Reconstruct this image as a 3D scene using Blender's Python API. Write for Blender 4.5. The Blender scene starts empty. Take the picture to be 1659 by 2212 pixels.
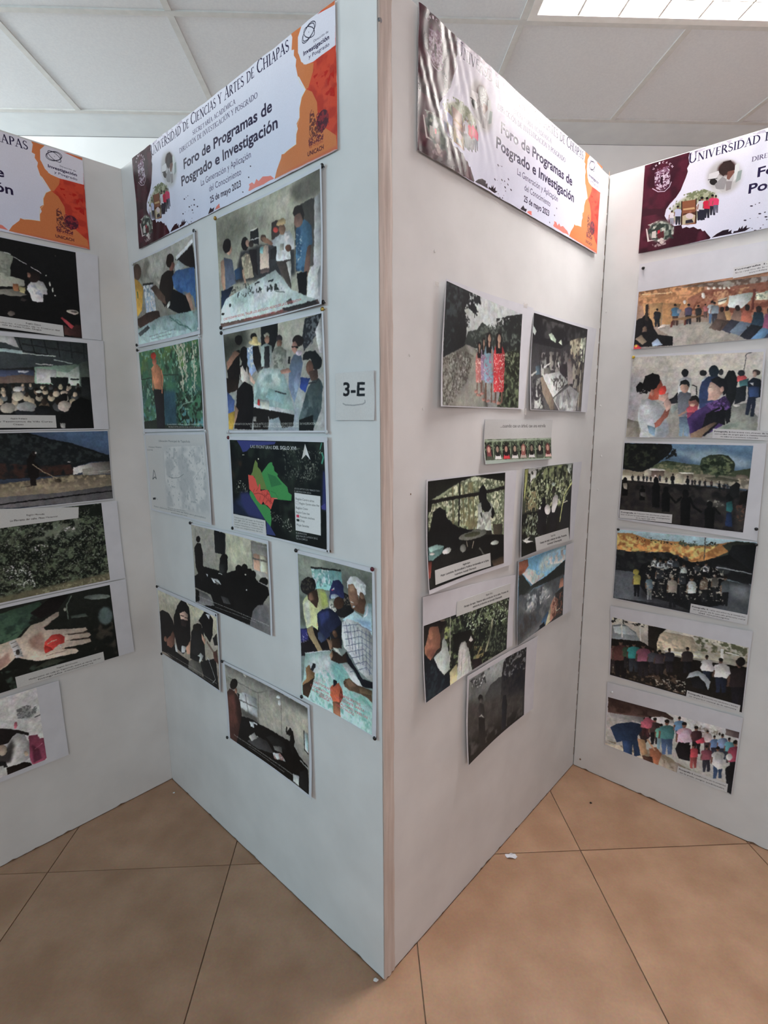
import bpy, bmesh, math, random
import numpy as np
from mathutils import Vector, Matrix

# ---------------------------------------------------------------- camera
SC = bpy.context.scene
COL = SC.collection
cam_data = bpy.data.cameras.new('camera')
cam = bpy.data.objects.new('camera', cam_data)
COL.objects.link(cam)
cam_data.sensor_fit = 'HORIZONTAL'
cam_data.sensor_width = 36.0
cam_data.lens = 36.0 * 1147.0364 / 1659.0
cam_data.clip_start = 0.02
cam.location = (-0.04302, -1.17812, 1.47907)
cam.matrix_world = Matrix([[0.999025, 0.013561, -0.042016, -0.043024], [-0.043735, 0.173625, -0.98384, -1.178118], [-0.006047, 0.984719, 0.174049, 1.479074], [0, 0, 0, 1.0]])
SC.camera = cam

# ---------------------------------------------------------------- world, light, exposure
SC.view_settings.view_transform = 'Standard'
SC.view_settings.look = 'None'
SC.view_settings.gamma = 1.0
SC.view_settings.use_curve_mapping = False
SC.view_settings.exposure = 0.16
world = bpy.data.worlds.new('world')
SC.world = world
world.use_nodes = True
wb = world.node_tree.nodes['Background']
wb.inputs[0].default_value = (0.86, 0.93, 1.0, 1)
wb.inputs[1].default_value = 0.09


def area_light(name, loc, target, sx, sy, power, colour):
    d = bpy.data.lights.new(name, 'AREA')
    d.shape = 'RECTANGLE'
    d.size, d.size_y = sx, sy
    d.energy = power
    d.color = colour
    o = bpy.data.objects.new(name, d)
    COL.objects.link(o)
    o.location = loc
    o.rotation_euler = (Vector(target) - Vector(loc)).to_track_quat('-Z', 'Y').to_euler()
    return o


area_light('window_daylight', (-3.7, -1.5, 2.1), (0, 0.2, 2.1), 2.4, 1.1, 45.0, (.48, .82, .98))
area_light('front_fill', (0.2, -3.4, 2.1), (0.0, 0.5, 2.6), 3.0, 1.1, 39.0, (1.0, .97, .95))  # added fill from behind the camera, lifts all four panels
area_light('right_warm_fill', (3.7, -0.6, 2.1), (0.6, 0.5, 2.0), 1.6, 1.1, 11.0, (1.0, .42, .30))  # added warm fill, no real source, tints the panel right of the corner
area_light('aisle_fill', (-3.4, 0.9, 2.55), (-0.9, 1.88, 2.15), 0.7, 0.5, 46.0, (1.0, 1.0, .98))  # added unseen light, aimed to brighten the left of the back wall

# ---------------------------------------------------------------- helpers
S2 = math.sqrt(0.5)


def lin(h):
    c = [int(h[i:i + 2], 16) / 255 for i in (0, 2, 4)]
    return [(v / 12.92 if v <= .04045 else ((v + .055) / 1.055) ** 2.4) for v in c]


def new_mat(name, rough=0.6, spec=0.4):
    m = bpy.data.materials.new(name)
    m.use_nodes = True
    nt = m.node_tree
    b = nt.nodes['Principled BSDF']
    b.inputs['Roughness'].default_value = rough
    b.inputs['Specular IOR Level'].default_value = spec
    return m, nt, b


def mat(name, c1, c2=None, scale=20, rough=0.6, spec=0.4, stretch=(1, 1, 1), bump=0.0, detail=4, lo=.35, hi=.65, metal=0.0):
    """procedural two-tone noise material in object coordinates"""
    m, nt, b = new_mat(name, rough, spec)
    b.inputs['Metallic'].default_value = metal
    tc = nt.nodes.new('ShaderNodeTexCoord')
    mp = nt.nodes.new('ShaderNodeMapping')
    mp.inputs['Scale'].default_value = stretch
    nz = nt.nodes.new('ShaderNodeTexNoise')
    nz.inputs['Scale'].default_value = scale
    nz.inputs['Detail'].default_value = detail
    cr = nt.nodes.new('ShaderNodeValToRGB')
    cr.color_ramp.elements[0].position = lo
    cr.color_ramp.elements[1].position = hi
    cr.color_ramp.elements[0].color = (*lin(c1), 1)
    cr.color_ramp.elements[1].color = (*lin(c2 or c1), 1)
    nt.links.new(tc.outputs['Object'], mp.inputs[0])
    nt.links.new(mp.outputs[0], nz.inputs['Vector'])
    nt.links.new(nz.outputs['Fac'], cr.inputs[0])
    nt.links.new(cr.outputs[0], b.inputs['Base Color'])
    if bump:
        bp = nt.nodes.new('ShaderNodeBump')
        bp.inputs['Strength'].default_value = bump
        bp.inputs['Distance'].default_value = 0.002
        nt.links.new(nz.outputs['Fac'], bp.inputs['Height'])
        nt.links.new(bp.outputs[0], b.inputs['Normal'])
    return m


def emit_mat(name, colour, strength):
    m = bpy.data.materials.new(name)
    m.use_nodes = True
    nt = m.node_tree
    nt.nodes.remove(nt.nodes['Principled BSDF'])
    e = nt.nodes.new('ShaderNodeEmission')
    e.inputs[0].default_value = (*colour, 1)
    e.inputs[1].default_value = strength
    nt.links.new(e.outputs[0], nt.nodes['Material Output'].inputs[0])
    return m


def link(name, me, m=None, parent=None):
    o = bpy.data.objects.new(name, me)
    COL.objects.link(o)
    if m is not None:
        me.materials.clear()
        me.materials.append(m)
    if parent is not None:
        o.parent = parent
    return o


def tag(o, label=None, cat=None, group=None, kind=None):
    if label: o['label'] = label
    if cat: o['category'] = cat
    if group: o['group'] = group
    if kind: o['kind'] = kind
    return o


def bm_box(bm, x0, x1, y0, y1, z0, z1):
    v = [bm.verts.new((x, y, z)) for x in (x0, x1) for y in (y0, y1) for z in (z0, z1)]
    for f in ((0, 1, 3, 2), (4, 6, 7, 5), (0, 4, 5, 1), (2, 3, 7, 6), (0, 2, 6, 4), (1, 5, 7, 3)):
        bm.faces.new([v[i] for i in f])


def box_mesh(name, x0, x1, y0, y1, z0, z1, bevel=0.0):
    bm = bmesh.new()
    bm_box(bm, x0, x1, y0, y1, z0, z1)
    if bevel:
        bmesh.ops.bevel(bm, geom=bm.edges[:], offset=bevel, segments=2, affect='EDGES', profile=.5)
    bmesh.ops.recalc_face_normals(bm, faces=bm.faces[:])
    me = bpy.data.meshes.new(name)
    bm.to_mesh(me)
    bm.free()
    return me


def pydata(name, verts, faces, smooth=False, uvs=None):
    me = bpy.data.meshes.new(name)
    me.from_pydata(verts, [], faces)
    if uvs is not None:
        uv = me.uv_layers.new(name='uv')
        li = np.zeros(len(me.loops), dtype=np.int32)
        me.loops.foreach_get('vertex_index', li)
        uv.data.foreach_set('uv', np.asarray(uvs, dtype=np.float32)[li].ravel())
    if smooth:
        me.polygons.foreach_set('use_smooth', [True] * len(me.polygons))
    me.update()
    return me


# ---------------------------------------------------------------- print raster (flat print on paper)
def parity(segs, W, H):
    """even-odd fill of a set of closed outlines given as (n,4) segments in pixels"""
    x0 = max(0, int(math.floor(segs[:, [0, 2]].min())))
    x1 = min(W, int(math.ceil(segs[:, [0, 2]].max())) + 1)
    y0 = max(0, int(math.floor(segs[:, [1, 3]].min())))
    y1 = min(H, int(math.ceil(segs[:, [1, 3]].max())) + 1)
    if x1 <= x0 or y1 <= y0:
        return None
    cnt = np.zeros((y1 - y0, x1 - x0 + 1), dtype=np.int16)
    for ax, ay, bx, by in segs:
        if ay == by:
            continue
        if ay > by:
            ax, ay, bx, by = bx, by, ax, ay
        r0 = max(y0, int(math.ceil(ay - .5)))
        r1 = min(y1, int(math.ceil(by - .5)))
        if r1 <= r0:
            continue
        rows = np.arange(r0, r1)
        xs = ax + (rows + .5 - ay) * (bx - ax) / (by - ay)
        ci = np.clip(np.ceil(xs - .5).astype(int) - x0, 0, x1 - x0)
        np.add.at(cnt, (rows - y0, ci), 1)
    m = (np.cumsum(cnt, axis=1)[:, :-1] & 1).astype(np.float32)
    return x0, y0, m


def blur(a, r):
    r = int(r)
    if r < 1:
        return a
    for ax in (0, 1):
        for _ in (0, 1):
            p = [(0, 0)] * a.ndim
            p[ax] = (r + 1, r)
            c = np.cumsum(np.pad(a, p, mode='edge'), axis=ax, dtype=np.float64)
            n = a.shape[ax]
            hi = np.take(c, np.arange(2 * r + 1, 2 * r + 1 + n), axis=ax)
            lo = np.take(c, np.arange(0, n), axis=ax)
            a = ((hi - lo) / (2 * r + 1)).astype(np.float32)
    return a


def vnoise(h, w, cell, rng):
    """smooth value noise, two octaves"""
    out = np.zeros((h, w), np.float32)
    for k, amp in ((1, .62), (.45, .38)):
        c = max(1.2, cell * k)
        gh, gw = int(h / c) + 3, int(w / c) + 3
        g = rng.random((gh, gw)).astype(np.float32)
        yy, xx = np.arange(h) / c, np.arange(w) / c
        yi, xi = yy.astype(int), xx.astype(int)
        fy, fx = yy - yi, xx - xi
        fy, fx = (fy * fy * (3 - 2 * fy))[:, None], (fx * fx * (3 - 2 * fx))[None, :]
        a = g[yi][:, xi] * (1 - fx) + g[yi][:, xi + 1] * fx
        b = g[yi + 1][:, xi] * (1 - fx) + g[yi + 1][:, xi + 1] * fx
        out += amp * (a * (1 - fy) + b * fy)
    return out


_txt = {}


def text_edges(s, bold):
    """outline of a line of text as segments, unit = cap height, plus advance width"""
    if (s, bold) in _txt:
        return _txt[(s, bold)]
    cu = bpy.data.curves.new('t', 'FONT')
    cu.body = s
    cu.size = 1.0
    cu.resolution_u = 3
    cu.offset = 0.022 if bold else 0.0
    o = bpy.data.objects.new('t', cu)
    COL.objects.link(o)
    dg = bpy.context.evaluated_depsgraph_get()
    me = o.evaluated_get(dg).to_mesh()
    V = np.array([v.co[:2] for v in me.vertices], dtype=np.float64).reshape(-1, 2)
    cnt = {}
    for p in me.polygons:
        vs = list(p.vertices)
        for a, b in zip(vs, vs[1:] + vs[:1]):
            k = (min(a, b), max(a, b))
            cnt[k] = cnt.get(k, 0) + 1
    E = np.array([[*V[a], *V[b]] for (a, b), n in cnt.items() if n == 1]).reshape(-1, 4)
    o.evaluated_get(dg).to_mesh_clear()
    bpy.data.objects.remove(o)
    bpy.data.curves.remove(cu)
    E = E / 0.73
    x0, x1 = E[:, [0, 2]].min(), E[:, [0, 2]].max()
    E[:, [0, 2]] -= x0
    _txt[(s, bold)] = (E, x1 - x0)
    return _txt[(s, bold)]


# roman inscription capitals: thick and thin strokes with serifs (x0,y0,x1,y1,width)
K, N = .15, .06
def _sf(x, y, w=.26): return (x - w / 2, y, x + w / 2, y, .05)
def _arc(cx, cy, rx, ry, a0, a1, k=K, n=N, st=9):
    o = []
    for i in range(st):
        t0, t1 = [math.radians(a0 + (a1 - a0) * j / st) for j in (i, i + 1)]
        w = n + (k - n) * abs(math.cos((t0 + t1) / 2))
        o.append((cx + rx * math.cos(t0), cy + ry * math.sin(t0), cx + rx * math.cos(t1), cy + ry * math.sin(t1), w))
    return o
ROM = {
    'A': (.80, [(.10, 0, .40, 1, N), (.40, 1, .70, 0, K), (.22, .36, .58, .36, N), _sf(.1, 0), _sf(.7, 0)]),
    'C': (.80, _arc(.45, .5, .38, .48, 45, 315)),
    'D': (.84, [(.16, 0, .16, 1, K), _sf(.14, 0), _sf(.14, 1)] + _arc(.30, .5, .46, .48, -90, 90) + [(.16, .98, .32, .98, N), (.16, .02, .32, .02, N)]),
    'E': (.62, [(.16, 0, .16, 1, K), (.16, .98, .54, .98, N), (.16, .5, .46, .5, N), (.16, .02, .56, .02, N), (.54, .98, .54, .84, .05), (.56, .02, .56, .18, .05)]),
    'G': (.84, _arc(.45, .5, .38, .48, 45, 315) + [(.74, .08, .74, .42, K)]),
    'H': (.88, [(.16, 0, .16, 1, K), (.72, 0, .72, 1, K), (.16, .5, .72, .5, N), _sf(.16, 0), _sf(.16, 1), _sf(.72, 0), _sf(.72, 1)]),
    'I': (.34, [(.17, 0, .17, 1, K), _sf(.17, 0), _sf(.17, 1)]),
    'M': (1.0, [(.14, 0, .2, 1, N), (.2, 1, .5, .05, K), (.5, .05, .8, 1, N), (.8, 1, .86, 0, K), _sf(.14, 0), _sf(.86, 0)]),
    'N': (.88, [(.16, 0, .16, 1, N), (.16, 1, .72, 0, K), (.72, 0, .72, 1, N), _sf(.16, 0), _sf(.12, 1, .2), _sf(.72, 1)]),
    'O': (.92, _arc(.46, .5, .39, .48, 0, 360, st=16)),
    'P': (.64, [(.16, 0, .16, 1, K), _sf(.16, 0)] + _arc(.28, .73, .28, .25, -90, 90) + [(.16, .98, .3, .98, N), (.16, .48, .3, .48, N)]),
    'R': (.74, [(.16, 0, .16, 1, K), _sf(.16, 0)] + _arc(.28, .75, .26, .23, -90, 90) + [(.16, .98, .3, .98, N), (.16, .52, .3, .52, N), (.34, .52, .70, 0, K)]),
    'S': (.58, _arc(.29, .74, .2, .24, 30, 235, .1, N) + _arc(.29, .26, .22, .25, 55, -150, .12, N) + [(.2, .58, .4, .42, .14)]),
    'T': (.74, [(.37, 0, .37, 1, K), (.04, .97, .70, .97, N), (.05, .97, .04, .84, .05), (.69, .97, .70, .84, .05), _sf(.37, 0)]),
    'U': (.86, [(.16, 1, .16, .35, K), (.70, 1, .70, .3, N), _sf(.16, 1), _sf(.70, 1)] + _arc(.43, .33, .27, .32, 180, 360, .13, .07)),
    'V': (.80, [(.10, 1, .40, 0, K), (.40, 0, .70, 1, N), _sf(.1, 1), _sf(.7, 1)]),
    'Y': (.74, [(.08, 1, .37, .48, K), (.37, .48, .66, 1, N), (.37, 0, .37, .48, K), _sf(.08, 1), _sf(.66, 1), _sf(.37, 0)]),
}


def roman_segs(s, small):
    """list of stroke quads for an inscription line; first letters of long words taller"""
    x, out = 0.0, []
    for wi, word in enumerate(s.split(' ')):
        for i, ch in enumerate(word):
            big = 1.0 if (i == 0 and len(word) > 2 and small < 1) else small
            base = {'Í': 'I', 'É': 'E', 'Ó': 'O'}.get(ch, ch)
            adv, st = ROM[base]
            st = list(st)
            if base != ch:
                st.append((adv / 2 - .05, 1.1, adv / 2 + .1, 1.25, .08))
            for (ax, ay, bx, by, w) in st:
                d = math.hypot(bx - ax, by - ay) or 1
                px, py = -(by - ay) / d * w / 2, (bx - ax) / d * w / 2
                ex, ey = (bx - ax) / d * .02, (by - ay) / d * .02
                q = [(ax - ex + px, ay - ey + py), (bx + ex + px, by + ey + py), (bx + ex - px, by + ey - py), (ax - ex - px, ay - ey - py)]
                out.append([(x + u * big * .92, v * big) for u, v in q])
            x += adv * big * .92 + .03
        x += .34
    return out, x - .34


def shade(img, m, col, alpha=1.0):
    if m is None:
        return
    x0, y0, a = m
    h, w = a.shape
    r = img[y0:y0 + h, x0:x0 + w]
    a = (a * alpha)[..., None]
    r[:] = r * (1 - a) + np.asarray(col, np.float32) * a


def poly_segs(pts):
    P = np.asarray(pts, dtype=np.float64)
    return np.concatenate([P, np.roll(P, -1, axis=0)], axis=1)


def draw_print(w, h, ops, seed=1, photo=False):
    """rasterise the ops of one print; coordinates run 0..999 over the sheet"""
    SS = 2
    W, H = w * SS, h * SS
    img = np.zeros((H, W, 3), np.float32)
    rng = np.random.default_rng(seed)
    sx, sy = W / 999.0, H / 999.0

    def P(tok):
        return [(float(a) * sx, float(b) * sy) for a, b in (t.split(',') for t in tok)]

    def C(t):
        return np.array([int(v) / 255 for v in t.split(',')], np.float32)

    def model(m):
        """rounded tone inside one printed shape, as a photograph of a solid thing has"""
        if not photo or m is None:
            return 1.0
        hh, ww = m[2].shape
        gx = np.linspace(-1, 1, ww, dtype=np.float32)[None, :]
        gy = np.linspace(-1, 1, hh, dtype=np.float32)[:, None]
        a = rng.uniform(-.6, .6) - .9
        return np.clip(1 + .24 * (gx * math.cos(a) + gy * math.sin(a)) * -1 - .08 * (gx * gx + gy * gy), .55, 1.35)[..., None]

    def finish(img):
        """grain, softness and uneven outlines of a cheap photo print"""
        d1 = [(vnoise(H, W, 20, rng) - .5) * 7 + (vnoise(H, W, 7, rng) - .5) * 3.5 for _ in (0, 1)]
        yy = np.clip(np.arange(H)[:, None] + d1[0], 0, H - 1).astype(int)
        xx = np.clip(np.arange(W)[None, :] + d1[1], 0, W - 1).astype(int)
        img = img[yy, xx]
        tone = (vnoise(H, W, 52, rng) - .5) * .22 + (vnoise(H, W, 18, rng) - .5) * .16 + (vnoise(H, W, 7, rng) - .5) * .16
        hue = np.stack([vnoise(H, W, 32, rng) for _ in range(3)], axis=2) - .5
        img = img * (1 + tone[..., None] + hue * .06) + (tone[..., None] + .06) * .03
        return img * .35 + blur(img, 2) * .65

    rows = [r for r in ops.split('\n') if r.strip()]
    if photo:
        rows = [r for r in rows if r[0] not in 'tTR'] + ['finish'] + [r for r in rows if r[0] in 'tTR']
    for line in rows:
        k = line.split(' ')
        op = k[0]
        if op == 'finish':
            img = finish(img)
        elif op == 'g':
            t = np.linspace(0, 1, H, dtype=np.float32)[:, None, None]
            img[:] = np.asarray(C(k[1]), np.float32) * (1 - t) + np.asarray(C(k[2]), np.float32) * t
        elif op == 'p':
            m = parity(poly_segs(P(k[2:])), W, H)
            shade(img, m, C(k[1]) * model(m))
        elif op == 'P':                              # soft-edged area
            m = parity(poly_segs(P(k[3:])), W, H)
            if m is None: continue
            f = int(float(k[2]) * sx)
            full = np.zeros((H, W), np.float32)
            full[m[1]:m[1] + m[2].shape[0], m[0]:m[0] + m[2].shape[1]] = m[2]
            shade(img, (0, 0, blur(full, f)), C(k[1]))
        elif op in 'eE':
            cx, cy, ax, ay, bx, by = [float(v) for v in k[2:8]]
            t = np.linspace(0, 2 * math.pi, 21)[:-1]
            pts = [((cx + ax * math.cos(a) + bx * math.sin(a)) * sx, (cy + ay * math.cos(a) + by * math.sin(a)) * sy) for a in t]
            m = parity(poly_segs(pts), W, H)
            if op == 'E' and m is not None:
                f = int(float(k[8]) * sx)
                full = np.zeros((H, W), np.float32)
                full[m[1]:m[1] + m[2].shape[0], m[0]:m[0] + m[2].shape[1]] = m[2]
                m = (0, 0, blur(full, f))
            shade(img, m, C(k[1]) * (model(m) if op == 'e' else 1.0))
        elif op == 'l':
            pts = P(k[3:])
            wd = float(k[2]) * sx / 2
            for (ax, ay), (bx, by) in zip(pts, pts[1:]):
                d = math.hypot(bx - ax, by - ay) or 1
                ux, uy = (bx - ax) / d * wd, (by - ay) / d * wd
                q = [(ax - uy - ux * .5, ay + ux - uy * .5), (bx - uy + ux * .5, by + ux + uy * .5), (bx + uy + ux * .5, by - ux + uy * .5), (ax + uy - ux * .5, ay - ux - uy * .5)]
                shade(img, parity(poly_segs(q), W, H), C(k[1]))
        elif op == 'n':                              # mottled area: colour cell threshold sharpness pts
            m = parity(poly_segs(P(k[5:])), W, H)
            if m is None: continue
            hh, ww = m[2].shape
            nz = vnoise(hh, ww, float(k[2]) * sx, rng)
            nz = (nz - nz.mean()) / (nz.std() + 1e-6) * .18 + .5
            a = np.clip((nz - float(k[3])) * float(k[4]) + .5, 0, 1)
            shade(img, (m[0], m[1], m[2] * a), C(k[1]))
        elif op in 'tTR':                            # t colour capheight x0,y0 x1,y1 text ; T bold ; R roman capitals
            (ax, ay), (bx, by) = P(k[3:5])
            hpx = float(k[2]) * sy
            s = ' '.join(k[5:])
            d = math.hypot(bx - ax, by - ay)
            ux, uy = (bx - ax) / d, (by - ay) / d
            if op == 'R':
                small = .78 if s.startswith('UNIV') else 1.0
                quads, wd = roman_segs(s, small)
                f = d / wd
                for q in quads:
                    pts = [(ax + ux * u * f + uy * v * hpx, ay + uy * u * f - ux * v * hpx) for u, v in q]
                    shade(img, parity(poly_segs(pts), W, H), C(k[1]))
            else:
                E, wd = text_edges(s, op == 'T')
                f = d / wd
                seg = np.empty_like(E)
                for j in (0, 2):
                    seg[:, j] = ax + ux * E[:, j] * f + uy * E[:, j + 1] * hpx
                    seg[:, j + 1] = ay + uy * E[:, j] * f - ux * E[:, j + 1] * hpx
                shade(img, parity(seg, W, H), C(k[1]))
    img = img.reshape(h, SS, w, SS, 3).mean(axis=(1, 3))
    img += (vnoise(h, w, 2.2, rng)[..., None] - .5) * .035
    return np.clip(img, 0, 1)


def print_mat(name, w, h, ops, rough, seed=1, photo=False, spec=.18):
    """sheet material whose colour is the print drawn above"""
    px = draw_print(w, h, ops, seed, photo)
    im = bpy.data.images.new(name, w, h, alpha=False)
    buf = np.ones((h, w, 4), np.float32)
    buf[..., :3] = px[::-1]
    im.pixels.foreach_set(buf.ravel())
    im.update()
    im.pack()
    m, nt, b = new_mat(name, rough, spec)
    t = nt.nodes.new('ShaderNodeTexImage')
    t.image = im
    t.extension = 'EXTEND'
    nt.links.new(t.outputs[0], b.inputs['Base Color'])
    return m


# ---------------------------------------------------------------- panel frames
WB, WC, HP = 1.2023, 1.2077, 2.3238
APEX = Vector((0, 0, 0))
FOLD_L = Vector((-S2 * WB, S2 * WB, 0))
FOLD_R = Vector((S2 * WC, S2 * WC, 0))
FRAME = {'A': (FOLD_L, 45), 'B': (FOLD_L, -45), 'C': (APEX, 45), 'D': (FOLD_R, -45)}


def on_panel(o, k, s=0.0, z=0.0):
    """object frame on a panel face: local x along the face, local -y out of it, z up"""
    org, a = FRAME[k]
    r = math.radians(a)
    o.location = org + Vector((math.cos(r), math.sin(r), 0)) * s + Vector((0, 0, z))
    o.rotation_euler = (0, 0, r)
    return o


def bil(q, a, b):
    """point of a quad TL,TR,BR,BL at a (right), b (down)"""
    return [(q[0][i] * (1 - a) + q[1][i] * a) * (1 - b) + (q[3][i] * (1 - a) + q[2][i] * a) * b for i in (0, 1)]


def sheet_mesh(name, quad, sub, lift, off, org, nx, nz, thick=0.0):
    """bowed sheet: quad in panel metres, sub = area of the sheet as a quad of (a,b), lift(a,b) = distance off the face"""
    V, U = [], []
    for j in range(nz + 1):
        for i in range(nx + 1):
            a, b = bil(sub, i / nx, j / nz)
            s, z = bil(quad, a, b)
            V.append((s - org[0], -(lift(a, b) + off), z - org[1]))
            U.append((i / nx, 1 - j / nz))
    F = []
    st = nx + 1
    for j in range(nz):
        for i in range(nx):
            F.append((j * st + i, (j + 1) * st + i, (j + 1) * st + i + 1, j * st + i + 1))
    if thick:
        n = len(V)
        V += [(x, y + thick, z) for x, y, z in V]
        U += U
        F += [tuple(n + i for i in reversed(f)) for f in F]
        rim = [i for i in range(nx)] + [nx + j * st for j in range(nz)] + [nz * st + nx - i for i in range(nx)] + [(nz - j) * st for j in range(nz)]
        m = len(V)                                   # the cut edge has corners of its own, so it shades apart from the faces
        for i in rim:
            V += [V[i], V[n + i]]
            U += [U[i], U[i]]
        r = len(rim)
        for i in range(r):
            j = (i + 1) % r
            F.append((m + 2 * i, m + 2 * j, m + 2 * j + 1, m + 2 * i + 1))
    return pydata(name, V, F, True, U)


def curl(spec):
    """spec: string of side letters with millimetres, e.g. 'L14 b5' -> lift function"""
    parts = [(t[0], float(t[1:]) / 1000) for t in spec.split()]
    def f(a, b):
        v = .0012 + .0012 * math.sin(a * 7 + 1) * math.sin(b * 5 + 2) + .0012
        for k, m in parts:
            t = {'L': 1 - a, 'R': a, 'T': 1 - b, 'B': b, 'l': (1 - a) * b, 'r': a * b, 'u': (1 - a) * (1 - b), 'v': a * (1 - b)}[k]
            if k == 'W':
                continue
            v += m * max(0.0, (t - .35) / .65) ** 2
        return v
    return f

# ---------------------------------------------------------------- materials
M_PANEL = mat('painted_board', 'd5d5d5', 'dedede', 6, .6, .2, bump=.05, detail=6)
M_EDGE = mat('putty_edge', 'bfb1a9', 'd2c8c2', 14, .7, .3, stretch=(6, 6, .35), bump=.5, detail=8, lo=.3, hi=.7)
M_WALL = mat('white_wall_paint', 'e4e6e6', 'ebecec', 4, .7, .3)
M_CTILE = mat('ceiling_board', 'd6dade', 'dce0e3', 120, .9, .15, bump=.05, detail=6)
M_RAIL = mat('ceiling_rail', 'c6c8c6', 'cfd0ce', 30, .5, .4)
M_BORDER = mat('ceiling_border', 'd3dade', 'd9e0e3', 10, .8, .2)
M_GROUT = mat('grout', '6e5f52', '83725f', 60, .9, .1)
M_PAPER = mat('white_paper', 'd0d1d8', 'd6d7de', 20, .75, .12)
M_BLACK = mat('black_plastic', '0c0c0e', '141416', 30, .3, .5)
M_MAROON = mat('maroon_plastic', '4a0c1c', '5a1424', 30, .3, .5)
M_GOLD = mat('brass', '9a7a3a', 'b08e48', 40, .3, .5, metal=.8)
M_WHITEPIN = mat('white_plastic', 'b8bcc0', 'c8ccd0', 30, .3, .5)
M_YELLOW = mat('yellow_plastic', 'a88c1c', 'b89c2c', 30, .3, .5)
M_STEEL = mat('steel', '6c6c70', '8c8c90', 40, .3, .5, metal=.9)
M_LAMP = emit_mat('lamp_tube', (1.0, .945, .92), 116.0)
M_LOUVRE = mat('louvre_white', 'e4e4e0', 'ececea', 20, .35, .5)
M_DIRT = mat('scuff_dirt', '6a5040', '8c7866', 80, .9, .1)
M_TAPE, _nt, _b = new_mat('clear_tape', .2, .5)
_b.inputs['Base Color'].default_value = (.85, .83, .8, 1)
_b.inputs['Alpha'].default_value = .35


def floor_mat():
    m, nt, b = new_mat('porcelain_tile', .32, .35)
    L = nt.links.new
    tc = nt.nodes.new('ShaderNodeTexCoord')
    oi = nt.nodes.new('ShaderNodeObjectInfo')
    add = nt.nodes.new('ShaderNodeVectorMath')
    add.operation = 'ADD'
    sc = nt.nodes.new('ShaderNodeVectorMath')
    sc.operation = 'SCALE'
    sc.inputs['Scale'].default_value = 37.0
    cmb = nt.nodes.new('ShaderNodeCombineXYZ')
    for i in range(3):
        L(oi.outputs['Random'], cmb.inputs[i])
    L(cmb.outputs[0], sc.inputs[0])
    L(tc.outputs['Object'], add.inputs[0])
    L(sc.outputs[0], add.inputs[1])
    big = nt.nodes.new('ShaderNodeTexNoise')
    big.inputs['Scale'].default_value = 7
    big.inputs['Detail'].default_value = 5
    fine = nt.nodes.new('ShaderNodeTexNoise')
    fine.inputs['Scale'].default_value = 140
    fine.inputs['Detail'].default_value = 3
    L(add.outputs[0], big.inputs['Vector'])
    L(add.outputs[0], fine.inputs['Vector'])
    r1 = nt.nodes.new('ShaderNodeValToRGB')
    r1.color_ramp.elements[0].position, r1.color_ramp.elements[1].position = .35, .68
    r1.color_ramp.elements[0].color = (*lin('98775f'), 1)
    r1.color_ramp.elements[1].color = (*lin('ac8b72'), 1)
    L(big.outputs['Fac'], r1.inputs[0])
    mx = nt.nodes.new('ShaderNodeMix')
    mx.data_type = 'RGBA'
    mx.blend_type = 'OVERLAY'
    mx.inputs['Factor'].default_value = .18
    L(r1.outputs[0], mx.inputs['A'])
    L(fine.outputs['Color'], mx.inputs['B'])
    hs = nt.nodes.new('ShaderNodeHueSaturation')
    vr = nt.nodes.new('ShaderNodeMapRange')
    vr.inputs['To Min'].default_value, vr.inputs['To Max'].default_value = .96, 1.04
    L(oi.outputs['Random'], vr.inputs['Value'])
    L(vr.outputs[0], hs.inputs['Value'])
    L(mx.outputs['Result'], hs.inputs['Color'])
    L(hs.outputs[0], b.inputs['Base Color'])
    bp = nt.nodes.new('ShaderNodeBump')
    bp.inputs['Strength'].default_value = .08
    bp.inputs['Distance'].default_value = .001
    L(fine.outputs['Fac'], bp.inputs['Height'])
    L(bp.outputs[0], b.inputs['Normal'])
    return m


M_TILE = floor_mat()

# ---------------------------------------------------------------- room shell
X0, X1, Y0, Y1, ZC = -3.9, 3.9, -3.6, 1.887, 2.9019
TS, TX, TY = 0.6, -0.5016, 0.3990
floor = link('floor', box_mesh('floor', X0, X1, Y0, Y1 + .1, -.12, -.004), M_GROUT)
tag(floor, 'beige porcelain tiled floor in front of the display panels', kind='structure')
tile_me = None
for i in range(-6, 9):
    for j in range(-7, 4):
        x0, y0 = TX + i * TS, TY + j * TS
        a0, a1, b0, b1 = max(x0, X0), min(x0 + TS, X1), max(y0, Y0), min(y0 + TS, Y1 + .1)
        if a1 - a0 < .02 or b1 - b0 < .02:
            continue
        whole = (a1 - a0 > TS - 1e-4 and b1 - b0 > TS - 1e-4)
        g = .0016
        if whole:
            if tile_me is None:
                tile_me = box_mesh('tile', g, TS - g, g, TS - g, -.008, 0, .0008)
                tile_me.materials.append(M_TILE)
            me = tile_me
        else:
            me = box_mesh('tile', a0 - x0 + g, a1 - x0 - g, b0 - y0 + g, b1 - y0 - g, -.008, 0)
            me.materials.append(M_TILE)
        o = bpy.data.objects.new('tile', me)
        COL.objects.link(o)
        o.parent = floor
        o.location = (x0, y0, 0)

wall = link('wall_back', box_mesh('wall_back', X0, X1, Y1, Y1 + .1, 0, ZC), M_WALL)
tag(wall, 'plain white wall behind the display panels', kind='structure')

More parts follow.
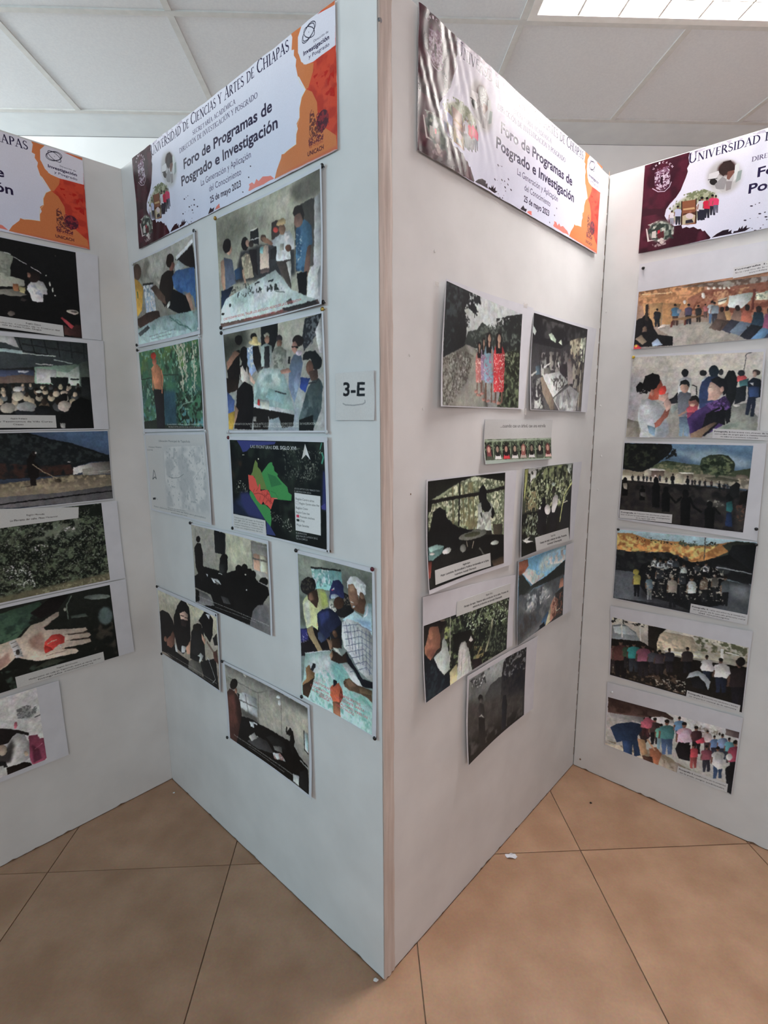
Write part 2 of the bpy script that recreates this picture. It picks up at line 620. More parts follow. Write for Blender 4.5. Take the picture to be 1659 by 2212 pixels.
GX, GY, GG = -0.7023, 1.0209, 0.6348
ceil = link('ceiling', box_mesh('ceiling', X0, X1, Y0, Y1 + .1, ZC + .2, ZC + .3), M_WALL)
tag(ceil, 'suspended ceiling of square white boards on a pale grid', kind='structure')
YB = GY + GG                                          # last grid line before the plain border
lamp_cells = {(2, -1), (3, -1)}
cme = box_mesh('ceiling_tile', .006, GG - .006, .006, GG - .006, .004, .016, .002)
cme.materials.append(M_CTILE)
for i in range(-5, 8):
    for j in range(-7, 1):
        if (i, j) in lamp_cells:
            continue
        x0, y0 = GX + i * GG, GY + j * GG
        if x0 < X0 or x0 + GG > X1 or y0 < Y0:
            continue
        o = bpy.data.objects.new('ceiling_tile', cme)
        COL.objects.link(o)
        o.parent = ceil
        o.location = (x0, y0, ZC)
for j in range(-7, 2):
    y = GY + j * GG
    if y < Y0: continue
    link('ceiling_rail', box_mesh('rail', X0, X1, y - .012, y + .012, ZC - .002, ZC + .03), M_RAIL, ceil)
for i in range(-5, 8):
    x = GX + i * GG
    if x < X0 or x > X1: continue
    for j in range(-7, 1):
        y = GY + j * GG
        if y < Y0 or (i == 3 and j == -1): continue
        link('cross_rail', box_mesh('cross_rail', x - .012, x + .012, y + .0125, y + GG - .0125, ZC - .0015, ZC + .03), M_RAIL, ceil)
link('ceiling_border', box_mesh('border', X0, X1, YB + .0125, Y1, ZC + .002, ZC + .03), M_BORDER, ceil)

# ---------------------------------------------------------------- ceiling lights
def ceiling_light(i, j, label):
    x0, y0 = GX + i * GG, GY + j * GG
    L_, W_ = 2 * GG, GG
    root = bpy.data.objects.new('ceiling_light', None)
    COL.objects.link(root)
    root.location = (x0, y0, ZC)
    tag(root, label, 'light')
    bm = bmesh.new()
    e, t = .013, .03
    bm_box(bm, e, L_ - e, e, e + t, -.004, .02); bm_box(bm, e, L_ - e, W_ - e - t, W_ - e, -.004, .02)
    bm_box(bm, e, e + t, e + t, W_ - e - t, -.004, .02); bm_box(bm, L_ - e - t, L_ - e, e + t, W_ - e - t, -.004, .02)
    me = bpy.data.meshes.new('frame'); bm.to_mesh(me); bm.free()
    link('frame', me, M_LOUVRE, root)
    bm = bmesh.new()
    bm_box(bm, e, L_ - e, e, W_ - e, .15, .155); bm_box(bm, e, L_ - e, e, e + .004, .02, .15); bm_box(bm, e, L_ - e, W_ - e - .004, W_ - e, .02, .15)
    bm_box(bm, e, e + .004, e, W_ - e, .02, .15); bm_box(bm, L_ - e - .004, L_ - e, e, W_ - e, .02, .15)
    me = bpy.data.meshes.new('reflector'); bm.to_mesh(me); bm.free()
    link('reflector', me, M_LOUVRE, root)
    for k in range(3):
        y = W_ * (k + .5) / 3
        bm = bmesh.new()
        bmesh.ops.create_cone(bm, cap_ends=True, segments=12, radius1=.036, radius2=.036, depth=L_ - .12,
                              matrix=Matrix.Translation((L_ / 2, y, .108)) @ Matrix.Rotation(math.pi / 2, 4, 'Y'))
        me = bpy.data.meshes.new('tube'); bm.to_mesh(me); bm.free()
        me.polygons.foreach_set('use_smooth', [True] * len(me.polygons))
        link('tube', me, M_LAMP, root)
    n = 8
    bl = None
    for k in range(1, n):
        x = e + t + (L_ - 2 * e - 2 * t) * k / n
        if bl is None:
            bl = box_mesh('louvre_blade', -.004, .004, e + t, W_ - e - t, -.002, .066)
            bl.materials.append(M_LOUVRE)
        o = bpy.data.objects.new('louvre_blade', bl)
        COL.objects.link(o); o.parent = root; o.location = (x, 0, 0)
    for k in (1, 2, 3, 4):
        y = W_ * k / 5
        link('louvre_spine', box_mesh('spine', e + t, L_ - e - t, y - .002, y + .002, -.003, .065), M_LOUVRE, root)
    return root


ceiling_light(2, -1, 'recessed white louvre light in the ceiling above the right-hand panels')

# ---------------------------------------------------------------- display panels
TH = .04


def panel(k, s0, s1, label):
    root = link('display_panel', box_mesh('display_panel', s0, s1, 0, TH, .0015, HP, .0012), M_PANEL)
    on_panel(root, k)
    tag(root, label, 'display panel', 'zigzag display panels')
    return root


pa = panel('A', -1.2, TH - .001, 'leftmost white display panel, cut by the photo edge')
pb = panel('B', 0.0005, WB - .001, 'white display panel marked 3-E, left of the sharp front corner')
pc = panel('C', TH + .001, WC + TH - .0015, 'white display panel right of the sharp front corner, with the glaring banner')
pd = panel('D', .0025, 1.2, 'rightmost white display panel with a column of captioned village photos')

# puttied end strip of the 3-E board, seen flush with the next face
random.seed(5)
V, F = [], []
NZ = 90
prof = [0, .004, .011, .017, .024, .031, .0365, .041]
for j in range(NZ + 1):
    z = .002 + (HP - .004) * j / NZ
    for i, s in enumerate(prof):
        rid = .0016 * (math.sin(i * 2.3 + j * .21) + .6 * math.sin(i * 5 + j * .53)) + random.uniform(-.0006, .0006)
        sj = s + (.0012 * math.sin(j * .7 + i) if 0 < i else 0) + (random.uniform(-.0012, .0012) if i in (0, 7) else 0)
        V.append((sj, -.0012 - (rid + .0015 if i not in (0, 7) else 0), z))
for j in range(NZ):
    for i in range(len(prof) - 1):
        a = j * len(prof) + i
        F.append((a, a + 1, a + len(prof) + 1, a + len(prof)))
strip = link('edge_strip', pydata('edge_strip', V, F, True), M_EDGE, pb)
strip['label'] = 'puttied pinkish end strip along the front corner'
# placed in the frame of the next face but owned by the 3-E board
on_panel(strip, 'C', 0, 0)
strip.matrix_parent_inverse = (Matrix.Translation(pb.location) @ Matrix.Rotation(pb.rotation_euler.z, 4, 'Z')).inverted()


def dirt_line(parent, s0, s1, seed):
    """scuffed dirty line where a board meets the floor"""
    rg = random.Random(seed)
    V, F = [], []
    n = 70
    for i in range(n + 1):
        s = s0 + (s1 - s0) * i / n
        h = rg.uniform(.0008, .0035) if rg.random() < .85 else rg.uniform(.004, .008)
        V += [(s, -.0006, .0003), (s, -.0012, .0003 + h)]
    for i in range(n):
        F.append((2 * i, 2 * i + 2, 2 * i + 3, 2 * i + 1))
    o = link('scuffed_bottom_edge', pydata('scuff', V, F), M_DIRT, parent)
    return o


dirt_line(pa, -1.19, -.003, 1); dirt_line(pb, .003, WB - .004, 2); dirt_line(pc, TH + .004, WC - .003, 3); dirt_line(pd, .006, 1.19, 4)
# flaked dark seam where the two right-hand boards meet
rg = random.Random(8)
bm = bmesh.new()
z = .05
while z < HP - .02:
    h = rg.uniform(.02, .09)
    w = rg.uniform(.0012, .003)
    bm_box(bm, WC - .001 - w, WC - .001, -.0008, .0004, z, z + h)
    z += h + rg.uniform(.002, .03)
me = bpy.data.meshes.new('seam'); bm.to_mesh(me); bm.free()
sm = tag(link('joint_seam', me, M_DIRT, pc), kind='stuff')
# paint chips and small plaster blobs on the boards
def chip(parent, s, z, r, m):
    bm = bmesh.new()
    bmesh.ops.create_icosphere(bm, subdivisions=1, radius=r, matrix=Matrix.Translation((s, -.0005, z)) @ Matrix.Diagonal((1, .4, 1.3, 1)))
    me = bpy.data.meshes.new('chip'); bm.to_mesh(me); bm.free()
    return link('paint_chip', me, m, parent)
for s, zz in ((.02, 1.52), (.02, 1.86), (.03, 1.20), (.035, 1.33)): chip(pd, s, zz, .004, M_PANEL)
for s, zz in ((.19, 1.86), (.15, 1.5), (.10, 1.62)): chip(pc, s, zz, .003, M_PANEL)
chip(pc, .105, 1.30, .002, M_DIRT); chip(pb, 1.03, 1.15, .002, M_DIRT); chip(pd, .03, .04, .004, M_DIRT)
bm = bmesh.new()
bmesh.ops.create_cone(bm, cap_ends=True, segments=14, radius1=.005, radius2=.004, depth=.003, matrix=Matrix.Translation((0, -.0035, 0)) @ Matrix.Rotation(math.pi / 2, 4, 'X'))
me = bpy.data.meshes.new('screw'); bm.to_mesh(me); bm.free()
sc_ = link('screw', me, M_STEEL, strip)
sc_.location = (.0045, 0, 2.239)
sc_['label'] = 'dark screw head near the top'

# ---------------------------------------------------------------- posters
PRINTS = {}
PRINTS['banner'] = '''
g 226,224,236 216,219,238
n 191,184,200 14 0.52 6 137,-11 217,-23 335,-31 345,27 232,34 145,40
p 48,18,28 -11,-18 139,-17 136,56 140,124 134,165 137,201 132,265 126,320 120,383 107,450 93,490 79,559 76,627 88,700 109,766 131,771 135,813 147,805 157,826 169,823 182,859 191,862 197,897 203,889 211,930 222,979 220,993 -1,1010
n 74,28,42 42 0.55 3 2,574 75,591 209,919 211,990 -1,1010
n 69,24,38 31 0.50 3 -11,-18 137,-15 132,265 107,450 79,549 -3,479
p 34,20,30 225,984 239,951 255,929 272,930 271,955 280,941 279,969 284,990 286,962 297,963 301,932 304,952 309,922 310,956 320,926 320,959 331,956 321,977 316,984 269,983
e 58,52,68 337 730 1 -2 1 4
e 58,52,68 347 724 2 -2 1 4
e 58,52,68 327 864 1 -2 1 3
e 58,52,68 347 870 1 -2 0 3
e 58,52,68 364 832 2 -3 1 5
e 58,52,68 371 911 2 -2 1 4
e 58,52,68 363 957 1 -2 1 3
e 58,52,68 335 971 1 -2 1 4
e 58,52,68 357 985 2 -3 1 5
e 58,52,68 327 738 4 3 -0 7
e 58,52,68 351 835 4 3 -0 7
e 58,52,68 381 843 4 3 -0 7
e 58,52,68 398 873 4 3 -0 7
e 58,52,68 383 795 4 3 -0 7
e 58,52,68 368 881 4 3 -0 7
e 58,52,68 314 872 4 3 -0 7
e 58,52,68 344 999 4 3 -0 7
e 58,52,68 661 859 3 3 -0 6
e 58,52,68 672 778 3 3 -0 6
e 58,52,68 642 714 3 3 -0 6
e 58,52,68 632 956 3 3 -0 6
p 34,23,34 452,993 458,972 468,944 475,965 489,961 483,991
p 224,121,110 490,985 501,964 517,952 517,976 521,991 507,991
E 185,183,184 244 363 36 -84 33 161 7
E 58,36,34 249 281 23 -18 10 73 3
e 58,36,32 249 281 20 -15 9 67
p 106,70,62 253,302 268,301 272,346 259,410 252,391
p 46,34,32 225,290 238,205 258,209 270,271 272,321 254,320 242,357
p 216,214,216 201,291 227,284 230,316 222,354 200,345
l 42,38,40 1.9 199,350 225,359
e 36,32,31 215 387 11 11 1 34
p 141,138,140 219,418 240,355 252,400 248,495 225,473
p 201,200,202 211,443 232,480 244,525 219,506
p 138,132,134 250,414 268,432 266,512 253,516
p 210,214,214 272,272 283,259 285,399 271,442
p 143,154,152 281,346 292,341 290,436 277,457
E 164,165,140 164 605 66 -57 19 142 4
n 110,116,88 10 0.50 6 87,556 126,441 185,427 233,531 228,602 166,530 106,617
p 122,76,54 127,513 168,527 175,797 131,771
p 185,154,114 132,595 166,607 168,630 133,613
p 74,44,34 133,649 170,662 171,698 134,676
l 42,28,24 3.5 126,511 131,770
l 42,28,24 3.4 169,519 175,788
p 180,169,142 132,674 153,657 171,698 170,776 144,772 134,773
p 138,144,160 96,733 93,658 105,668 106,741 102,738 100,691 100,736
p 216,212,220 93,664 90,619 92,609 98,608 104,619 106,633 106,675
l 122,88,72 1.9 91,629 91,660
e 122,88,72 98 598 3 2 0 12
e 20,16,15 98 592 3 2 0 8
p 42,42,52 113,756 110,651 126,664 127,767 122,763 119,697 118,760
p 176,180,208 108,658 105,596 108,581 116,580 125,596 128,615 127,674
l 122,88,72 2.7 107,610 106,652
e 122,88,72 116 567 3 3 0 16
e 20,16,15 115 557 4 3 0 11
p 36,36,48 179,761 175,650 192,664 194,773 188,768 185,698 184,766
p 212,207,212 174,658 171,592 173,576 182,575 191,592 194,613 194,675
l 122,88,72 2.8 172,607 172,652
e 122,88,72 181 561 4 3 0 17
e 20,16,15 181 551 4 4 0 12
p 36,36,48 184,761 180,637 198,653 200,774 194,769 190,691 190,766
p 200,200,208 179,646 175,573 177,555 187,554 197,573 201,596 200,665
l 122,88,72 3.2 177,590 176,639
e 122,88,72 187 539 4 4 0 19
e 20,16,15 186 527 5 4 0 13
p 35,35,46 199,752 195,641 211,655 213,763 207,759 204,689 204,756
p 184,36,62 194,649 190,584 193,568 201,567 210,584 213,604 213,666
l 122,88,72 2.8 192,599 192,643
e 122,88,72 201 553 4 3 0 17
e 20,16,15 201 543 4 4 0 12
p 35,35,46 214,735 211,625 227,639 229,747 223,742 220,673 220,739
p 200,58,96 210,633 206,568 208,553 217,551 225,568 229,588 228,650
l 122,88,72 2.8 208,583 208,627
e 122,88,72 216 538 4 3 0 17
e 20,16,15 216 528 4 4 0 12
p 90,90,106 224,717 221,625 235,637 236,728 231,723 229,665 229,721
p 200,58,96 220,632 217,577 219,564 226,563 233,577 236,594 236,646
l 122,88,72 2.3 219,589 218,626
e 122,88,72 226 551 3 3 0 14
e 20,16,15 226 543 3 3 0 10
e 203,188,192 154 692 12 10 1 32
e 138,90,74 155 650 4 3 0 14
p 42,38,48 143,731 162,734 168,774 143,767
E 111,122,112 67 791 39 -7 11 123 4
n 180,186,176 11 0.52 6 23,684 61,660 109,771 109,860 67,810
n 44,52,48 13 0.55 6 21,709 64,681 109,771 110,906 35,877
p 207,198,196 18,726 22,725 32,866 58,876 27,881
p 196,192,188 39,775 52,771 54,859 39,844
p 176,42,58 57,775 65,772 66,818 58,817
p 74,34,38 57,816 77,790 80,865 71,886 58,858
e 200,188,184 73 905 8 6 1 37
e 216,212,208 63 893 4 3 0 13
n 154,138,140 8 0.55 6 35,896 92,901 88,953 52,964
T 228,218,228 22 31,78 33,63 U
T 228,218,228 22 36,50 40,41 N
T 228,218,228 22 45,33 50,31 I
T 228,218,228 22 55,30 60,35 C
T 228,218,228 21 66,41 71,52 A
T 228,218,228 21 76,63 81,80 C
T 228,218,228 21 84,95 88,114 H
p 188,174,189 34,116 44,108 73,102 81,124 85,219 83,288 74,323 56,326 43,298 36,243
n 74,36,56 4 0.50 10 34,116 44,108 73,102 81,124 85,219 83,288 74,323 56,326 43,298 36,243
p 44,21,32 54,180 61,178 62,268 56,266
l 216,204,216 1.5 63,136 65,261
l 188,174,189 2.6 30,282 49,335 70,350 84,315 89,267
n 122,90,112 4 0.50 9 41,78 79,82 81,146 42,142
p 207,74,52 910,19 998,-15 999,999 942,946 895,446
n 184,58,44 20 0.55 4 906,298 999,291 999,937 936,682 904,458
p 208,124,76 848,-38 875,-52 904,-51 953,-38 998,-17 998,26 928,-14 892,-8 876,56 874,162 894,274 926,303 923,357 905,450 897,451 885,387 876,338 870,320 864,239 867,197 859,158 861,120 852,111 857,28
P 192,86,63 3 880,-63 911,-58 953,-43 998,-19 998,12 932,-33 906,-39
p 208,124,76 897,449 917,493 933,587 934,679 957,797 995,898 998,989 769,981 780,920 800,851 803,824 813,830 834,813 858,806 858,739 865,698 861,655 872,622 873,557 883,486
P 200,100,74 3 790,977 998,971 998,993 769,983
l 232,216,168 1.0 869,319 880,390 897,451 882,489 873,557 872,626 860,684 857,805 834,813 811,827
p 226,224,236 878,86 885,34 906,4 936,3 969,16 999,28 997,290 958,292 924,296 900,283 885,242 875,163
p 232,132,120 656,968 663,935 660,917 675,915 685,941 695,908 705,934 722,914 744,933 754,938 768,975 748,973 726,981 693,975 664,975
n 184,36,28 10 0.62 8 923,393 990,398 992,626 947,550
e 78,34,48 950 739 19 31 -9 68
n 142,48,56 5 0.52 8 930,674 946,648 968,685 972,797 944,823 927,771
n 106,58,52 4 0.50 9 908,629 920,634 929,728 944,809 917,843 905,783
l 106,48,56 1.7 915,619 908,647 919,652
n 106,48,56 3 0.50 9 902,807 952,810 952,874 903,875
l 44,42,60 1.6 934,37 937,49 937,65 934,82 930,98 923,112 916,122 909,126 902,124 897,117 894,104 894,88 896,71 901,54 908,40 915,31 923,27 929,29 934,37
l 44,42,60 1.6 931,45 933,57 934,73 931,90 927,106 920,120 913,130 905,135 899,133 894,125 891,113 891,97 893,79 898,63 905,49 912,39 919,35 926,37 931,45
l 44,42,60 1.6 932,122 928,127 922,127 916,122 910,111 904,97 900,82 898,66 897,52 899,42 903,37 909,37 915,43 921,54 927,67 931,83 933,98 933,112 932,122
e 44,42,60 915 82 1 2 -0 3
t 74,70,92 17 929,171 976,174 Dirección de
T 36,28,60 32 894,215 978,219 Investigación
t 36,28,60 26 911,257 978,264 y Posgrado
t 160,72,56 20 904,885 951,894 @ Orgullo
T 74,28,40 34 898,942 953,946 UNICACH
R 36,28,60 104 136,119 844,98 UNIVERSIDAD DE CIENCIAS Y ARTES DE CHIAPAS
R 74,68,96 41 397,208 618,199 SECRETARÍA ACADÉMICA
R 74,68,96 45 315,284 715,274 DIRECCIÓN DE INVESTIGACIÓN Y POSGRADO
T 36,28,60 97 334,455 772,449 Foro de Programas de
T 36,28,60 98 315,602 791,602 Posgrado e Investigación
t 58,52,88 60 426,708 676,709 La Generación y Aplicación
t 58,52,88 59 469,802 629,803 del Conocimiento
T 42,36,64 58 469,905 625,900 25 de mayo 2023
'''
PRINTS['A1'] = '''
g 19,19,19 16,15,16
p 215,219,203 -62,221 505,141 563,177 538,294 529,395 561,398 619,414 619,483 483,517 147,625
n 136,140,129 25 0.50 6 -62,221 505,141 563,177 538,294 529,395 277,569
p 179,176,163 146,649 539,530 633,567 586,599 514,608 479,598 141,719
p 170,117,85 541,471 579,468 576,549 542,552
p 194,184,137 578,493 625,493 618,558 582,554
p 229,229,229 634,479 663,421 710,396 747,405 773,482 770,532 742,544 736,626 696,641 659,627 652,550 632,517
n 183,188,201 24 0.60 6 662,446 739,427 729,608 668,597
e 38,29,27 687 361 39 13 -16 61
e 152,117,103 655 350 12 -3 -2 28
l 229,229,229 5.3 566,182 608,212 643,232
l 229,229,229 5.5 670,256 741,309
l 229,229,229 5.2 504,147 546,158
e 229,229,224 794 412 6 -2 -2 31
e 229,229,224 810 473 5 -1 -1 26
e 229,229,224 825 534 6 -1 -0 9
e 229,229,224 774 321 5 -1 -0 8
e 229,229,224 847 86 2 -1 -0 4
e 202,192,184 946 696 46 4 -4 27
e 95,89,85 954 694 25 2 -2 11
p 194,82,89 850,786 863,770 948,866 923,897
p 73,47,44 871,862 923,900 960,839 1004,845 997,991 869,976
e 115,107,100 517 800 22 -4 -2 32
p 55,50,47 593,614 630,618 613,647 584,641
'''
PRINTS['A2'] = '''
g 52,57,55 24,25,26
p 69,76,79 -94,43 999,3 997,204 921,252 400,341 -119,388
l 29,32,34 7.0 495,-28 526,178
l 29,32,34 7.2 584,-29 609,179
l 29,32,34 7.4 676,-31 695,179
l 29,32,34 7.6 771,-33 783,179
l 29,32,34 7.8 869,-34 874,179
l 29,32,34 8.0 971,-36 968,180
l 37,40,41 8.5 145,108 521,141 751,177
l 37,40,41 9.5 526,66 993,123
p 228,229,229 283,-0 465,-17 503,109 458,100 417,69 279,65
p 198,223,226 144,120 413,131 521,141 527,176 411,165 141,166
l 216,229,225 7.1 520,169 751,177
l 229,229,229 7.3 604,273 729,274
l 185,203,197 5.9 740,218 870,244
p 134,115,107 -119,388 592,348 590,483 -130,546
p 89,99,128 -119,388 588,342 584,406 506,394 395,427 -124,456
e 215,219,229 515 365 38 -3 -1 13
p 160,190,172 595,310 930,244 918,503 585,490
p 229,229,229 605,322 750,328 738,470 599,486
p 217,229,220 751,341 831,354 920,266 914,503 836,494 830,407 747,407
p 37,40,41 699,415 832,407 827,504 771,545 698,470
p 45,52,53 848,417 912,415 911,429 847,436
p 93,103,98 926,235 997,204 999,588 918,503
p 36,38,40 930,400 999,392 998,616 927,619
e 120,126,127 -77 570 13 -1 -2 22
e 57,48,43 -76 548 8 -0 -1 16
e 120,126,127 -21 567 14 -1 -2 22
e 29,23,21 -20 545 8 -0 -1 16
e 79,82,84 23 565 14 -1 -2 23
e 29,23,21 25 542 8 -0 -1 16
e 29,30,33 81 562 14 -1 -2 23
e 211,195,171 82 539 8 -0 -1 16
e 120,126,127 147 558 15 -1 -2 23
e 211,195,171 148 535 9 -1 -1 16
e 175,165,149 192 556 15 -1 -2 23
e 211,195,171 194 532 9 -1 -1 16
e 201,188,165 262 552 15 -1 -2 24
e 38,33,30 263 528 9 -1 -1 17
e 29,30,33 310 549 15 -1 -2 24
e 29,23,21 312 525 9 -1 -1 17
e 29,30,33 382 545 16 -1 -2 24
e 57,48,43 384 521 9 -1 -1 17
e 56,55,55 436 542 16 -1 -2 25
e 38,33,30 438 518 10 -1 -1 17
e 120,126,127 499 539 17 -1 -2 25
e 211,195,171 500 514 10 -1 -1 17
e 79,82,84 553 536 17 -1 -1 25
e 211,195,171 554 511 10 -1 -1 18
e 201,188,165 638 531 17 -1 -1 25
e 57,48,43 640 506 10 -1 -1 18
e 79,82,84 696 528 18 -1 -1 26
e 57,48,43 697 502 10 -1 -1 18
e 201,188,165 766 524 18 -1 -1 26
e 211,195,171 767 498 11 -1 -1 18
e 175,165,149 832 521 19 -1 -1 26
e 29,23,21 833 494 11 -1 -1 18
e 79,82,84 899 517 19 -1 -1 27
e 57,48,43 900 490 11 -1 -1 19
e 56,55,55 -72 615 16 -1 -2 27
e 38,33,30 -70 588 10 -0 -1 19
e 201,188,165 -25 613 17 -1 -2 28
e 57,48,43 -23 585 10 -1 -1 19
e 29,30,33 39 610 17 -1 -2 28
e 57,48,43 41 582 10 -1 -1 20
e 29,30,33 110 607 18 -1 -2 28
e 38,33,30 112 578 10 -1 -1 20
e 120,126,127 176 604 18 -1 -2 29
e 29,23,21 178 575 11 -1 -1 20
e 79,82,84 237 601 19 -1 -2 29
e 38,33,30 239 572 11 -1 -1 20
e 56,55,55 291 598 19 -1 -2 29
e 211,195,171 293 569 11 -1 -1 21
e 175,165,149 367 595 19 -1 -2 30
e 211,195,171 368 565 11 -1 -1 21
e 79,82,84 442 592 20 -1 -2 30
e 211,195,171 444 561 12 -1 -1 21
e 79,82,84 498 589 20 -1 -2 31
e 211,195,171 500 558 12 -1 -1 21
e 134,117,102 594 585 21 -1 -2 31
e 29,23,21 595 554 12 -1 -1 22
e 201,188,165 653 582 22 -1 -2 31
e 57,48,43 655 550 13 -1 -1 22
e 79,82,84 731 578 22 -1 -2 32
e 57,48,43 733 547 13 -1 -1 22
e 56,55,55 818 574 23 -1 -2 32
e 211,195,171 820 542 13 -1 -1 23
e 29,30,33 900 571 24 -1 -2 33
e 29,23,21 902 538 14 -1 -1 23
e 29,30,33 -81 674 21 -1 -2 34
e 211,195,171 -78 639 12 -0 -2 24
e 120,126,127 -3 671 21 -1 -2 35
e 57,48,43 -0 636 12 -1 -2 24
e 134,117,102 67 669 22 -1 -2 35
e 38,33,30 70 633 13 -1 -2 25
e 175,165,149 122 667 22 -1 -2 36
e 29,23,21 125 631 13 -1 -2 25
e 56,55,55 209 664 23 -1 -2 36
e 29,23,21 211 627 14 -1 -2 25
e 201,188,165 281 661 24 -1 -2 37
e 211,195,171 283 625 14 -1 -2 26
e 120,126,127 369 658 24 -1 -2 37
e 211,195,171 371 621 14 -1 -2 26
e 134,117,102 445 656 25 -1 -2 38
e 38,33,30 447 618 15 -1 -2 27
e 201,188,165 521 653 26 -1 -2 39
e 57,48,43 524 615 15 -1 -2 27
e 175,165,149 606 650 27 -1 -2 39
e 38,33,30 608 611 16 -1 -2 27
e 201,188,165 694 647 27 -1 -2 40
e 57,48,43 696 608 16 -1 -2 28
e 192,185,173 796 644 28 -1 -2 40
e 38,33,30 798 604 17 -1 -2 28
e 79,82,84 869 641 29 -1 -2 41
e 211,195,171 872 600 17 -1 -2 29
e 201,188,165 -90 756 29 -0 -3 48
e 38,33,30 -87 708 17 -0 -2 34
e 79,82,84 -7 755 30 -1 -3 49
e 38,33,30 -3 706 17 -0 -2 34
e 29,30,33 75 753 31 -1 -3 50
e 29,23,21 78 704 18 -0 -2 35
e 134,117,102 174 752 32 -1 -3 51
e 29,23,21 177 701 19 -1 -2 35
e 120,126,127 253 750 33 -1 -3 52
e 57,48,43 256 699 19 -1 -2 36
e 56,55,55 339 749 34 -1 -3 52
e 211,195,171 342 697 20 -1 -2 37
e 192,185,173 436 747 35 -1 -3 53
e 211,195,171 439 694 21 -1 -2 37
e 201,188,165 547 745 37 -1 -3 54
e 211,195,171 550 691 22 -1 -2 38
e 134,117,102 638 744 38 -1 -3 55
e 57,48,43 641 688 22 -1 -2 39
e 79,82,84 738 742 39 -1 -3 56
e 38,33,30 741 686 23 -1 -2 39
e 56,55,55 847 740 41 -1 -3 57
e 211,195,171 850 683 24 -1 -2 40
e 229,229,229 466 558 30 -2 -2 28
e 222,212,197 462 636 40 -2 -3 53
e 229,229,215 609 581 25 -1 -1 18
e 226,212,189 731 600 26 -1 -2 35
e 221,205,184 789 584 29 -1 -2 27
e 27,25,27 786 638 28 -1 -3 51
e 207,197,185 785 738 52 -1 -3 62
e 177,180,180 514 752 69 -1 -3 57
e 31,33,36 628 781 60 -1 -3 53
e 198,192,180 388 764 51 -1 -4 57
p 19,19,20 805,813 846,690 918,633 986,658 1000,998 729,991 755,826
p 176,175,171 745,932 782,935 779,987 746,989
p 49,52,57 428,827 445,789 580,801 554,853
'''
PRINTS['A3'] = '''
g 70,84,107 57,62,77
P 86,110,143 39 669,-27 1000,-11 998,350 849,231
p 30,34,37 -233,-57 557,-9 665,84 787,159 888,252 996,353 999,437 881,440 786,498 776,604 414,596 -266,571
n 47,54,55 18 0.55 4 -235,-32 550,14 785,191 980,365 775,454 -55,351
n 67,47,42 27 0.45 3 -253,318 423,384 609,444 788,456 779,596 414,589 -265,546
p 226,222,219 782,502 894,447 894,558 829,580 781,602
p 148,143,137 894,452 997,437 1001,629 835,612 836,528 893,515
l 195,190,181 2.8 836,582 1001,577
e 229,229,225 764 419 9 1 -0 7
p 144,132,114 -270,635 412,650 583,631 776,601 1000,643 999,876 402,887 -280,826
n 174,160,133 18 0.60 3 -270,635 412,650 776,601 1002,644 997,787 407,764
p 118,116,119 -276,749 404,825 697,836 1000,805 999,1009 398,979 -286,954
l 16,15,16 7.0 -81,875 400,921 694,902 999,883
p 27,22,22 544,371 568,280 588,298 597,299 579,376 605,459 597,602 581,615 583,708 551,707 555,609 543,575
e 35,28,27 585 274 13 2 -1 31
e 223,217,214 596 268 5 1 -1 13
l 181,166,141 5.0 571,419 623,527 692,637
e 75,65,55 697 668 17 4 -1 26
l 36,33,30 2.5 504,713 580,711
'''
PRINTS['A4'] = '''
g 53,59,50 50,52,44
n 99,111,89 17 0.50 5 -426,-380 1006,-12 1005,1008 210,1015 -556,983
P 120,127,113 34 468,194 796,139 835,324 492,395
n 24,28,24 38 0.48 4 -426,-380 1006,-12 1005,1008 210,1015 -556,983
n 115,126,106 9 0.68 6 -426,-380 1006,-12 1005,1008 210,1015 -556,983
n 229,229,229 7 0.86 10 -426,-380 1006,-12 1005,1008 210,1015 -556,983
n 27,33,27 46 0.40 5 824,-1 1006,-4 1004,153 821,159
n 229,229,229 12 0.66 9 449,440 515,402 571,417 566,487 462,471
n 229,229,229 13 0.62 9 693,247 771,236 784,297 698,291
n 229,229,229 9 0.68 9 246,586 420,600 452,895 312,872
P 116,112,90 8 -545,867 217,934 998,904 1002,1007 210,1015 -556,983
n 159,156,128 14 0.60 6 448,951 997,919 1003,999 443,1007
'''
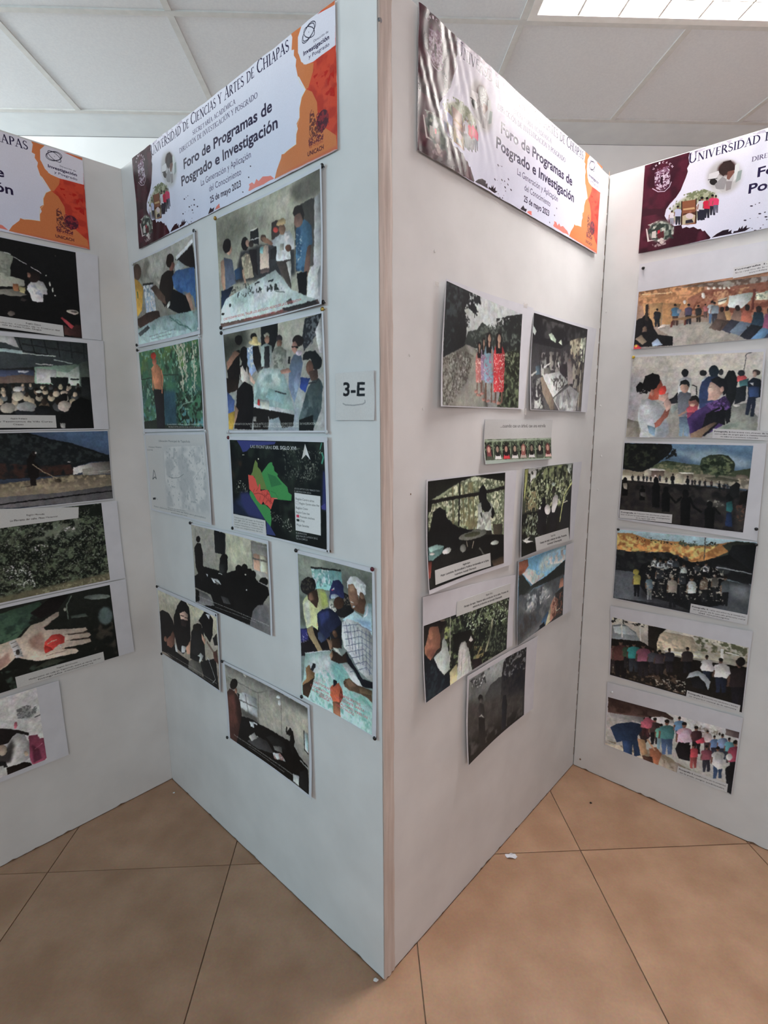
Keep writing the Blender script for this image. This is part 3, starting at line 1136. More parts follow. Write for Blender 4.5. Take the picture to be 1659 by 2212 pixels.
PRINTS['A5'] = '''
g 36,40,36 24,26,23
p 79,108,88 -549,-63 210,55 470,15 505,137 402,168 339,317 268,416 178,407 -573,174
n 56,76,66 33 0.50 4 -549,-63 210,55 470,15 425,252 178,407
p 26,23,23 395,135 545,3 681,11 580,184 460,230
l 112,128,116 7.5 697,33 653,138 647,321
E 98,115,114 934 400 56 25 -9 118 8
e 120,130,125 890 121 103 31 -2 34
p 83,94,87 667,283 783,302 797,348 673,317
e 161,168,153 637 187 10 4 -2 21
n 67,63,56 58 0.60 4 751,463 984,504 988,974 815,817
p 229,212,196 -233,355 177,417 246,405 309,391 390,281 464,270 571,196 592,201 585,248 502,317 470,351 479,383 561,409 662,453 767,486 780,524 745,536 623,505 630,524 789,565 803,603 775,623 651,589 640,608 737,632 793,648 793,692 732,697 595,672 590,688 675,731 696,764 670,787 548,768 463,762 382,742 323,686 257,625 197,689 149,724 -265,678
P 183,149,136 10 351,457 446,382 460,511 447,657 366,555
P 202,165,151 7 -248,510 160,595 211,534 223,659 150,714 -264,671
l 136,106,98 4.7 609,506 780,556
l 136,106,98 4.7 616,588 739,616 792,642
l 136,106,98 4.7 573,679 675,725
l 136,106,98 4.5 452,706 553,713 605,708
l 136,106,98 4.5 458,345 483,339 528,299
p 229,229,229 225,424 267,405 287,469 305,631 256,635 243,521
l 116,113,105 5.1 239,445 274,433
l 116,113,105 5.1 246,493 285,483
l 116,113,105 5.1 250,547 296,541
l 116,113,105 5.1 252,600 301,593
e 67,63,58 274 567 13 7 -3 31
p 229,82,76 446,629 460,533 514,468 573,478 604,535 596,609 562,608 506,657 454,673
p 196,62,58 446,629 463,573 501,623 506,657 454,673
l 229,217,195 6.3 479,566 507,546 543,545
e 229,229,229 564 637 7 3 -2 19
p 67,71,62 359,824 480,767 595,830 456,848
n 63,76,67 42 0.60 4 146,749 461,788 540,863 197,1033
'''
PRINTS['A6'] = '''
g 229,229,229 229,229,229
E 166,168,168 893 282 63 37 -7 72 10
n 120,121,123 16 0.50 7 821,202 906,187 986,248 970,319 908,370 820,317
l 120,121,123 9.4 934,321 972,296
l 96,98,100 9.5 955,381 999,375
E 209,210,209 722 298 34 20 -2 22 8
e 215,122,139 799 398 14 8 -4 41
l 209,210,209 4.1 843,465 949,561
p 39,35,36 87,-13 689,370 772,434 832,489 890,557 887,590 811,516 764,525 722,592 668,588 59,260
p 229,229,229 712,601 793,505 854,551 879,694 870,881 821,916 693,896 673,826
P 72,69,69 12 61,234 703,643 757,552 766,652 720,858 31,523
e 204,187,170 671 652 34 22 -7 73
p 41,42,43 50,339 683,817 693,903 31,523
p 167,86,113 886,599 953,616 959,681 1006,701 1007,958 977,1012 881,994 866,895
P 109,56,75 6 896,721 954,824 962,960 892,978
l 229,156,182 3.2 918,800 980,759
e 229,202,183 844 816 8 39 -15 4
p 35,30,28 682,1015 683,904 821,916 865,959 880,1005 766,1010
p 229,229,229 42,418 660,861 683,1010 4,788
'''
PRINTS['B1'] = '''
g 155,154,144 134,132,122
P 185,181,172 37 176,1 733,1 1010,-3 1000,123 721,150 511,245 205,290
n 121,119,110 114 0.60 3 -4,3 659,11 508,280 146,294
p 23,25,27 707,172 982,68 1006,353 854,275 766,190
l 229,229,228 25.6 733,157 866,112 983,60
l 152,148,145 4.8 768,165 981,92
p 213,166,78 -18,134 91,251 148,332 92,588 3,648 -33,325
l 71,107,65 19.1 35,352 37,420
e 79,59,49 60 118 75 21 -10 93
p 62,44,38 -31,681 258,623 399,662 424,769 185,780 63,807 -7,745
p 167,185,204 151,299 321,324 354,644 170,633
n 228,227,229 22 0.50 8 151,299 321,324 354,644 170,633
l 30,29,30 13.0 146,294 329,323
p 168,161,153 359,294 417,264 476,343 434,368
p 31,24,21 432,386 483,273 576,246 674,274 675,413 610,591 502,639 422,493
e 20,16,14 631 140 58 18 -5 61
e 117,79,69 653 225 37 18 -23 44
e 20,16,14 609 159 44 13 -6 65
p 173,181,181 694,237 766,195 858,280 708,310
p 94,73,63 283,366 368,351 513,515 530,618 406,526
p 82,122,176 644,335 722,288 986,327 982,760 943,617 856,554 763,523 671,465
n 60,93,145 65 0.55 4 658,322 986,330 978,743 693,488
p 17,19,23 645,467 739,525 852,596 942,786 929,810 721,757 528,645 599,571
p 180,144,127 835,575 901,565 950,757 922,807
e 220,222,213 569 626 18 9 -22 32
p 187,209,209 -13,803 414,730 721,757 928,813 988,762 1004,1009 -20,1012
n 153,180,179 97 0.55 4 -13,803 721,757 999,772 994,999
l 92,128,120 10.2 570,762 665,834 711,878 816,915 894,973
l 109,144,136 6.8 591,811 691,821 826,943
p 79,86,89 3,856 184,790 223,826 38,901
t 101,109,118 17 198,937 645,920 Cartografia social participativa
t 101,109,118 17 238,973 578,963 Autores: Marlon Arriaga
'''
PRINTS['B2'] = '''
g 168,164,147 179,175,159
P 121,119,106 39 -5,11 310,3 332,265 13,362
P 151,147,133 16 338,106 418,109 555,134 559,263 332,265
P 197,189,171 43 572,64 875,51 807,227 568,215
P 99,95,86 16 743,21 1001,-10 999,171 794,174
p 82,78,73 781,193 950,181 939,684 785,691
p 63,52,49 574,230 683,231 680,380 571,370
p 220,218,216 952,188 1002,167 1009,1003 883,943 893,720 939,684
p 158,157,160 976,743 996,700 1009,935 981,928
P 57,56,58 10 261,366 456,373 664,426 782,514 778,714 163,620
p 30,30,31 366,230 445,228 450,373 362,318
l 227,222,215 7.0 366,226 427,224
l 227,222,215 5.9 366,304 450,308
p 51,74,102 177,510 256,496 260,603 191,599
l 29,27,26 6.0 384,608 390,528 435,540
p 194,154,131 26,395 72,372 81,468 67,610 114,724 68,736 24,570
p 99,107,125 68,364 159,408 190,627 72,656
e 194,154,131 133 319 27 12 -11 39
e 20,16,16 109 269 44 20 -17 58
p 43,54,75 20,658 162,646 104,737 10,835
p 194,154,131 105,722 159,713 148,754
l 29,27,26 6.4 142,688 178,682 184,741 149,740
e 20,16,16 305 314 39 12 -2 57
e 179,138,118 330 319 19 6 -1 32
p 173,159,137 256,420 310,395 362,421 387,629 293,618
l 194,154,131 18.3 274,536 296,668
n 217,202,174 15 0.60 7 259,421 359,416 384,622 293,612
e 55,44,41 370 338 25 8 -1 29
p 42,36,38 344,378 424,402 432,621 385,581
e 79,59,51 492 329 27 9 -1 31
p 229,203,185 459,387 540,402 545,592 452,579
p 161,206,206 458,393 494,398 484,461 457,439
p 114,94,91 457,580 549,589 541,626 456,614
e 208,81,73 612 301 24 8 -1 25
p 41,39,40 561,445 613,435 615,540 559,523
p 229,229,229 570,380 652,346 737,347 779,450 775,511 740,501 746,584 675,593 610,554 617,443 577,414
n 219,214,212 27 0.60 6 615,359 736,362 746,578 632,558
p 175,169,158 650,428 681,432 684,490 649,479
e 130,97,78 670 320 31 11 -1 43
p 181,155,116 618,264 633,232 683,231 704,257 703,288 639,281
p 141,103,84 470,324 497,313 586,398 577,419 495,365
e 96,66,53 723 483 28 9 -1 28
p 83,73,67 610,562 746,578 744,821 707,773 686,728 651,667
p 229,223,217 703,591 746,584 745,782
p 80,117,147 791,368 859,304 925,378 929,511 866,719 786,678
n 55,84,112 31 0.55 5 791,368 859,306 866,713 786,678
n 212,218,219 9 0.74 10 784,390 844,435 847,633 780,613
e 124,94,84 816 297 37 18 -10 57
p 35,27,25 763,235 787,183 847,200 866,273 856,317 833,249 779,253
p 124,94,84 888,522 921,520 906,699 872,802 845,770
p 23,21,22 796,704 886,718 879,942 816,922
e 166,58,66 850 929 32 7 -0 18
p 217,228,223 77,738 601,624 744,821 962,955 993,999 3,970 10,835
P 229,229,229 19 381,690 657,747 741,833 375,870
P 188,209,207 26 103,766 348,709 395,749 241,841
n 50,54,52 14 0.60 10 396,722 657,740 663,801 411,773
n 83,86,84 13 0.66 10 180,653 415,657 378,773 209,776
l 37,37,41 9.5 398,683 443,685
l 37,37,41 9.2 531,701 577,700
l 66,76,72 3.4 596,798 684,832
e 65,68,68 118 814 14 3 -1 15
p 82,79,78 697,907 740,891 760,935 711,937
e 30,29,30 32 877 17 3 -1 12
p 114,90,84 3,963 500,973 981,959 1003,1005 1,1012
p 49,46,46 652,957 955,960 993,993 709,996
t 200,86,84 22 39,939 836,935 CARTOGRAFIA SOCIAL, TALLER LOS ANTIGUOS MEDIOS DE LA COOPERATIVA
t 200,86,84 22 269,988 666,984 AUTORES: MARLON ARRIAGA Y MARIO VALDEZ
'''
PRINTS['B3'] = '''
g 85,109,70 92,129,132
n 109,140,83 118 0.50 4 -10,-19 1010,-5 1002,255 2,292
P 68,107,96 40 -18,331 1017,362 1025,718 10,795
P 100,152,157 40 -8,668 587,658 1020,790 1011,1006 -12,997
n 53,75,60 79 0.58 5 -10,-19 1010,-5 1016,1006 -13,1008
n 143,183,158 28 0.68 7 -10,-19 1010,-5 1016,1006 -13,1008
n 77,123,95 59 0.55 5 -10,-19 1010,-5 1016,1006 -13,1008
l 50,64,53 8.0 -20,352 377,331 664,351
l 184,185,163 15.1 682,-8 683,177 724,367 721,553
l 184,185,163 14.9 753,22 784,227 779,446
l 184,185,163 14.3 907,12 917,244 888,565
l 184,185,163 15.4 593,-4 682,140
n 214,206,184 17 0.62 9 645,-14 837,18 794,558 695,570
n 214,206,184 16 0.66 9 884,8 974,23 934,569 853,563
n 44,55,45 24 0.58 9 595,563 1003,556 999,934 562,948
l 37,49,37 12.3 609,698 575,793 642,910 746,855
l 140,163,146 8.7 628,775 709,703 857,673
P 55,86,101 18 386,528 598,525 586,968 372,967
p 42,49,43 -2,901 210,883 374,947 1000,970 1003,1003 -6,1003
p 36,35,41 220,496 402,500 375,997 243,991
p 219,146,110 203,232 244,193 321,187 383,263 389,371 360,507 291,497 236,481 219,355
l 206,132,101 17.0 215,254 208,495
l 206,132,101 18.2 382,273 400,372 367,547
e 185,114,91 269 145 39 5 -5 47
e 191,66,55 259 76 45 6 -4 43
t 219,214,209 18 415,953 1001,957 JUAN PEREZ MURAL DE LA COOPERATIVA
t 219,214,209 18 439,983 972,990 HORIZONTE SANTA ANA AUTOR MARIO
'''
PRINTS['B4'] = '''
g 157,153,140 182,181,180
P 64,64,57 34 -3,3 130,10 276,-10 284,161 117,215 -6,329
P 193,187,173 24 589,6 854,4 818,272 671,279
p 26,25,26 421,-5 593,-0 587,136 531,259 419,212
l 218,210,198 5.9 602,9 595,166
p 40,40,44 854,11 1005,-4 959,159 832,288 821,176
n 100,103,107 15 0.55 7 868,20 1005,-4 917,233 832,274
p 215,210,210 939,142 1002,2 1014,329 968,322
P 181,185,187 23 736,561 810,525 803,754 738,928 695,868
P 159,168,175 26 441,798 788,753 795,1002 363,1003
e 21,17,17 177 81 43 7 -3 50
e 21,17,17 230 231 50 7 -4 75
e 21,17,17 341 71 34 6 -2 33
p 29,23,22 15,315 119,183 184,177 158,461 21,514
p 160,118,99 17,282 120,175 182,208 114,263 21,365
p 162,181,211 266,174 337,154 392,239 376,390 286,458 258,313
n 229,229,229 16 0.50 8 266,174 337,154 384,237 306,413
e 229,206,156 351 138 66 21 -6 23
p 218,190,134 317,132 327,76 378,82 385,150
p 35,29,28 327,168 387,170 436,381 374,436 328,322
e 164,157,141 479 88 29 5 -1 23
e 164,122,103 481 129 26 4 -2 38
p 176,185,180 412,181 471,160 531,192 519,361 411,378
p 47,46,48 453,187 502,188 501,389 443,397
e 51,44,48 606 139 31 5 -1 34
e 130,95,81 605 182 25 4 -1 35
p 157,156,144 541,223 605,204 672,257 658,408 541,409
n 117,119,109 17 0.55 7 541,223 605,204 672,257 658,408 541,409
p 36,29,29 156,348 222,308 273,362 267,472 175,495
p 229,214,203 174,350 248,328 282,521 227,548 176,479
p 27,23,26 229,184 268,283 235,405 194,321
p 227,187,169 270,409 336,510 325,540 283,505
p 26,22,24 124,572 211,498 307,554 315,729 275,987 70,978
p 46,35,31 -3,445 158,461 133,572 -5,612
p 88,108,161 -2,579 88,685 59,851 2,815
p 213,174,82 2,815 81,793 101,852 50,986 1,986
p 180,142,119 86,718 130,786 72,952
p 184,205,200 427,388 619,425 675,570 731,824 726,851 306,745 325,540
P 217,226,220 18 375,405 603,431 644,568 368,544
n 156,180,176 63 0.55 4 427,388 619,425 727,809 307,729
p 163,196,195 484,584 641,656 622,745 447,674
p 229,229,229 307,729 720,809 729,851 305,761
p 229,229,213 378,701 478,722 471,799 407,805
p 199,65,68 358,692 382,686 375,748 352,739
l 152,148,148 6.5 361,684 478,714
l 48,50,52 7.4 548,620 656,657
p 31,27,26 296,760 726,851 707,958 597,972 570,864 470,893 449,987 293,987
p 168,161,155 300,857 335,858 329,906 298,902
l 201,194,189 6.4 464,861 468,956
p 126,140,164 713,357 744,304 802,312 822,385 779,594 729,750 682,586 687,455
e 35,26,25 785 190 51 8 -2 50
e 179,134,118 750 241 26 4 -2 51
l 19,17,16 6.9 725,230 783,246
p 179,134,118 603,431 688,418 709,457 617,469
l 29,27,28 18.5 696,326 694,376
p 151,165,192 737,518 797,467 763,636 732,663
p 57,78,152 796,516 881,532 851,600 835,655 786,609
e 213,191,207 788 296 29 4 -1 25
p 24,24,25 823,322 845,297 929,296 981,364 972,445 885,365 822,364
e 24,24,25 942 400 46 6 -2 66
e 113,80,68 880 441 33 4 -2 64
p 80,61,54 868,474 945,455 949,552 887,560
p 89,102,103 769,884 857,614 894,561 963,540 991,611 970,819 896,988 766,995
n 63,76,79 35 0.55 5 769,884 857,614 894,561 963,540 991,611 970,819 896,988
p 23,25,26 769,899 900,859 903,995 766,1000
l 37,37,41 5.6 866,573 928,571 956,539
t 229,229,221 22 57,940 971,946 CARTOGRAFIA SOCIAL PARTICIPATIVA ANTIGUOS COOPERATIVISTAS Y JOVENES DEL EQUIPO DE INVESTIGACION DE LA
t 229,229,221 21 258,967 767,970 COOPERATIVA      AUTORES MARLON ARRIAGA Y MARIO VALDEZ
'''
PRINTS['B5'] = '''
g 211,209,208 211,209,208
P 192,193,195 19 315,151 981,122 989,897 294,937
n 222,220,219 76 0.50 3 315,151 981,122 989,897 294,937
n 181,184,186 23 0.72 8 341,171 969,140 968,882 326,911
l 127,131,134 3.8 370,524 437,538 546,522 629,472
l 181,184,186 3.5 629,472 717,579 925,375
l 181,184,186 3.5 598,281 663,624 744,806
t 109,115,119 27 241,87 771,93 Ubicación Municipal de Tapachula
t 90,95,100 17 43,164 279,164 Chiapas México
t 90,95,100 17 13,201 119,201 Leyenda
l 90,95,100 8.3 61,588 98,462 108,483 133,577 105,554 64,587
l 41,44,47 16.8 42,857 87,846
l 146,149,152 4.1 98,834 126,856
t 127,131,134 13 302,941 606,933 Sistema de coordenadas
t 109,115,119 18 50,965 928,960 Fuente: elaboracion propia con datos del INEGI marco geoestadistico
t 109,115,119 15 358,995 626,991 proyeccion utm zona
'''
PRINTS['B6'] = '''
g 24,30,30 19,21,20
n 39,47,41 76 0.50 3 -1,-3 1002,1 1004,1001 -9,1088
n 52,42,36 63 0.62 3 -0,72 252,279 246,424 -2,450
n 17,21,23 88 0.50 3 -1,-3 1002,1 1004,1001 -9,1088
P 48,59,94 19 3,693 199,576 252,627 355,756 397,835 188,821 69,729
P 31,39,63 13 -23,681 85,741 196,828 4,831
p 63,69,129 88,3 529,7 514,34 384,48 262,56 204,116 155,129 130,68
p 58,67,118 396,842 439,891 493,979 391,987
P 55,60,109 13 93,582 192,562 252,627 354,771 389,836 188,814 112,699
P 50,56,107 8 981,261 998,260 1001,628 960,622
p 73,72,140 955,591 991,560 996,622 960,622
l 76,151,128 7.6 979,8 963,64
l 76,151,128 12.3 979,100 990,137 974,193
l 191,229,205 2.4 968,82 953,101 985,94
n 164,164,151 7 0.75 10 845,183 948,176 884,346 744,425
n 164,164,151 8 0.72 10 445,720 667,771 669,920 456,824
n 183,182,168 9 0.72 10 58,443 190,430 184,563 51,580
n 90,94,86 11 0.70 6 590,52 968,70 932,354 613,386
e 229,222,199 333 191 7 -0 -0 9
l 229,222,199 3.7 147,158 172,157
p 72,150,86 365,333 411,274 442,233 465,216 485,217 487,241 502,260 506,301 542,329 538,353 578,397 637,451 648,504 679,523 673,584 529,591 494,579 458,577 439,509 395,508 369,411
p 113,136,75 236,371 257,336 276,263 298,203 322,234 322,274 351,303 364,334 398,437 417,498 357,512 313,489 278,385
p 72,150,86 217,537 263,560 329,652 347,671 388,665 446,705 448,754 457,802 442,894 382,827 296,701 233,622 211,581
p 57,122,75 431,335 517,355 584,430 469,471
p 229,94,84 204,368 263,373 289,405 306,461 320,499 329,455 343,457 345,528 364,518 424,503 452,543 458,580 530,577 531,586 495,593 453,708 418,674 388,665 371,635 347,675 299,635 255,561 211,523 207,443
l 137,51,46 3.0 263,571 317,553 355,559 392,579
l 137,51,46 2.9 357,519 363,561 392,579 423,546 452,546
l 137,51,46 2.9 392,579 367,632
l 137,51,46 2.9 330,630 339,586
l 137,51,46 2.9 424,511 423,546 406,591 449,620 477,644
l 137,51,46 2.9 388,665 420,617 456,626
l 137,51,46 3.0 255,561 273,515
l 137,51,46 2.9 320,499 295,534
n 188,69,66 8 0.60 8 364,518 424,504 465,583 462,653 390,622
l 229,207,192 2.2 497,587 529,584
l 48,98,61 2.3 460,514 510,528 533,573
t 229,229,229 34 249,79 488,83 LAS FRONTERAS
T 229,229,229 35 500,82 734,81 DEL SIGLO XVI
p 229,229,229 824,18 872,170 829,121 787,167
p 217,213,208 824,22 829,121 789,166
p 213,211,210 -0,832 385,837 390,1005 -5,1018
t 108,110,108 17 11,877 369,872 Construccion del mapa: las fronteras
t 108,110,108 17 11,904 363,899 del siglo XVI en la region de los
t 108,110,108 17 11,931 358,925 coxoh y los altos de Chiapas segun
t 108,110,108 17 12,958 352,952 fuentes historicas y recorridos de
t 108,110,108 17 12,985 346,978 campo con cooperativistas del sitio
p 229,229,229 706,498 949,500 947,875 705,877
t 229,229,229 16 707,464 947,460 SITIOS ARTISTICOS MEXICO S.XVI
t 229,229,229 16 706,490 865,490 ELABORACION LIDIA
t 90,92,93 21 717,565 890,566 Región Centro altos
t 90,92,93 21 754,606 936,601 Región Centro altos line
t 90,92,93 21 717,655 829,651 Región Coxo
t 90,92,93 22 716,698 845,696 Región Coxo line
t 90,92,93 21 754,738 892,735 Provincia coxoheca
t 90,92,93 21 752,777 796,775 Chiap
t 90,92,93 22 718,825 837,822 Mapa Satelite
l 145,145,144 1.6 716,585 745,584 746,607 716,608 716,585
p 215,72,101 718,715 745,713 745,740 719,741
p 56,65,62 717,758 745,757 746,778 718,780
t 229,229,229 18 708,908 812,902 ELABORACIÓN
t 229,229,229 18 707,937 917,919 JOSE MANUEL GAMBOA CRUZ
t 229,229,229 18 706,966 820,956 TICHA COMECA
'''
PRINTS['B7'] = '''
g 196,192,174 141,136,128
P 213,207,182 43 482,20 824,23 794,307 479,416
P 176,170,161 23 8,8 346,7 323,391 128,501 15,552
p 33,33,35 332,-2 479,4 468,263 330,269
p 51,52,53 473,5 485,6 475,244 465,243
p 180,173,165 816,9 1002,8 995,454 972,429 819,316
p 218,173,148 832,142 990,139 986,322 831,320
p 229,222,201 910,145 987,143 983,315 908,322
l 115,108,101 11.9 824,200 991,189
l 177,164,152 6.5 910,145 908,322
l 135,129,121 7.9 811,18 819,324
l 141,137,132 7.9 823,52 1001,35
P 121,117,118 16 810,696 986,664 1000,997 725,1014
p 136,132,132 8,818 192,829 311,932 203,991 7,998
p 21,20,21 -16,674 172,488 495,463 612,394 793,323 856,434 986,472 996,549 911,692 860,711 796,801 754,969 542,1003 289,958 235,814 -2,802
p 28,25,25 22,290 71,214 130,208 150,330 140,479 230,561 94,696 28,530
e 26,21,21 96 162 33 -8 -3 41
p 28,27,28 397,317 439,263 496,273 502,409 463,525 376,499
e 26,21,21 457 287 47 -13 -2 35
p 51,51,51 383,391 462,369 456,475 376,499
e 21,18,18 642 368 40 -12 -2 44
e 21,18,18 715 338 39 -11 -2 44
e 21,18,18 647 408 40 -12 -2 44
e 21,18,18 755 384 39 -12 -2 44
e 21,18,18 816 382 38 -12 -2 43
e 18,18,18 939 424 53 -17 -2 46
l 178,173,169 6.6 872,446 994,462
p 229,229,229 248,601 351,586 398,633 291,650
p 116,112,109 299,612 388,636 327,656
e 229,229,229 728 584 9 -3 -1 12
e 213,207,198 724 410 11 -3 -0 10
l 223,217,211 6.0 366,511 416,504
p 229,229,229 176,578 209,568 202,606
p 78,76,76 380,781 478,773 513,839 415,858
p 21,20,21 898,615 940,600 920,689 886,701
p 18,18,18 8,818 62,837 66,948 2,999
p 23,22,23 95,1003 290,940 467,980 754,960 753,986 285,1014
t 228,222,216 13 47,908 984,903 TALLER DE CARTOGRAFIA SOCIAL PARTICIPATIVA CON EL EQUIPO DE LA COOPERATIVA
t 198,192,188 11 289,958 834,928 AUTORES MARLON ARRIAGA Y MARIO VALDEZ
'''
PRINTS['B8'] = '''
g 123,128,118 146,162,161
P 159,163,149 44 -1,6 439,-4 313,90 22,186
P 104,108,101 39 603,53 998,13 997,179 623,171
p 31,33,33 187,63 603,32 609,41 189,76
p 158,206,202 190,75 609,42 624,116 599,174 245,196
n 113,161,160 28 0.55 5 190,75 609,42 624,116 245,196
n 219,229,229 32 0.58 4 190,75 437,55 458,138 245,196
P 101,105,97 16 2,278 70,274 85,475 3,490
p 30,26,30 1,514 448,412 455,574 4,706
P 57,56,120 9 1,514 98,494 121,566 3,606
n 206,197,229 10 0.72 10 5,563 117,506 113,579 9,611
p 229,229,171 47,325 83,284 165,237 295,195 371,187 419,223 434,288 288,358 270,473 186,458 98,491 60,407
P 229,229,210 18 54,324 149,286 167,449 98,485
P 190,201,115 13 308,205 395,203 429,278 340,315
e 33,31,33 141 196 110 -2 -38 62
n 71,66,58 15 0.58 7 36,172 183,135 231,204 59,240
p 68,49,41 125,254 270,198 292,264 264,327 200,307 136,288
P 138,100,83 9 151,250 197,238 221,275 162,296
e 138,100,83 183 266 34 -8 8 22
p 181,156,118 98,497 186,458 216,512 328,592 346,637 288,630 200,581 122,535
p 198,164,136 276,615 340,614 383,659 369,683 312,686 287,661
l 61,68,72 10.8 345,643 431,699
e 219,189,138 272 431 12 -0 -14 19
p 198,229,223 61,672 442,576 563,622 681,612 884,718 999,798 1003,1030 14,1001 -17,931 37,843
P 224,229,229 34 99,717 442,588 510,751 91,856
P 137,195,192 28 439,665 610,630 655,718 557,799
n 156,210,200 46 0.60 4 92,843 586,629 972,805 992,1010 138,990
p 229,229,229 610,630 693,609 873,721 771,733
l 229,229,229 9.1 61,672 442,575
n 229,229,229 23 0.66 5 150,768 452,645 458,822 198,882
l 131,176,170 4.9 884,781 999,838
p 32,31,33 527,229 646,167 714,179 780,245 734,318 595,330 476,316
n 120,108,94 12 0.58 8 634,191 714,171 736,230 655,254
p 46,50,92 448,241 457,172 501,113 578,97 636,125 651,205 552,203
p 229,229,229 481,174 518,152 523,168
e 202,75,90 495 175 12 -2 -0 4
p 188,202,215 468,207 528,195 575,200 551,237 515,225 467,232
p 229,229,215 439,254 485,241 549,293 524,314 452,297
n 101,103,97 9 0.50 9 453,268 514,259 542,305 488,314
e 75,53,42 574 244 70 -11 -1 39
p 229,229,229 684,97 728,58 795,47 871,61 924,80 923,138 891,153 782,158 692,133
n 229,229,229 17 0.50 6 783,83 924,80 923,138 804,144
p 138,105,87 699,111 761,97 804,123 826,163 847,213 802,253 746,251 714,201 698,160
P 180,145,120 8 710,115 772,106 782,137 715,152
p 98,72,58 848,149 902,157 923,180 890,265 802,258 758,249 825,206
e 118,90,73 875 153 26 -9 15 18
l 229,229,222 6.8 730,212 770,214
e 229,229,229 769 236 16 -2 -0 5
p 196,222,229 734,285 780,262 879,283 939,188 992,180 991,377 867,340 618,343
p 227,229,229 879,289 922,255 939,188 955,207 933,264
P 157,187,213 10 779,311 975,294 985,351 845,327
p 229,229,229 618,360 688,323 823,325 964,355 993,377 1000,664 929,658 819,626 729,554 637,515 610,441
l 105,111,133 6.9 664,347 708,479
l 105,111,133 6.9 716,350 750,504
l 105,111,133 6.8 767,354 793,530
l 105,111,133 6.7 817,357 835,555
l 105,111,133 6.7 867,360 877,580
l 105,111,133 6.6 916,363 919,604
l 105,111,133 6.5 964,367 960,629
l 105,111,133 6.0 629,381 823,336 985,351
l 105,111,133 6.0 642,421 838,372 985,389
l 105,111,133 6.0 655,461 853,408 985,426
l 105,111,133 6.0 668,501 868,443 985,464
l 105,111,133 6.0 681,541 883,479 984,503
l 105,111,133 6.0 694,581 898,514 984,541
l 105,111,133 6.0 707,621 913,550 984,579
l 105,111,133 6.0 720,661 928,586 984,618
l 186,188,206 4.0 635,352 678,496
l 186,188,206 4.0 687,360 722,521
l 186,188,206 3.9 738,367 764,547
l 186,188,206 3.9 789,375 807,572
l 186,188,206 3.8 839,383 849,597
l 186,188,206 3.8 888,390 891,621
p 40,46,74 269,361 340,321 452,297 548,316 613,361 604,430 508,436 458,474 343,542 274,525 295,474 266,414
P 60,70,121 15 288,358 427,312 450,354 323,434
p 70,79,106 266,491 295,474 383,499 318,550 267,533
p 31,33,39 446,459 605,374 613,525 541,539 480,539
e 97,70,54 522 451 30 -10 18 21
e 118,87,71 514 438 19 -3 -0 8
p 60,45,37 458,492 579,469 613,531 541,539 467,565
p 161,124,102 395,503 482,504 467,565 442,570
p 229,229,219 486,547 553,537 606,573 540,568
p 50,39,34 447,610 480,563 564,575 612,577 671,537 706,570 705,598 562,637 465,636
p 161,124,102 441,606 473,570 491,602 452,639
p 26,28,36 660,539 728,582 874,670 994,665 999,703 873,721 762,638 681,609
p 101,79,63 625,743 655,718 703,705 806,725 988,717 993,794 917,773 816,774 701,783 642,774
P 139,109,88 8 643,733 702,708 794,733 713,763
l 60,44,35 6.2 631,759 661,740
p 119,97,75 828,731 988,717 992,749 839,769
p 179,137,98 69,773 131,741 143,770 209,780 201,819 131,872 87,932 15,981 13,899 78,846
p 65,49,40 12,912 187,822 208,805 142,920 98,980 15,981
p 34,38,44 158,754 186,718 219,714 225,734 183,774 136,771
p 223,113,83 439,826 471,801 558,766 600,801 616,844 566,910 492,928 431,882
p 180,119,92 467,916 567,898 576,1001 471,997
p 34,38,44 477,815 485,762 534,760 534,778
p 136,65,50 582,799 619,844 566,916 556,859
l 229,169,131 6.4 458,834 444,873
t 223,107,113 18 193,851 849,853 CARTOGRAFIA          PARTICIPATIVE
t 223,107,113 18 137,889 899,880 COOPERATIVA         HORIZONTE SANTA
t 223,107,113 18 163,915 938,913 AL PETEN, GUAT         AUTORES MARLON
t 223,107,113 18 268,933 762,938 ARRIAGA         MARIO VALDEZ
'''
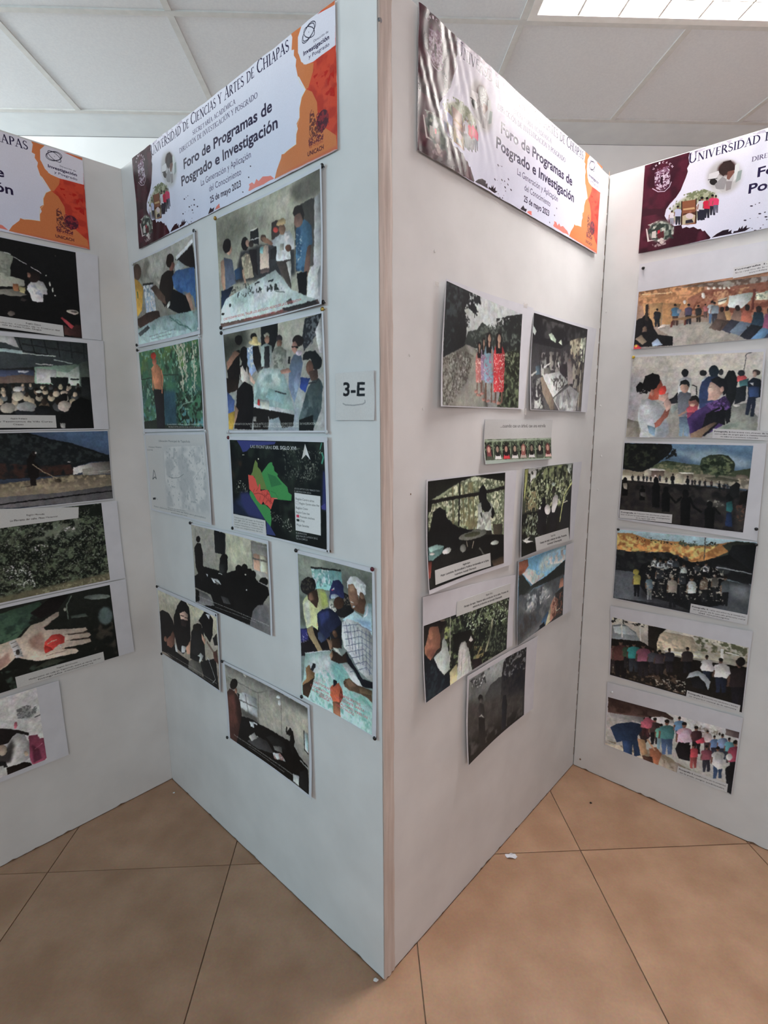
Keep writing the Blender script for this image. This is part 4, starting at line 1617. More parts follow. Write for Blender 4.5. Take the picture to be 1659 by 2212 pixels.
PRINTS['B9'] = '''
g 210,204,185 174,159,144
P 227,217,191 24 530,-2 1000,-32 977,250 801,111 566,191
l 155,149,134 12.2 542,4 684,-11
p 23,20,21 3,339 69,285 178,289 252,368 281,509 252,723 309,840 500,852 489,1023 70,951 -2,964
p 136,95,81 102,727 193,616 240,528 262,584 257,720 191,821 109,816
e 151,108,91 82 732 32 -15 -4 48
p 22,19,20 269,317 349,112 420,-1 494,-8 551,52 567,169 559,487 536,670 402,803 314,782 262,584
p 229,192,174 380,205 473,136 532,164 521,252 400,282
p 47,38,37 400,282 526,250 482,364 406,376
l 54,40,36 7.3 404,227 455,217
l 54,40,36 7.2 471,231 521,220
p 229,229,229 385,680 475,657 443,760 378,794
p 223,175,149 461,686 571,503 579,563 532,737 481,763
p 229,229,229 254,700 291,726 310,828 270,838
p 36,35,35 577,395 632,276 729,203 782,260 783,443 791,728 700,714 530,759
e 212,202,185 709 232 70 -31 -3 55
e 35,30,26 679 276 75 -45 8 49
p 21,19,20 707,171 806,9 873,-18 944,50 923,275 874,399 790,317 751,213
p 229,229,229 827,30 904,-2 879,78
p 223,175,149 744,339 809,390 793,479 751,417
l 134,113,102 23.3 829,420 954,540
p 31,30,32 921,316 989,225 993,381 939,407
p 116,112,105 499,863 603,765 719,788 732,983 477,1007
p 28,27,28 698,757 952,581 988,991 754,1003
p 229,229,229 654,706 717,621 761,650 697,775
l 229,229,229 6.8 818,641 850,666
l 229,229,229 5.0 850,676 938,885 867,1000
p 92,59,52 912,521 979,447 992,641 929,614
p 32,31,32 533,715 701,692 673,781 528,804
p 23,22,23 11,976 492,977 979,955 994,997 489,1023
t 203,197,188 15 98,948 958,936 TALLER DE CARTOGRAFIA SOCIAL PARTICIPATIVA COOPERATIVA
t 173,168,160 12 258,1003 913,973 AUTORES MARLON ARRIAGA Y MARIO VALDEZ
'''
PRINTS['B10'] = '''
g 178,173,161 138,132,126
p 156,151,142 2,2 1003,5 1000,168 423,157 37,154
P 195,187,173 29 422,176 1001,102 991,572 814,452 436,567
P 210,200,183 26 761,143 1001,119 982,443 863,386
l 136,132,126 9.5 37,154 423,157 705,-60
p 212,202,191 249,-23 306,-32 283,33 255,19
e 98,95,91 695 4 54 -9 -8 23
e 229,229,229 676 64 23 -13 -1 21
e 229,229,224 690 125 23 -13 -1 35
l 135,127,119 6.5 711,-14 700,491
l 135,127,119 8.5 432,152 420,521
p 229,229,229 167,303 250,240 409,236 408,473 291,487 175,479
l 139,136,132 10.5 260,263 291,497
l 139,136,132 10.9 162,382 411,352
P 96,91,86 16 175,479 404,476 418,560 208,574
p 76,49,44 -13,390 46,301 127,306 180,400 190,546 170,830 97,998 -20,993
P 112,69,60 16 5,419 105,327 118,706 12,871
e 29,23,20 108 212 51 -14 -26 83
e 171,125,109 133 284 21 -11 -3 39
p 41,37,37 147,304 187,302 161,391
p 20,19,19 187,586 326,541 419,540 528,528 648,524 812,523 902,635 984,680 1000,1001 813,986 557,1030 97,998 158,721
p 76,73,74 372,720 519,699 602,809 381,886 247,879
l 176,171,169 12.1 361,746 400,721
p 229,229,229 294,589 353,562 358,634 310,645
l 229,229,226 12.0 352,572 399,568
p 196,190,185 271,804 355,693 389,747 308,839
p 36,35,35 504,654 577,588 713,571 743,658 606,715
p 26,25,25 750,459 776,399 832,372 844,484 822,691 786,575 798,445
e 23,20,19 800 396 21 -13 -1 39
l 26,25,25 11.8 790,450 754,430 761,374
p 229,229,229 953,295 993,295 989,531 954,496
p 202,229,229 964,322 992,320 989,506 963,473
l 36,37,37 7.4 949,290 951,515 992,534
p 229,229,229 581,805 673,742 737,805 599,867
n 172,134,128 17 0.50 8 581,805 673,742 737,805 599,867
p 116,112,109 589,708 693,656 699,724 604,752
l 158,154,151 11.7 901,671 988,712
p 229,229,229 816,893 888,865 885,985 821,979
p 32,31,32 897,814 976,721 993,989 893,978
t 223,217,211 17 61,921 823,914 TALLER DE CARTOGRAFIA SOCIAL PARTICIPATIVA DEL EQUIPO DE INVESTIGACION
t 198,192,188 14 262,947 715,959 COOPERATIVA AUTORES MARIO VALDEZ
'''
PRINTS['B11'] = '''
g 212,210,209 212,210,209
T 25,24,30 287 202,481 771,498 3-E
l 158,158,160 21.1 193,643 265,675 494,689 717,667 777,636 770,588
'''
PRINTS['C1'] = '''
g 185,191,191 152,157,155
P 204,212,212 38 197,21 1007,3 987,88 280,339
p 119,120,114 -18,598 252,450 393,479 574,996 1,1004
P 152,154,147 13 252,450 303,441 433,527 535,1004 150,1000 302,762 326,557
n 84,81,75 16 0.52 6 -9,621 222,508 360,539 302,762 89,1002 1,1004
n 165,168,162 11 0.68 8 -3,608 254,489 330,624 89,996 1,998
p 25,29,31 -3,0 132,-15 262,-13 282,47 221,157 261,303 253,463 158,519 4,607
n 27,31,33 32 0.45 8 131,-21 403,-17 425,58 377,181 270,143 205,174
n 27,31,33 20 0.55 9 204,161 292,230 282,365 213,328
n 58,66,68 34 0.62 4 -2,12 196,-4 209,251 23,543
l 27,31,33 7.7 265,52 338,111 351,201
p 40,46,44 236,453 280,339 384,303 453,217 552,251 670,165 774,79 999,1 998,439 752,447 375,468
n 83,92,86 23 0.58 6 280,339 999,4 996,407 392,451
n 27,31,32 45 0.52 6 607,151 999,1 998,439 707,424
n 194,200,198 14 0.70 9 530,213 775,94 889,80 573,275
p 50,57,46 709,454 994,375 1002,994 698,993 746,720
n 103,116,90 25 0.54 6 729,436 996,407 1009,986 719,993
n 27,31,21 31 0.58 6 729,436 996,407 1009,986 719,993
n 135,147,126 19 0.60 7 752,447 912,436 919,546 779,534
l 114,89,78 13.3 416,765 423,896
l 114,89,78 13.6 464,760 472,893
p 187,119,116 400,773 384,553 397,501 454,492 477,539 481,766
n 229,208,200 11 0.68 8 400,773 384,553 477,539 481,766
p 23,20,21 404,550 400,412 420,395 442,404 452,542
e 168,136,119 426 442 14 -2 2 32
p 168,136,119 417,468 435,465 436,505 422,507
l 114,89,78 11.2 476,738 484,872
l 114,89,78 11.4 518,734 525,869
p 150,129,156 463,747 447,514 458,461 505,453 526,502 532,740
n 217,193,205 11 0.68 8 463,747 447,514 526,502 532,740
p 23,20,21 464,512 459,369 476,352 494,362 505,505
e 168,136,119 482 400 12 -2 2 33
p 168,136,119 474,427 489,425 490,466 479,468
l 114,89,78 19.7 530,762 541,947
l 114,89,78 20.3 604,755 615,944
p 141,176,192 507,771 485,495 505,427 590,411 626,472 630,760
n 186,98,133 11 0.68 8 507,771 485,495 626,472 630,760
p 23,20,21 515,490 509,309 540,286 572,295 588,478
e 168,136,119 549 346 21 -4 2 42
p 168,136,119 535,382 562,377 563,430 542,433
l 114,89,78 22.1 664,839 670,949
l 114,89,78 22.9 748,833 755,946
p 205,67,73 637,848 609,479 632,408 729,390 769,453 778,839
n 229,217,210 12 0.68 8 637,848 609,479 769,453 778,839
p 23,20,21 642,474 637,285 671,260 709,269 726,460
e 168,136,119 682 323 24 -5 3 44
p 168,136,119 666,360 697,354 697,410 673,414
l 168,136,119 13.2 583,446 607,646
l 215,174,166 12.3 408,862 396,870
e 180,135,126 408 857 24 -2 1 14
e 180,135,126 443 888 24 -1 1 14
e 180,135,126 489 871 25 -1 1 14
e 180,135,126 515 927 25 -1 1 14
e 180,135,126 571 939 26 -1 1 14
e 180,135,126 653 943 27 -1 1 15
e 180,135,126 717 955 28 -1 1 15
'''
PRINTS['C2'] = '''
g 26,28,31 99,99,101
p 23,24,28 -0,0 997,2 995,165 711,171 492,302 19,302
n 64,65,66 80 0.60 4 9,31 975,27 963,170 38,238
p 203,218,214 -0,123 57,174 37,223 6,197
p 186,204,185 260,173 311,149 399,216 389,250 306,230
p 212,227,208 443,235 494,194 510,258
p 115,106,93 682,175 890,110 902,428 737,375
n 183,178,155 38 0.55 6 652,180 985,96 981,529 724,517
p 220,228,212 877,129 986,104 980,401 863,378
n 135,144,129 24 0.50 7 877,129 986,104 980,401 863,378
p 175,177,174 151,386 253,374 266,618 177,625
p 153,152,146 292,361 372,351 384,549 315,555
p 134,132,128 380,350 502,335 515,571 410,580
p 116,113,113 536,305 681,286 706,616 580,626
p 151,148,138 722,376 845,362 880,721 773,727
p 116,109,97 843,469 939,460 996,940 911,943
p 132,108,106 641,403 718,394 750,711 683,715
n 47,44,48 40 0.55 6 122,351 941,244 985,789 147,636
l 229,229,229 12.1 216,532 317,481
l 229,229,229 16.4 461,457 475,506
p 85,105,119 76,538 149,514 159,619 83,625
l 202,205,201 13.2 9,640 93,592
p 116,115,111 217,548 321,521 343,603 238,628
e 47,42,48 576 531 82 -8 8 69
p 151,143,142 622,422 711,413 775,673 668,681
p 220,226,224 197,615 492,556 681,662 410,854 290,758
n 82,81,81 25 0.54 8 331,620 582,582 626,701 461,799
p 198,203,203 398,872 716,695 917,774 881,1000 541,999
n 152,154,156 56 0.50 5 398,872 716,695 917,774 881,1000 541,999
l 99,99,99 11.1 397,863 715,692
l 229,229,229 7.7 540,990 412,871
l 99,99,95 9.7 662,752 734,839
p 150,137,122 161,651 199,632 412,871 453,992 368,995 187,798
p 185,189,187 99,672 161,651 164,832 245,989 49,986
n 49,48,52 30 0.52 7 13,679 176,666 245,989 12,995
l 184,182,171 16.3 928,497 928,980
l 98,90,79 12.2 966,421 972,989
'''
PRINTS['C3'] = '''
g 206,208,208 199,200,199
t 69,67,69 82 202,182 883,186 ...cuando cae un árbol, cae una estrella
p 94,108,88 5,443 1002,461 1002,1022 2,962
n 147,164,136 28 0.50 5 5,443 1002,461 1002,1022 2,962
p 166,179,171 2,912 1001,975 997,1006 -1,1002
l 184,199,183 5.5 5,476 1002,480
p 33,37,31 6,513 104,516 110,915 9,906
n 126,144,116 12 0.60 7 6,513 104,520 108,724 10,714
p 70,74,62 17,900 27,804 59,767 94,811 105,908
p 120,64,67 33,825 27,622 54,563 82,627 86,831
e 202,163,148 56 678 18 2 1 68
p 59,69,57 117,514 218,517 224,920 120,910
n 126,144,116 13 0.60 7 117,514 218,520 223,728 121,719
p 229,229,229 128,904 139,809 172,772 208,817 220,912
p 26,24,22 145,831 139,624 166,565 196,629 200,837
e 159,135,121 168 682 18 2 1 69
p 33,37,31 232,514 337,518 343,924 236,914
n 126,144,116 13 0.60 7 232,514 337,521 341,733 236,723
p 206,69,76 244,908 254,815 289,777 326,823 339,917
p 38,24,26 261,837 255,627 283,567 314,632 318,843
e 183,144,128 285 686 19 2 1 70
p 59,69,57 350,515 459,519 466,929 355,919
n 126,144,116 13 0.60 7 350,515 459,522 464,738 355,727
p 229,229,229 363,913 374,821 410,783 449,830 462,921
p 32,28,26 381,844 374,630 403,568 435,635 440,850
e 177,152,135 406 689 20 2 2 71
p 33,37,31 473,516 586,519 594,934 478,923
n 126,144,116 14 0.60 7 473,516 586,523 592,743 478,732
p 195,181,173 487,917 498,828 536,788 576,836 589,926
p 157,100,94 506,850 498,633 528,570 562,638 567,857
e 202,175,157 531 693 20 2 2 73
p 59,69,57 601,517 718,520 726,939 606,928
n 126,144,116 14 0.60 7 601,517 718,524 724,748 606,737
p 229,229,229 616,921 627,834 666,794 707,843 721,930
p 27,24,22 635,857 627,636 658,572 693,641 698,864
e 143,125,111 661 698 21 2 2 74
p 33,37,31 734,518 855,521 864,944 739,933
n 126,144,116 15 0.60 7 734,518 855,525 861,753 739,742
p 88,94,84 749,926 761,841 801,800 844,850 859,935
p 30,27,26 769,865 761,639 793,574 829,644 835,872
e 194,172,156 796 702 22 2 2 76
p 59,69,57 871,518 997,522 1007,949 877,938
n 126,144,116 15 0.60 7 871,518 997,526 1004,759 877,747
p 229,195,189 887,931 900,848 941,807 986,858 1001,941
p 102,49,49 908,872 899,642 933,576 970,648 977,880
e 192,154,138 936 706 23 2 2 77
'''
PRINTS['C4'] = '''
g 36,39,38 26,28,27
p 175,189,157 7,228 42,171 377,43 578,1 991,72 994,675 845,647 730,568 447,517 221,373 14,464
n 222,229,203 20 0.50 6 7,240 377,43 578,8 982,86 981,554 657,555 221,373 14,439
n 96,106,84 18 0.54 7 7,240 377,43 981,71 984,673 397,508 221,373 14,451
n 139,139,105 50 0.56 5 377,69 614,52 603,545 397,508
l 124,123,93 17.0 290,86 300,438
l 124,123,93 17.6 418,100 430,460
l 124,123,93 17.9 485,107 498,472
l 124,123,93 18.2 545,113 558,482
p 29,30,26 -3,1 1000,0 992,94 815,56 578,1 361,35 14,174
l 26,25,23 24.7 7,191 378,185 652,186 983,159
l 26,25,23 17.4 377,30 367,463
p 29,30,26 -0,203 50,203 35,281 7,277
p 20,21,21 -0,486 35,418 64,286 130,248 205,294 229,387 348,473 533,546 551,605 382,612 366,770 -0,773
p 20,21,21 633,136 686,93 733,160 735,259 820,341 860,418 823,470 756,417 654,332 625,231
p 212,222,216 608,298 653,276 672,376 746,401 802,352 763,276 820,326 784,450 826,658 768,604 594,544 619,437
n 157,163,159 40 0.55 5 618,368 802,395 825,629 603,545
l 20,21,21 13.5 654,387 664,431
p 43,42,38 603,545 806,596 826,658 604,615
p 75,72,61 824,528 981,554 964,699 845,676
p 28,28,26 448,571 984,673 1001,998 368,932 14,991 -0,773 366,689
e 120,125,117 551 594 183 -1 14 46
e 78,82,63 542 587 105 5 6 25
e 212,224,217 856 739 61 3 7 24
e 222,229,229 223 684 49 -13 17 29
e 135,141,138 424 702 37 8 0 41
p 103,140,138 7,612 101,594 192,632 161,697 57,737 7,725
p 162,201,198 7,606 101,597 192,628 161,645 28,654
e 229,229,229 50 674 32 7 0 13
l 173,169,154 6.5 465,643 483,701
l 200,193,172 8.0 560,662 543,727
l 95,98,92 13.6 641,748 735,883
p 130,70,61 -0,735 46,746 21,892 -0,899
p 76,65,54 811,930 999,915 1001,1006 851,999
p 38,37,35 -0,899 72,855 65,987 7,1002
'''
PRINTS['C5'] = '''
g 95,101,84 28,30,26
p 227,229,229 68,1 431,-2 360,90 212,141 82,191
p 207,219,211 850,-5 1001,-2 997,142 889,116
n 44,50,41 37 0.50 8 59,34 458,-0 502,233 71,206
n 138,148,110 39 0.50 6 329,23 851,1 996,336 772,516 68,483 48,203
n 41,47,37 43 0.54 6 329,23 1002,11 1014,584 68,483 48,203
n 197,208,174 20 0.64 8 115,148 981,141 977,491 92,486
n 153,144,111 27 0.54 6 41,279 246,271 263,511 57,496
p 196,202,132 10,7 68,1 55,142 26,385
p 26,27,25 -1,503 981,544 989,859 264,858 -2,806
n 98,106,85 30 0.58 6 11,505 498,544 466,832 20,795
n 175,189,170 20 0.64 8 71,529 501,594 466,832 88,762
p 27,28,30 774,550 993,300 989,859 737,815
p 27,26,31 310,803 301,516 383,415 452,456 473,573 479,835
e 27,26,31 404 410 40 5 3 42
e 229,229,229 486 526 59 8 5 63
p 229,229,229 312,486 361,461 339,506
p 229,229,229 563,521 582,407 633,355 700,388 685,487 636,581 582,590
e 55,51,49 602 302 42 5 3 47
e 175,189,179 591 229 42 4 2 23
p 27,26,31 546,847 541,583 636,581 699,489 698,858
l 211,218,151 18.3 1004,240 835,387 789,552 758,717
l 229,229,207 11.7 813,487 915,475
p 56,61,55 -2,806 259,794 298,991 1,1000
p 229,229,229 21,811 114,798 174,794 116,829 240,869 95,856
p 22,23,21 0,837 266,890 286,996 1,1000
'''
PRINTS['C6'] = '''
g 127,183,219 75,75,75
p 131,192,229 179,10 1006,-6 994,231 307,369 56,169
P 211,229,229 27 530,55 991,9 994,231 459,242 400,143
p 229,229,229 534,124 731,64 978,43 987,230 711,201
n 163,207,229 57 0.55 5 502,49 991,9 994,231 513,239
p 229,229,229 79,159 196,125 298,184 379,255 545,299 307,369 254,320
n 202,229,229 41 0.55 6 79,159 196,125 544,281 307,352
p 41,47,45 9,125 67,156 256,362 307,352 574,324 747,281 992,203 994,419 309,403 210,456 18,410
p 118,125,128 18,410 210,439 580,414 982,397 968,506 832,597 638,866 501,979 15,1033
P 176,189,195 36 210,439 526,451 739,587 220,677 120,641
n 223,229,229 25 0.64 6 137,449 555,459 710,615 222,712
P 78,77,76 35 26,639 324,715 551,870 14,999
n 88,96,103 51 0.55 4 18,410 984,416 608,855 13,964
p 169,112,90 0,8 167,7 195,93 114,152 10,156
P 130,84,67 10 8,109 148,113 56,169 10,164
p 184,137,117 899,449 980,453 984,577 877,574
p 58,58,57 787,621 984,577 991,978 766,971 843,752
p 207,159,139 690,756 774,654 873,724 842,942 706,985 645,981
p 229,225,192 625,899 705,761 706,985 603,1001
p 84,122,160 497,904 634,810 666,839 601,982
p 30,38,44 471,948 569,932 588,995 468,993
l 229,229,208 10.6 774,654 838,883 917,873
n 131,89,77 30 0.55 7 745,682 963,638 990,957 734,959
'''
PRINTS['C7'] = '''
g 51,58,47 36,39,35
n 119,137,103 22 0.52 6 188,-51 1000,0 1011,1021 515,1031 192,712
n 24,29,27 31 0.54 6 188,-51 1000,0 1011,1021 515,1031 192,712
n 208,229,203 12 0.70 9 399,-91 1000,5 1006,463 436,314
n 158,175,116 25 0.52 6 201,122 264,138 266,333 202,273
l 227,229,224 5.4 269,-12 272,657
l 174,179,151 24.0 779,299 755,596 705,803
P 36,42,38 21 750,449 995,483 1005,989 748,932
n 156,150,108 27 0.50 6 555,606 683,716 673,972 563,909
p 28,29,25 292,270 498,308 570,526 506,662 337,541
n 98,111,90 15 0.60 7 750,449 995,483 1005,989 748,932
p 229,229,179 264,804 347,737 388,1009 266,1014
p 202,211,206 351,997 366,562 394,455 439,453 480,555 509,753 540,1006 515,1031 373,1017
P 229,229,229 10 379,488 431,459 458,627 417,947 371,863
l 157,163,159 4.9 411,594 402,978
l 157,163,159 5.1 473,594 506,977
p 227,229,229 483,471 509,411 536,504 503,516
e 47,43,39 487 539 26 17 1 58
p 41,34,36 518,805 651,884 674,1022 565,1004
p 208,224,221 195,222 234,351 269,573 270,758 205,793 142,651 98,482 166,420
p 35,32,31 -1,2 152,-23 219,38 213,147 171,198 141,107 52,91 20,246 7,255
p 165,119,99 20,246 63,45 141,71 159,153 171,272 168,383 130,394 62,491 11,398 9,282
P 131,91,77 7 30,323 142,365 84,472 19,404
e 189,138,114 68 136 22 9 5 84
p 45,40,38 130,394 168,383 171,310 189,284 178,428 95,462
p 55,51,49 195,100 219,76 202,273 177,314 171,216
e 114,105,94 188 4 29 15 0 26
p 24,31,39 4,357 64,493 98,482 142,651 205,799 264,804 270,1018 0,1011
n 42,55,63 37 0.60 4 3,410 142,651 266,1014 0,992
'''
PRINTS['C8'] = '''
g 149,157,156 40,42,40
P 182,192,195 62 139,2 608,-1 571,234 262,157
P 105,110,111 29 29,45 217,4 282,150 183,201 32,173
n 65,68,70 32 0.50 6 10,21 237,13 283,167 105,130
n 222,229,229 23 0.66 6 29,45 258,39 262,157 68,159
p 84,88,89 268,327 348,232 500,201 1017,321 1024,925 292,442
p 54,55,57 547,223 574,39 679,-26 998,11 1000,1002 539,559
n 130,136,138 29 0.58 6 608,-1 984,6 988,309 573,270
n 35,38,45 54 0.50 5 542,114 978,149 982,701 583,492
l 129,133,135 19.8 293,459 514,519
P 73,72,70 44 -1,281 978,619 1000,1002 -2,987
P 32,32,30 60 -8,739 992,866 1000,1002 -2,995
n 86,84,82 59 0.60 3 -2,265 982,701 970,974 15,917
e 130,139,141 314 11 21 9 1 24
e 40,39,40 197 315 41 21 1 44
e 104,101,98 202 346 24 13 1 27
p 61,60,61 161,419 189,369 250,419 274,517 256,592 195,555
p 191,195,193 170,532 218,527 277,604 214,550
p 43,42,42 174,543 277,604 290,975 186,921
p 35,38,45 563,591 582,474 631,499 662,645 653,977 579,950
'''
PRINTS['D1'] = '''
g 174,131,105 147,144,139
p 174,127,92 -0,-2 336,3 359,376 272,451 6,226
n 208,157,115 19 0.50 5 -0,-2 336,21 359,376 6,226
p 97,80,70 207,21 358,23 643,58 1181,139 1189,318 600,205 448,166 338,76
n 147,142,135 24 0.50 4 224,30 643,58 600,205 338,76
p 155,106,86 340,132 646,143 1183,184 1214,889 665,643 409,579 274,489 265,225
n 113,68,54 23 0.50 4 340,132 646,143 664,608 274,489
n 191,148,115 17 0.58 4 342,187 550,181 509,440 295,460
p 208,169,123 25,214 137,243 137,628 62,621
l 143,101,74 3.8 64,250 73,566
p 175,135,96 137,243 233,304 197,630 143,630
l 170,127,89 5.1 22,115 286,179
l 229,206,162 5.1 21,56 180,92
p 210,218,217 462,278 564,273 563,394 527,501 464,456
p 214,217,196 584,300 651,281 656,418 586,404
n 135,149,135 11 0.55 6 525,307 564,273 651,281 656,401 533,380
p 93,51,44 567,223 579,229 583,541 571,536
p 213,209,191 414,310 458,294 450,380 417,401
l 45,39,37 4.5 415,350 454,328
e 229,229,229 250 283 8 3 1 34
e 229,229,229 339 218 10 5 2 52
e 229,226,215 361 115 8 4 1 20
e 229,226,215 389 125 8 4 1 20
e 229,226,215 416 136 8 4 1 20
e 229,226,215 437 144 7 4 1 20
e 229,226,215 458 152 7 4 1 20
p 164,160,152 119,660 301,630 413,671 521,764 677,957 1231,1270 1232,1285 631,1029 208,999 178,796
n 179,175,167 37 0.50 3 126,663 413,689 629,976 214,981
p 229,222,211 125,643 148,612 197,630 126,672
p 25,24,27 -4,959 2,500 33,472 56,403 84,511 101,654 129,781 209,835 211,990 98,972
p 111,93,79 37,612 59,600 65,701 40,712
p 146,133,117 5,821 35,750 70,880 46,933
p 168,188,213 96,908 125,838 159,965 104,974
e 25,24,27 53 519 25 9 3 99
e 25,24,27 25 549 26 9 3 90
p 47,40,37 45,242 60,229 66,524 49,498
p 195,63,73 -1,991 -3,929 20,916 43,982 39,1001
e 225,189,87 11 939 8 2 1 24
p 36,39,45 107,637 100,485 128,495 131,645 121,642 116,546 116,640
p 36,39,45 98,496 93,407 97,384 111,377 126,396 131,423 131,509
l 127,96,81 4.5 96,427 95,489
e 127,96,81 110 359 6 2 1 23
e 22,18,17 110 345 7 3 0 16
p 77,58,53 201,651 194,474 225,486 229,660 218,656 212,546 212,654
p 74,115,145 192,488 185,384 189,357 206,349 222,371 229,402 228,502
l 127,96,81 5.2 188,407 188,479
e 127,96,81 205 327 7 3 1 27
e 22,18,17 204 311 7 3 1 19
p 38,39,49 269,656 262,491 291,502 295,665 285,661 279,558 279,659
p 80,74,98 260,504 254,407 258,382 273,374 288,394 294,423 294,517
l 127,96,81 4.8 257,428 257,496
e 127,96,81 272 354 6 3 1 25
e 22,18,17 272 339 7 3 1 18
p 47,40,35 320,637 314,501 338,510 341,644 333,641 328,556 328,640
p 47,46,46 313,512 307,432 311,411 323,405 335,421 340,445 340,522
l 127,96,81 3.9 310,449 310,505
e 127,96,81 322 388 5 2 1 21
e 22,18,17 322 376 6 2 0 15
p 95,80,77 355,576 350,468 369,476 371,582 365,580 361,512 361,578
p 173,108,106 349,477 345,413 348,397 357,392 367,405 371,424 371,485
l 127,96,81 3.1 347,427 347,471
e 127,96,81 357 379 4 2 1 17
e 22,18,17 356 369 4 2 0 12
p 87,111,141 383,678 376,500 406,512 410,688 400,684 393,572 393,682
p 182,196,199 373,514 366,409 371,381 386,373 403,395 409,426 409,528
l 127,96,81 5.1 370,432 370,505
e 127,96,81 386 351 6 3 1 28
e 22,18,17 385 335 7 3 1 19
p 65,63,70 398,684 390,514 419,526 423,693 413,689 407,583 407,687
p 135,149,157 388,527 382,428 386,402 400,395 416,415 422,445 422,541
l 127,96,81 4.9 385,450 385,519
e 127,96,81 400 374 6 3 1 26
e 22,18,17 399 358 7 3 1 18
p 135,145,157 218,382 239,400 230,471 217,448
p 144,113,84 194,533 353,529 354,557 268,571 268,655 259,652 256,572 195,564
p 93,51,47 190,589 200,555 201,670 189,675
p 93,51,47 262,578 271,581 268,674 258,670
p 184,149,105 439,626 446,501 474,512 491,682
e 38,29,27 461 475 10 4 1 42
p 78,65,61 404,765 439,626 489,681 476,732 440,826
l 45,42,40 3.0 470,711 466,824
p 111,91,79 416,617 423,503 450,513 466,672
e 38,29,27 437 478 10 4 1 40
p 95,82,74 383,752 416,617 463,671 452,721 417,809
l 45,42,40 2.8 446,701 441,808
p 130,108,96 485,661 492,516 523,528 542,718
e 38,29,27 508 487 11 5 2 47
p 63,65,78 446,809 485,661 539,717 526,772 486,876
l 45,42,40 3.3 519,749 514,875
p 173,104,86 527,695 535,530 568,544 589,753
e 38,29,27 552 499 12 5 2 51
p 117,132,151 485,851 527,695 586,752 571,810 529,924
l 45,42,40 3.5 564,784 559,922
p 43,60,75 578,766 585,580 622,594 644,825
e 38,29,27 604 544 13 5 2 56
p 38,39,47 532,933 578,766 641,823 625,886 579,1013
l 45,42,40 3.9 617,858 612,1010
p 142,85,112 627,836 635,628 673,643 698,895
e 38,29,27 655 589 14 6 2 61
p 106,141,177 578,1013 627,836 694,894 678,960 629,1099
l 45,42,40 4.2 669,930 664,1095
p 82,96,114 670,885 678,658 719,674 745,945
e 38,29,27 699 617 15 6 2 65
p 66,73,90 618,1072 670,885 741,943 724,1014 672,1163
l 45,42,40 4.4 714,981 709,1158
'''
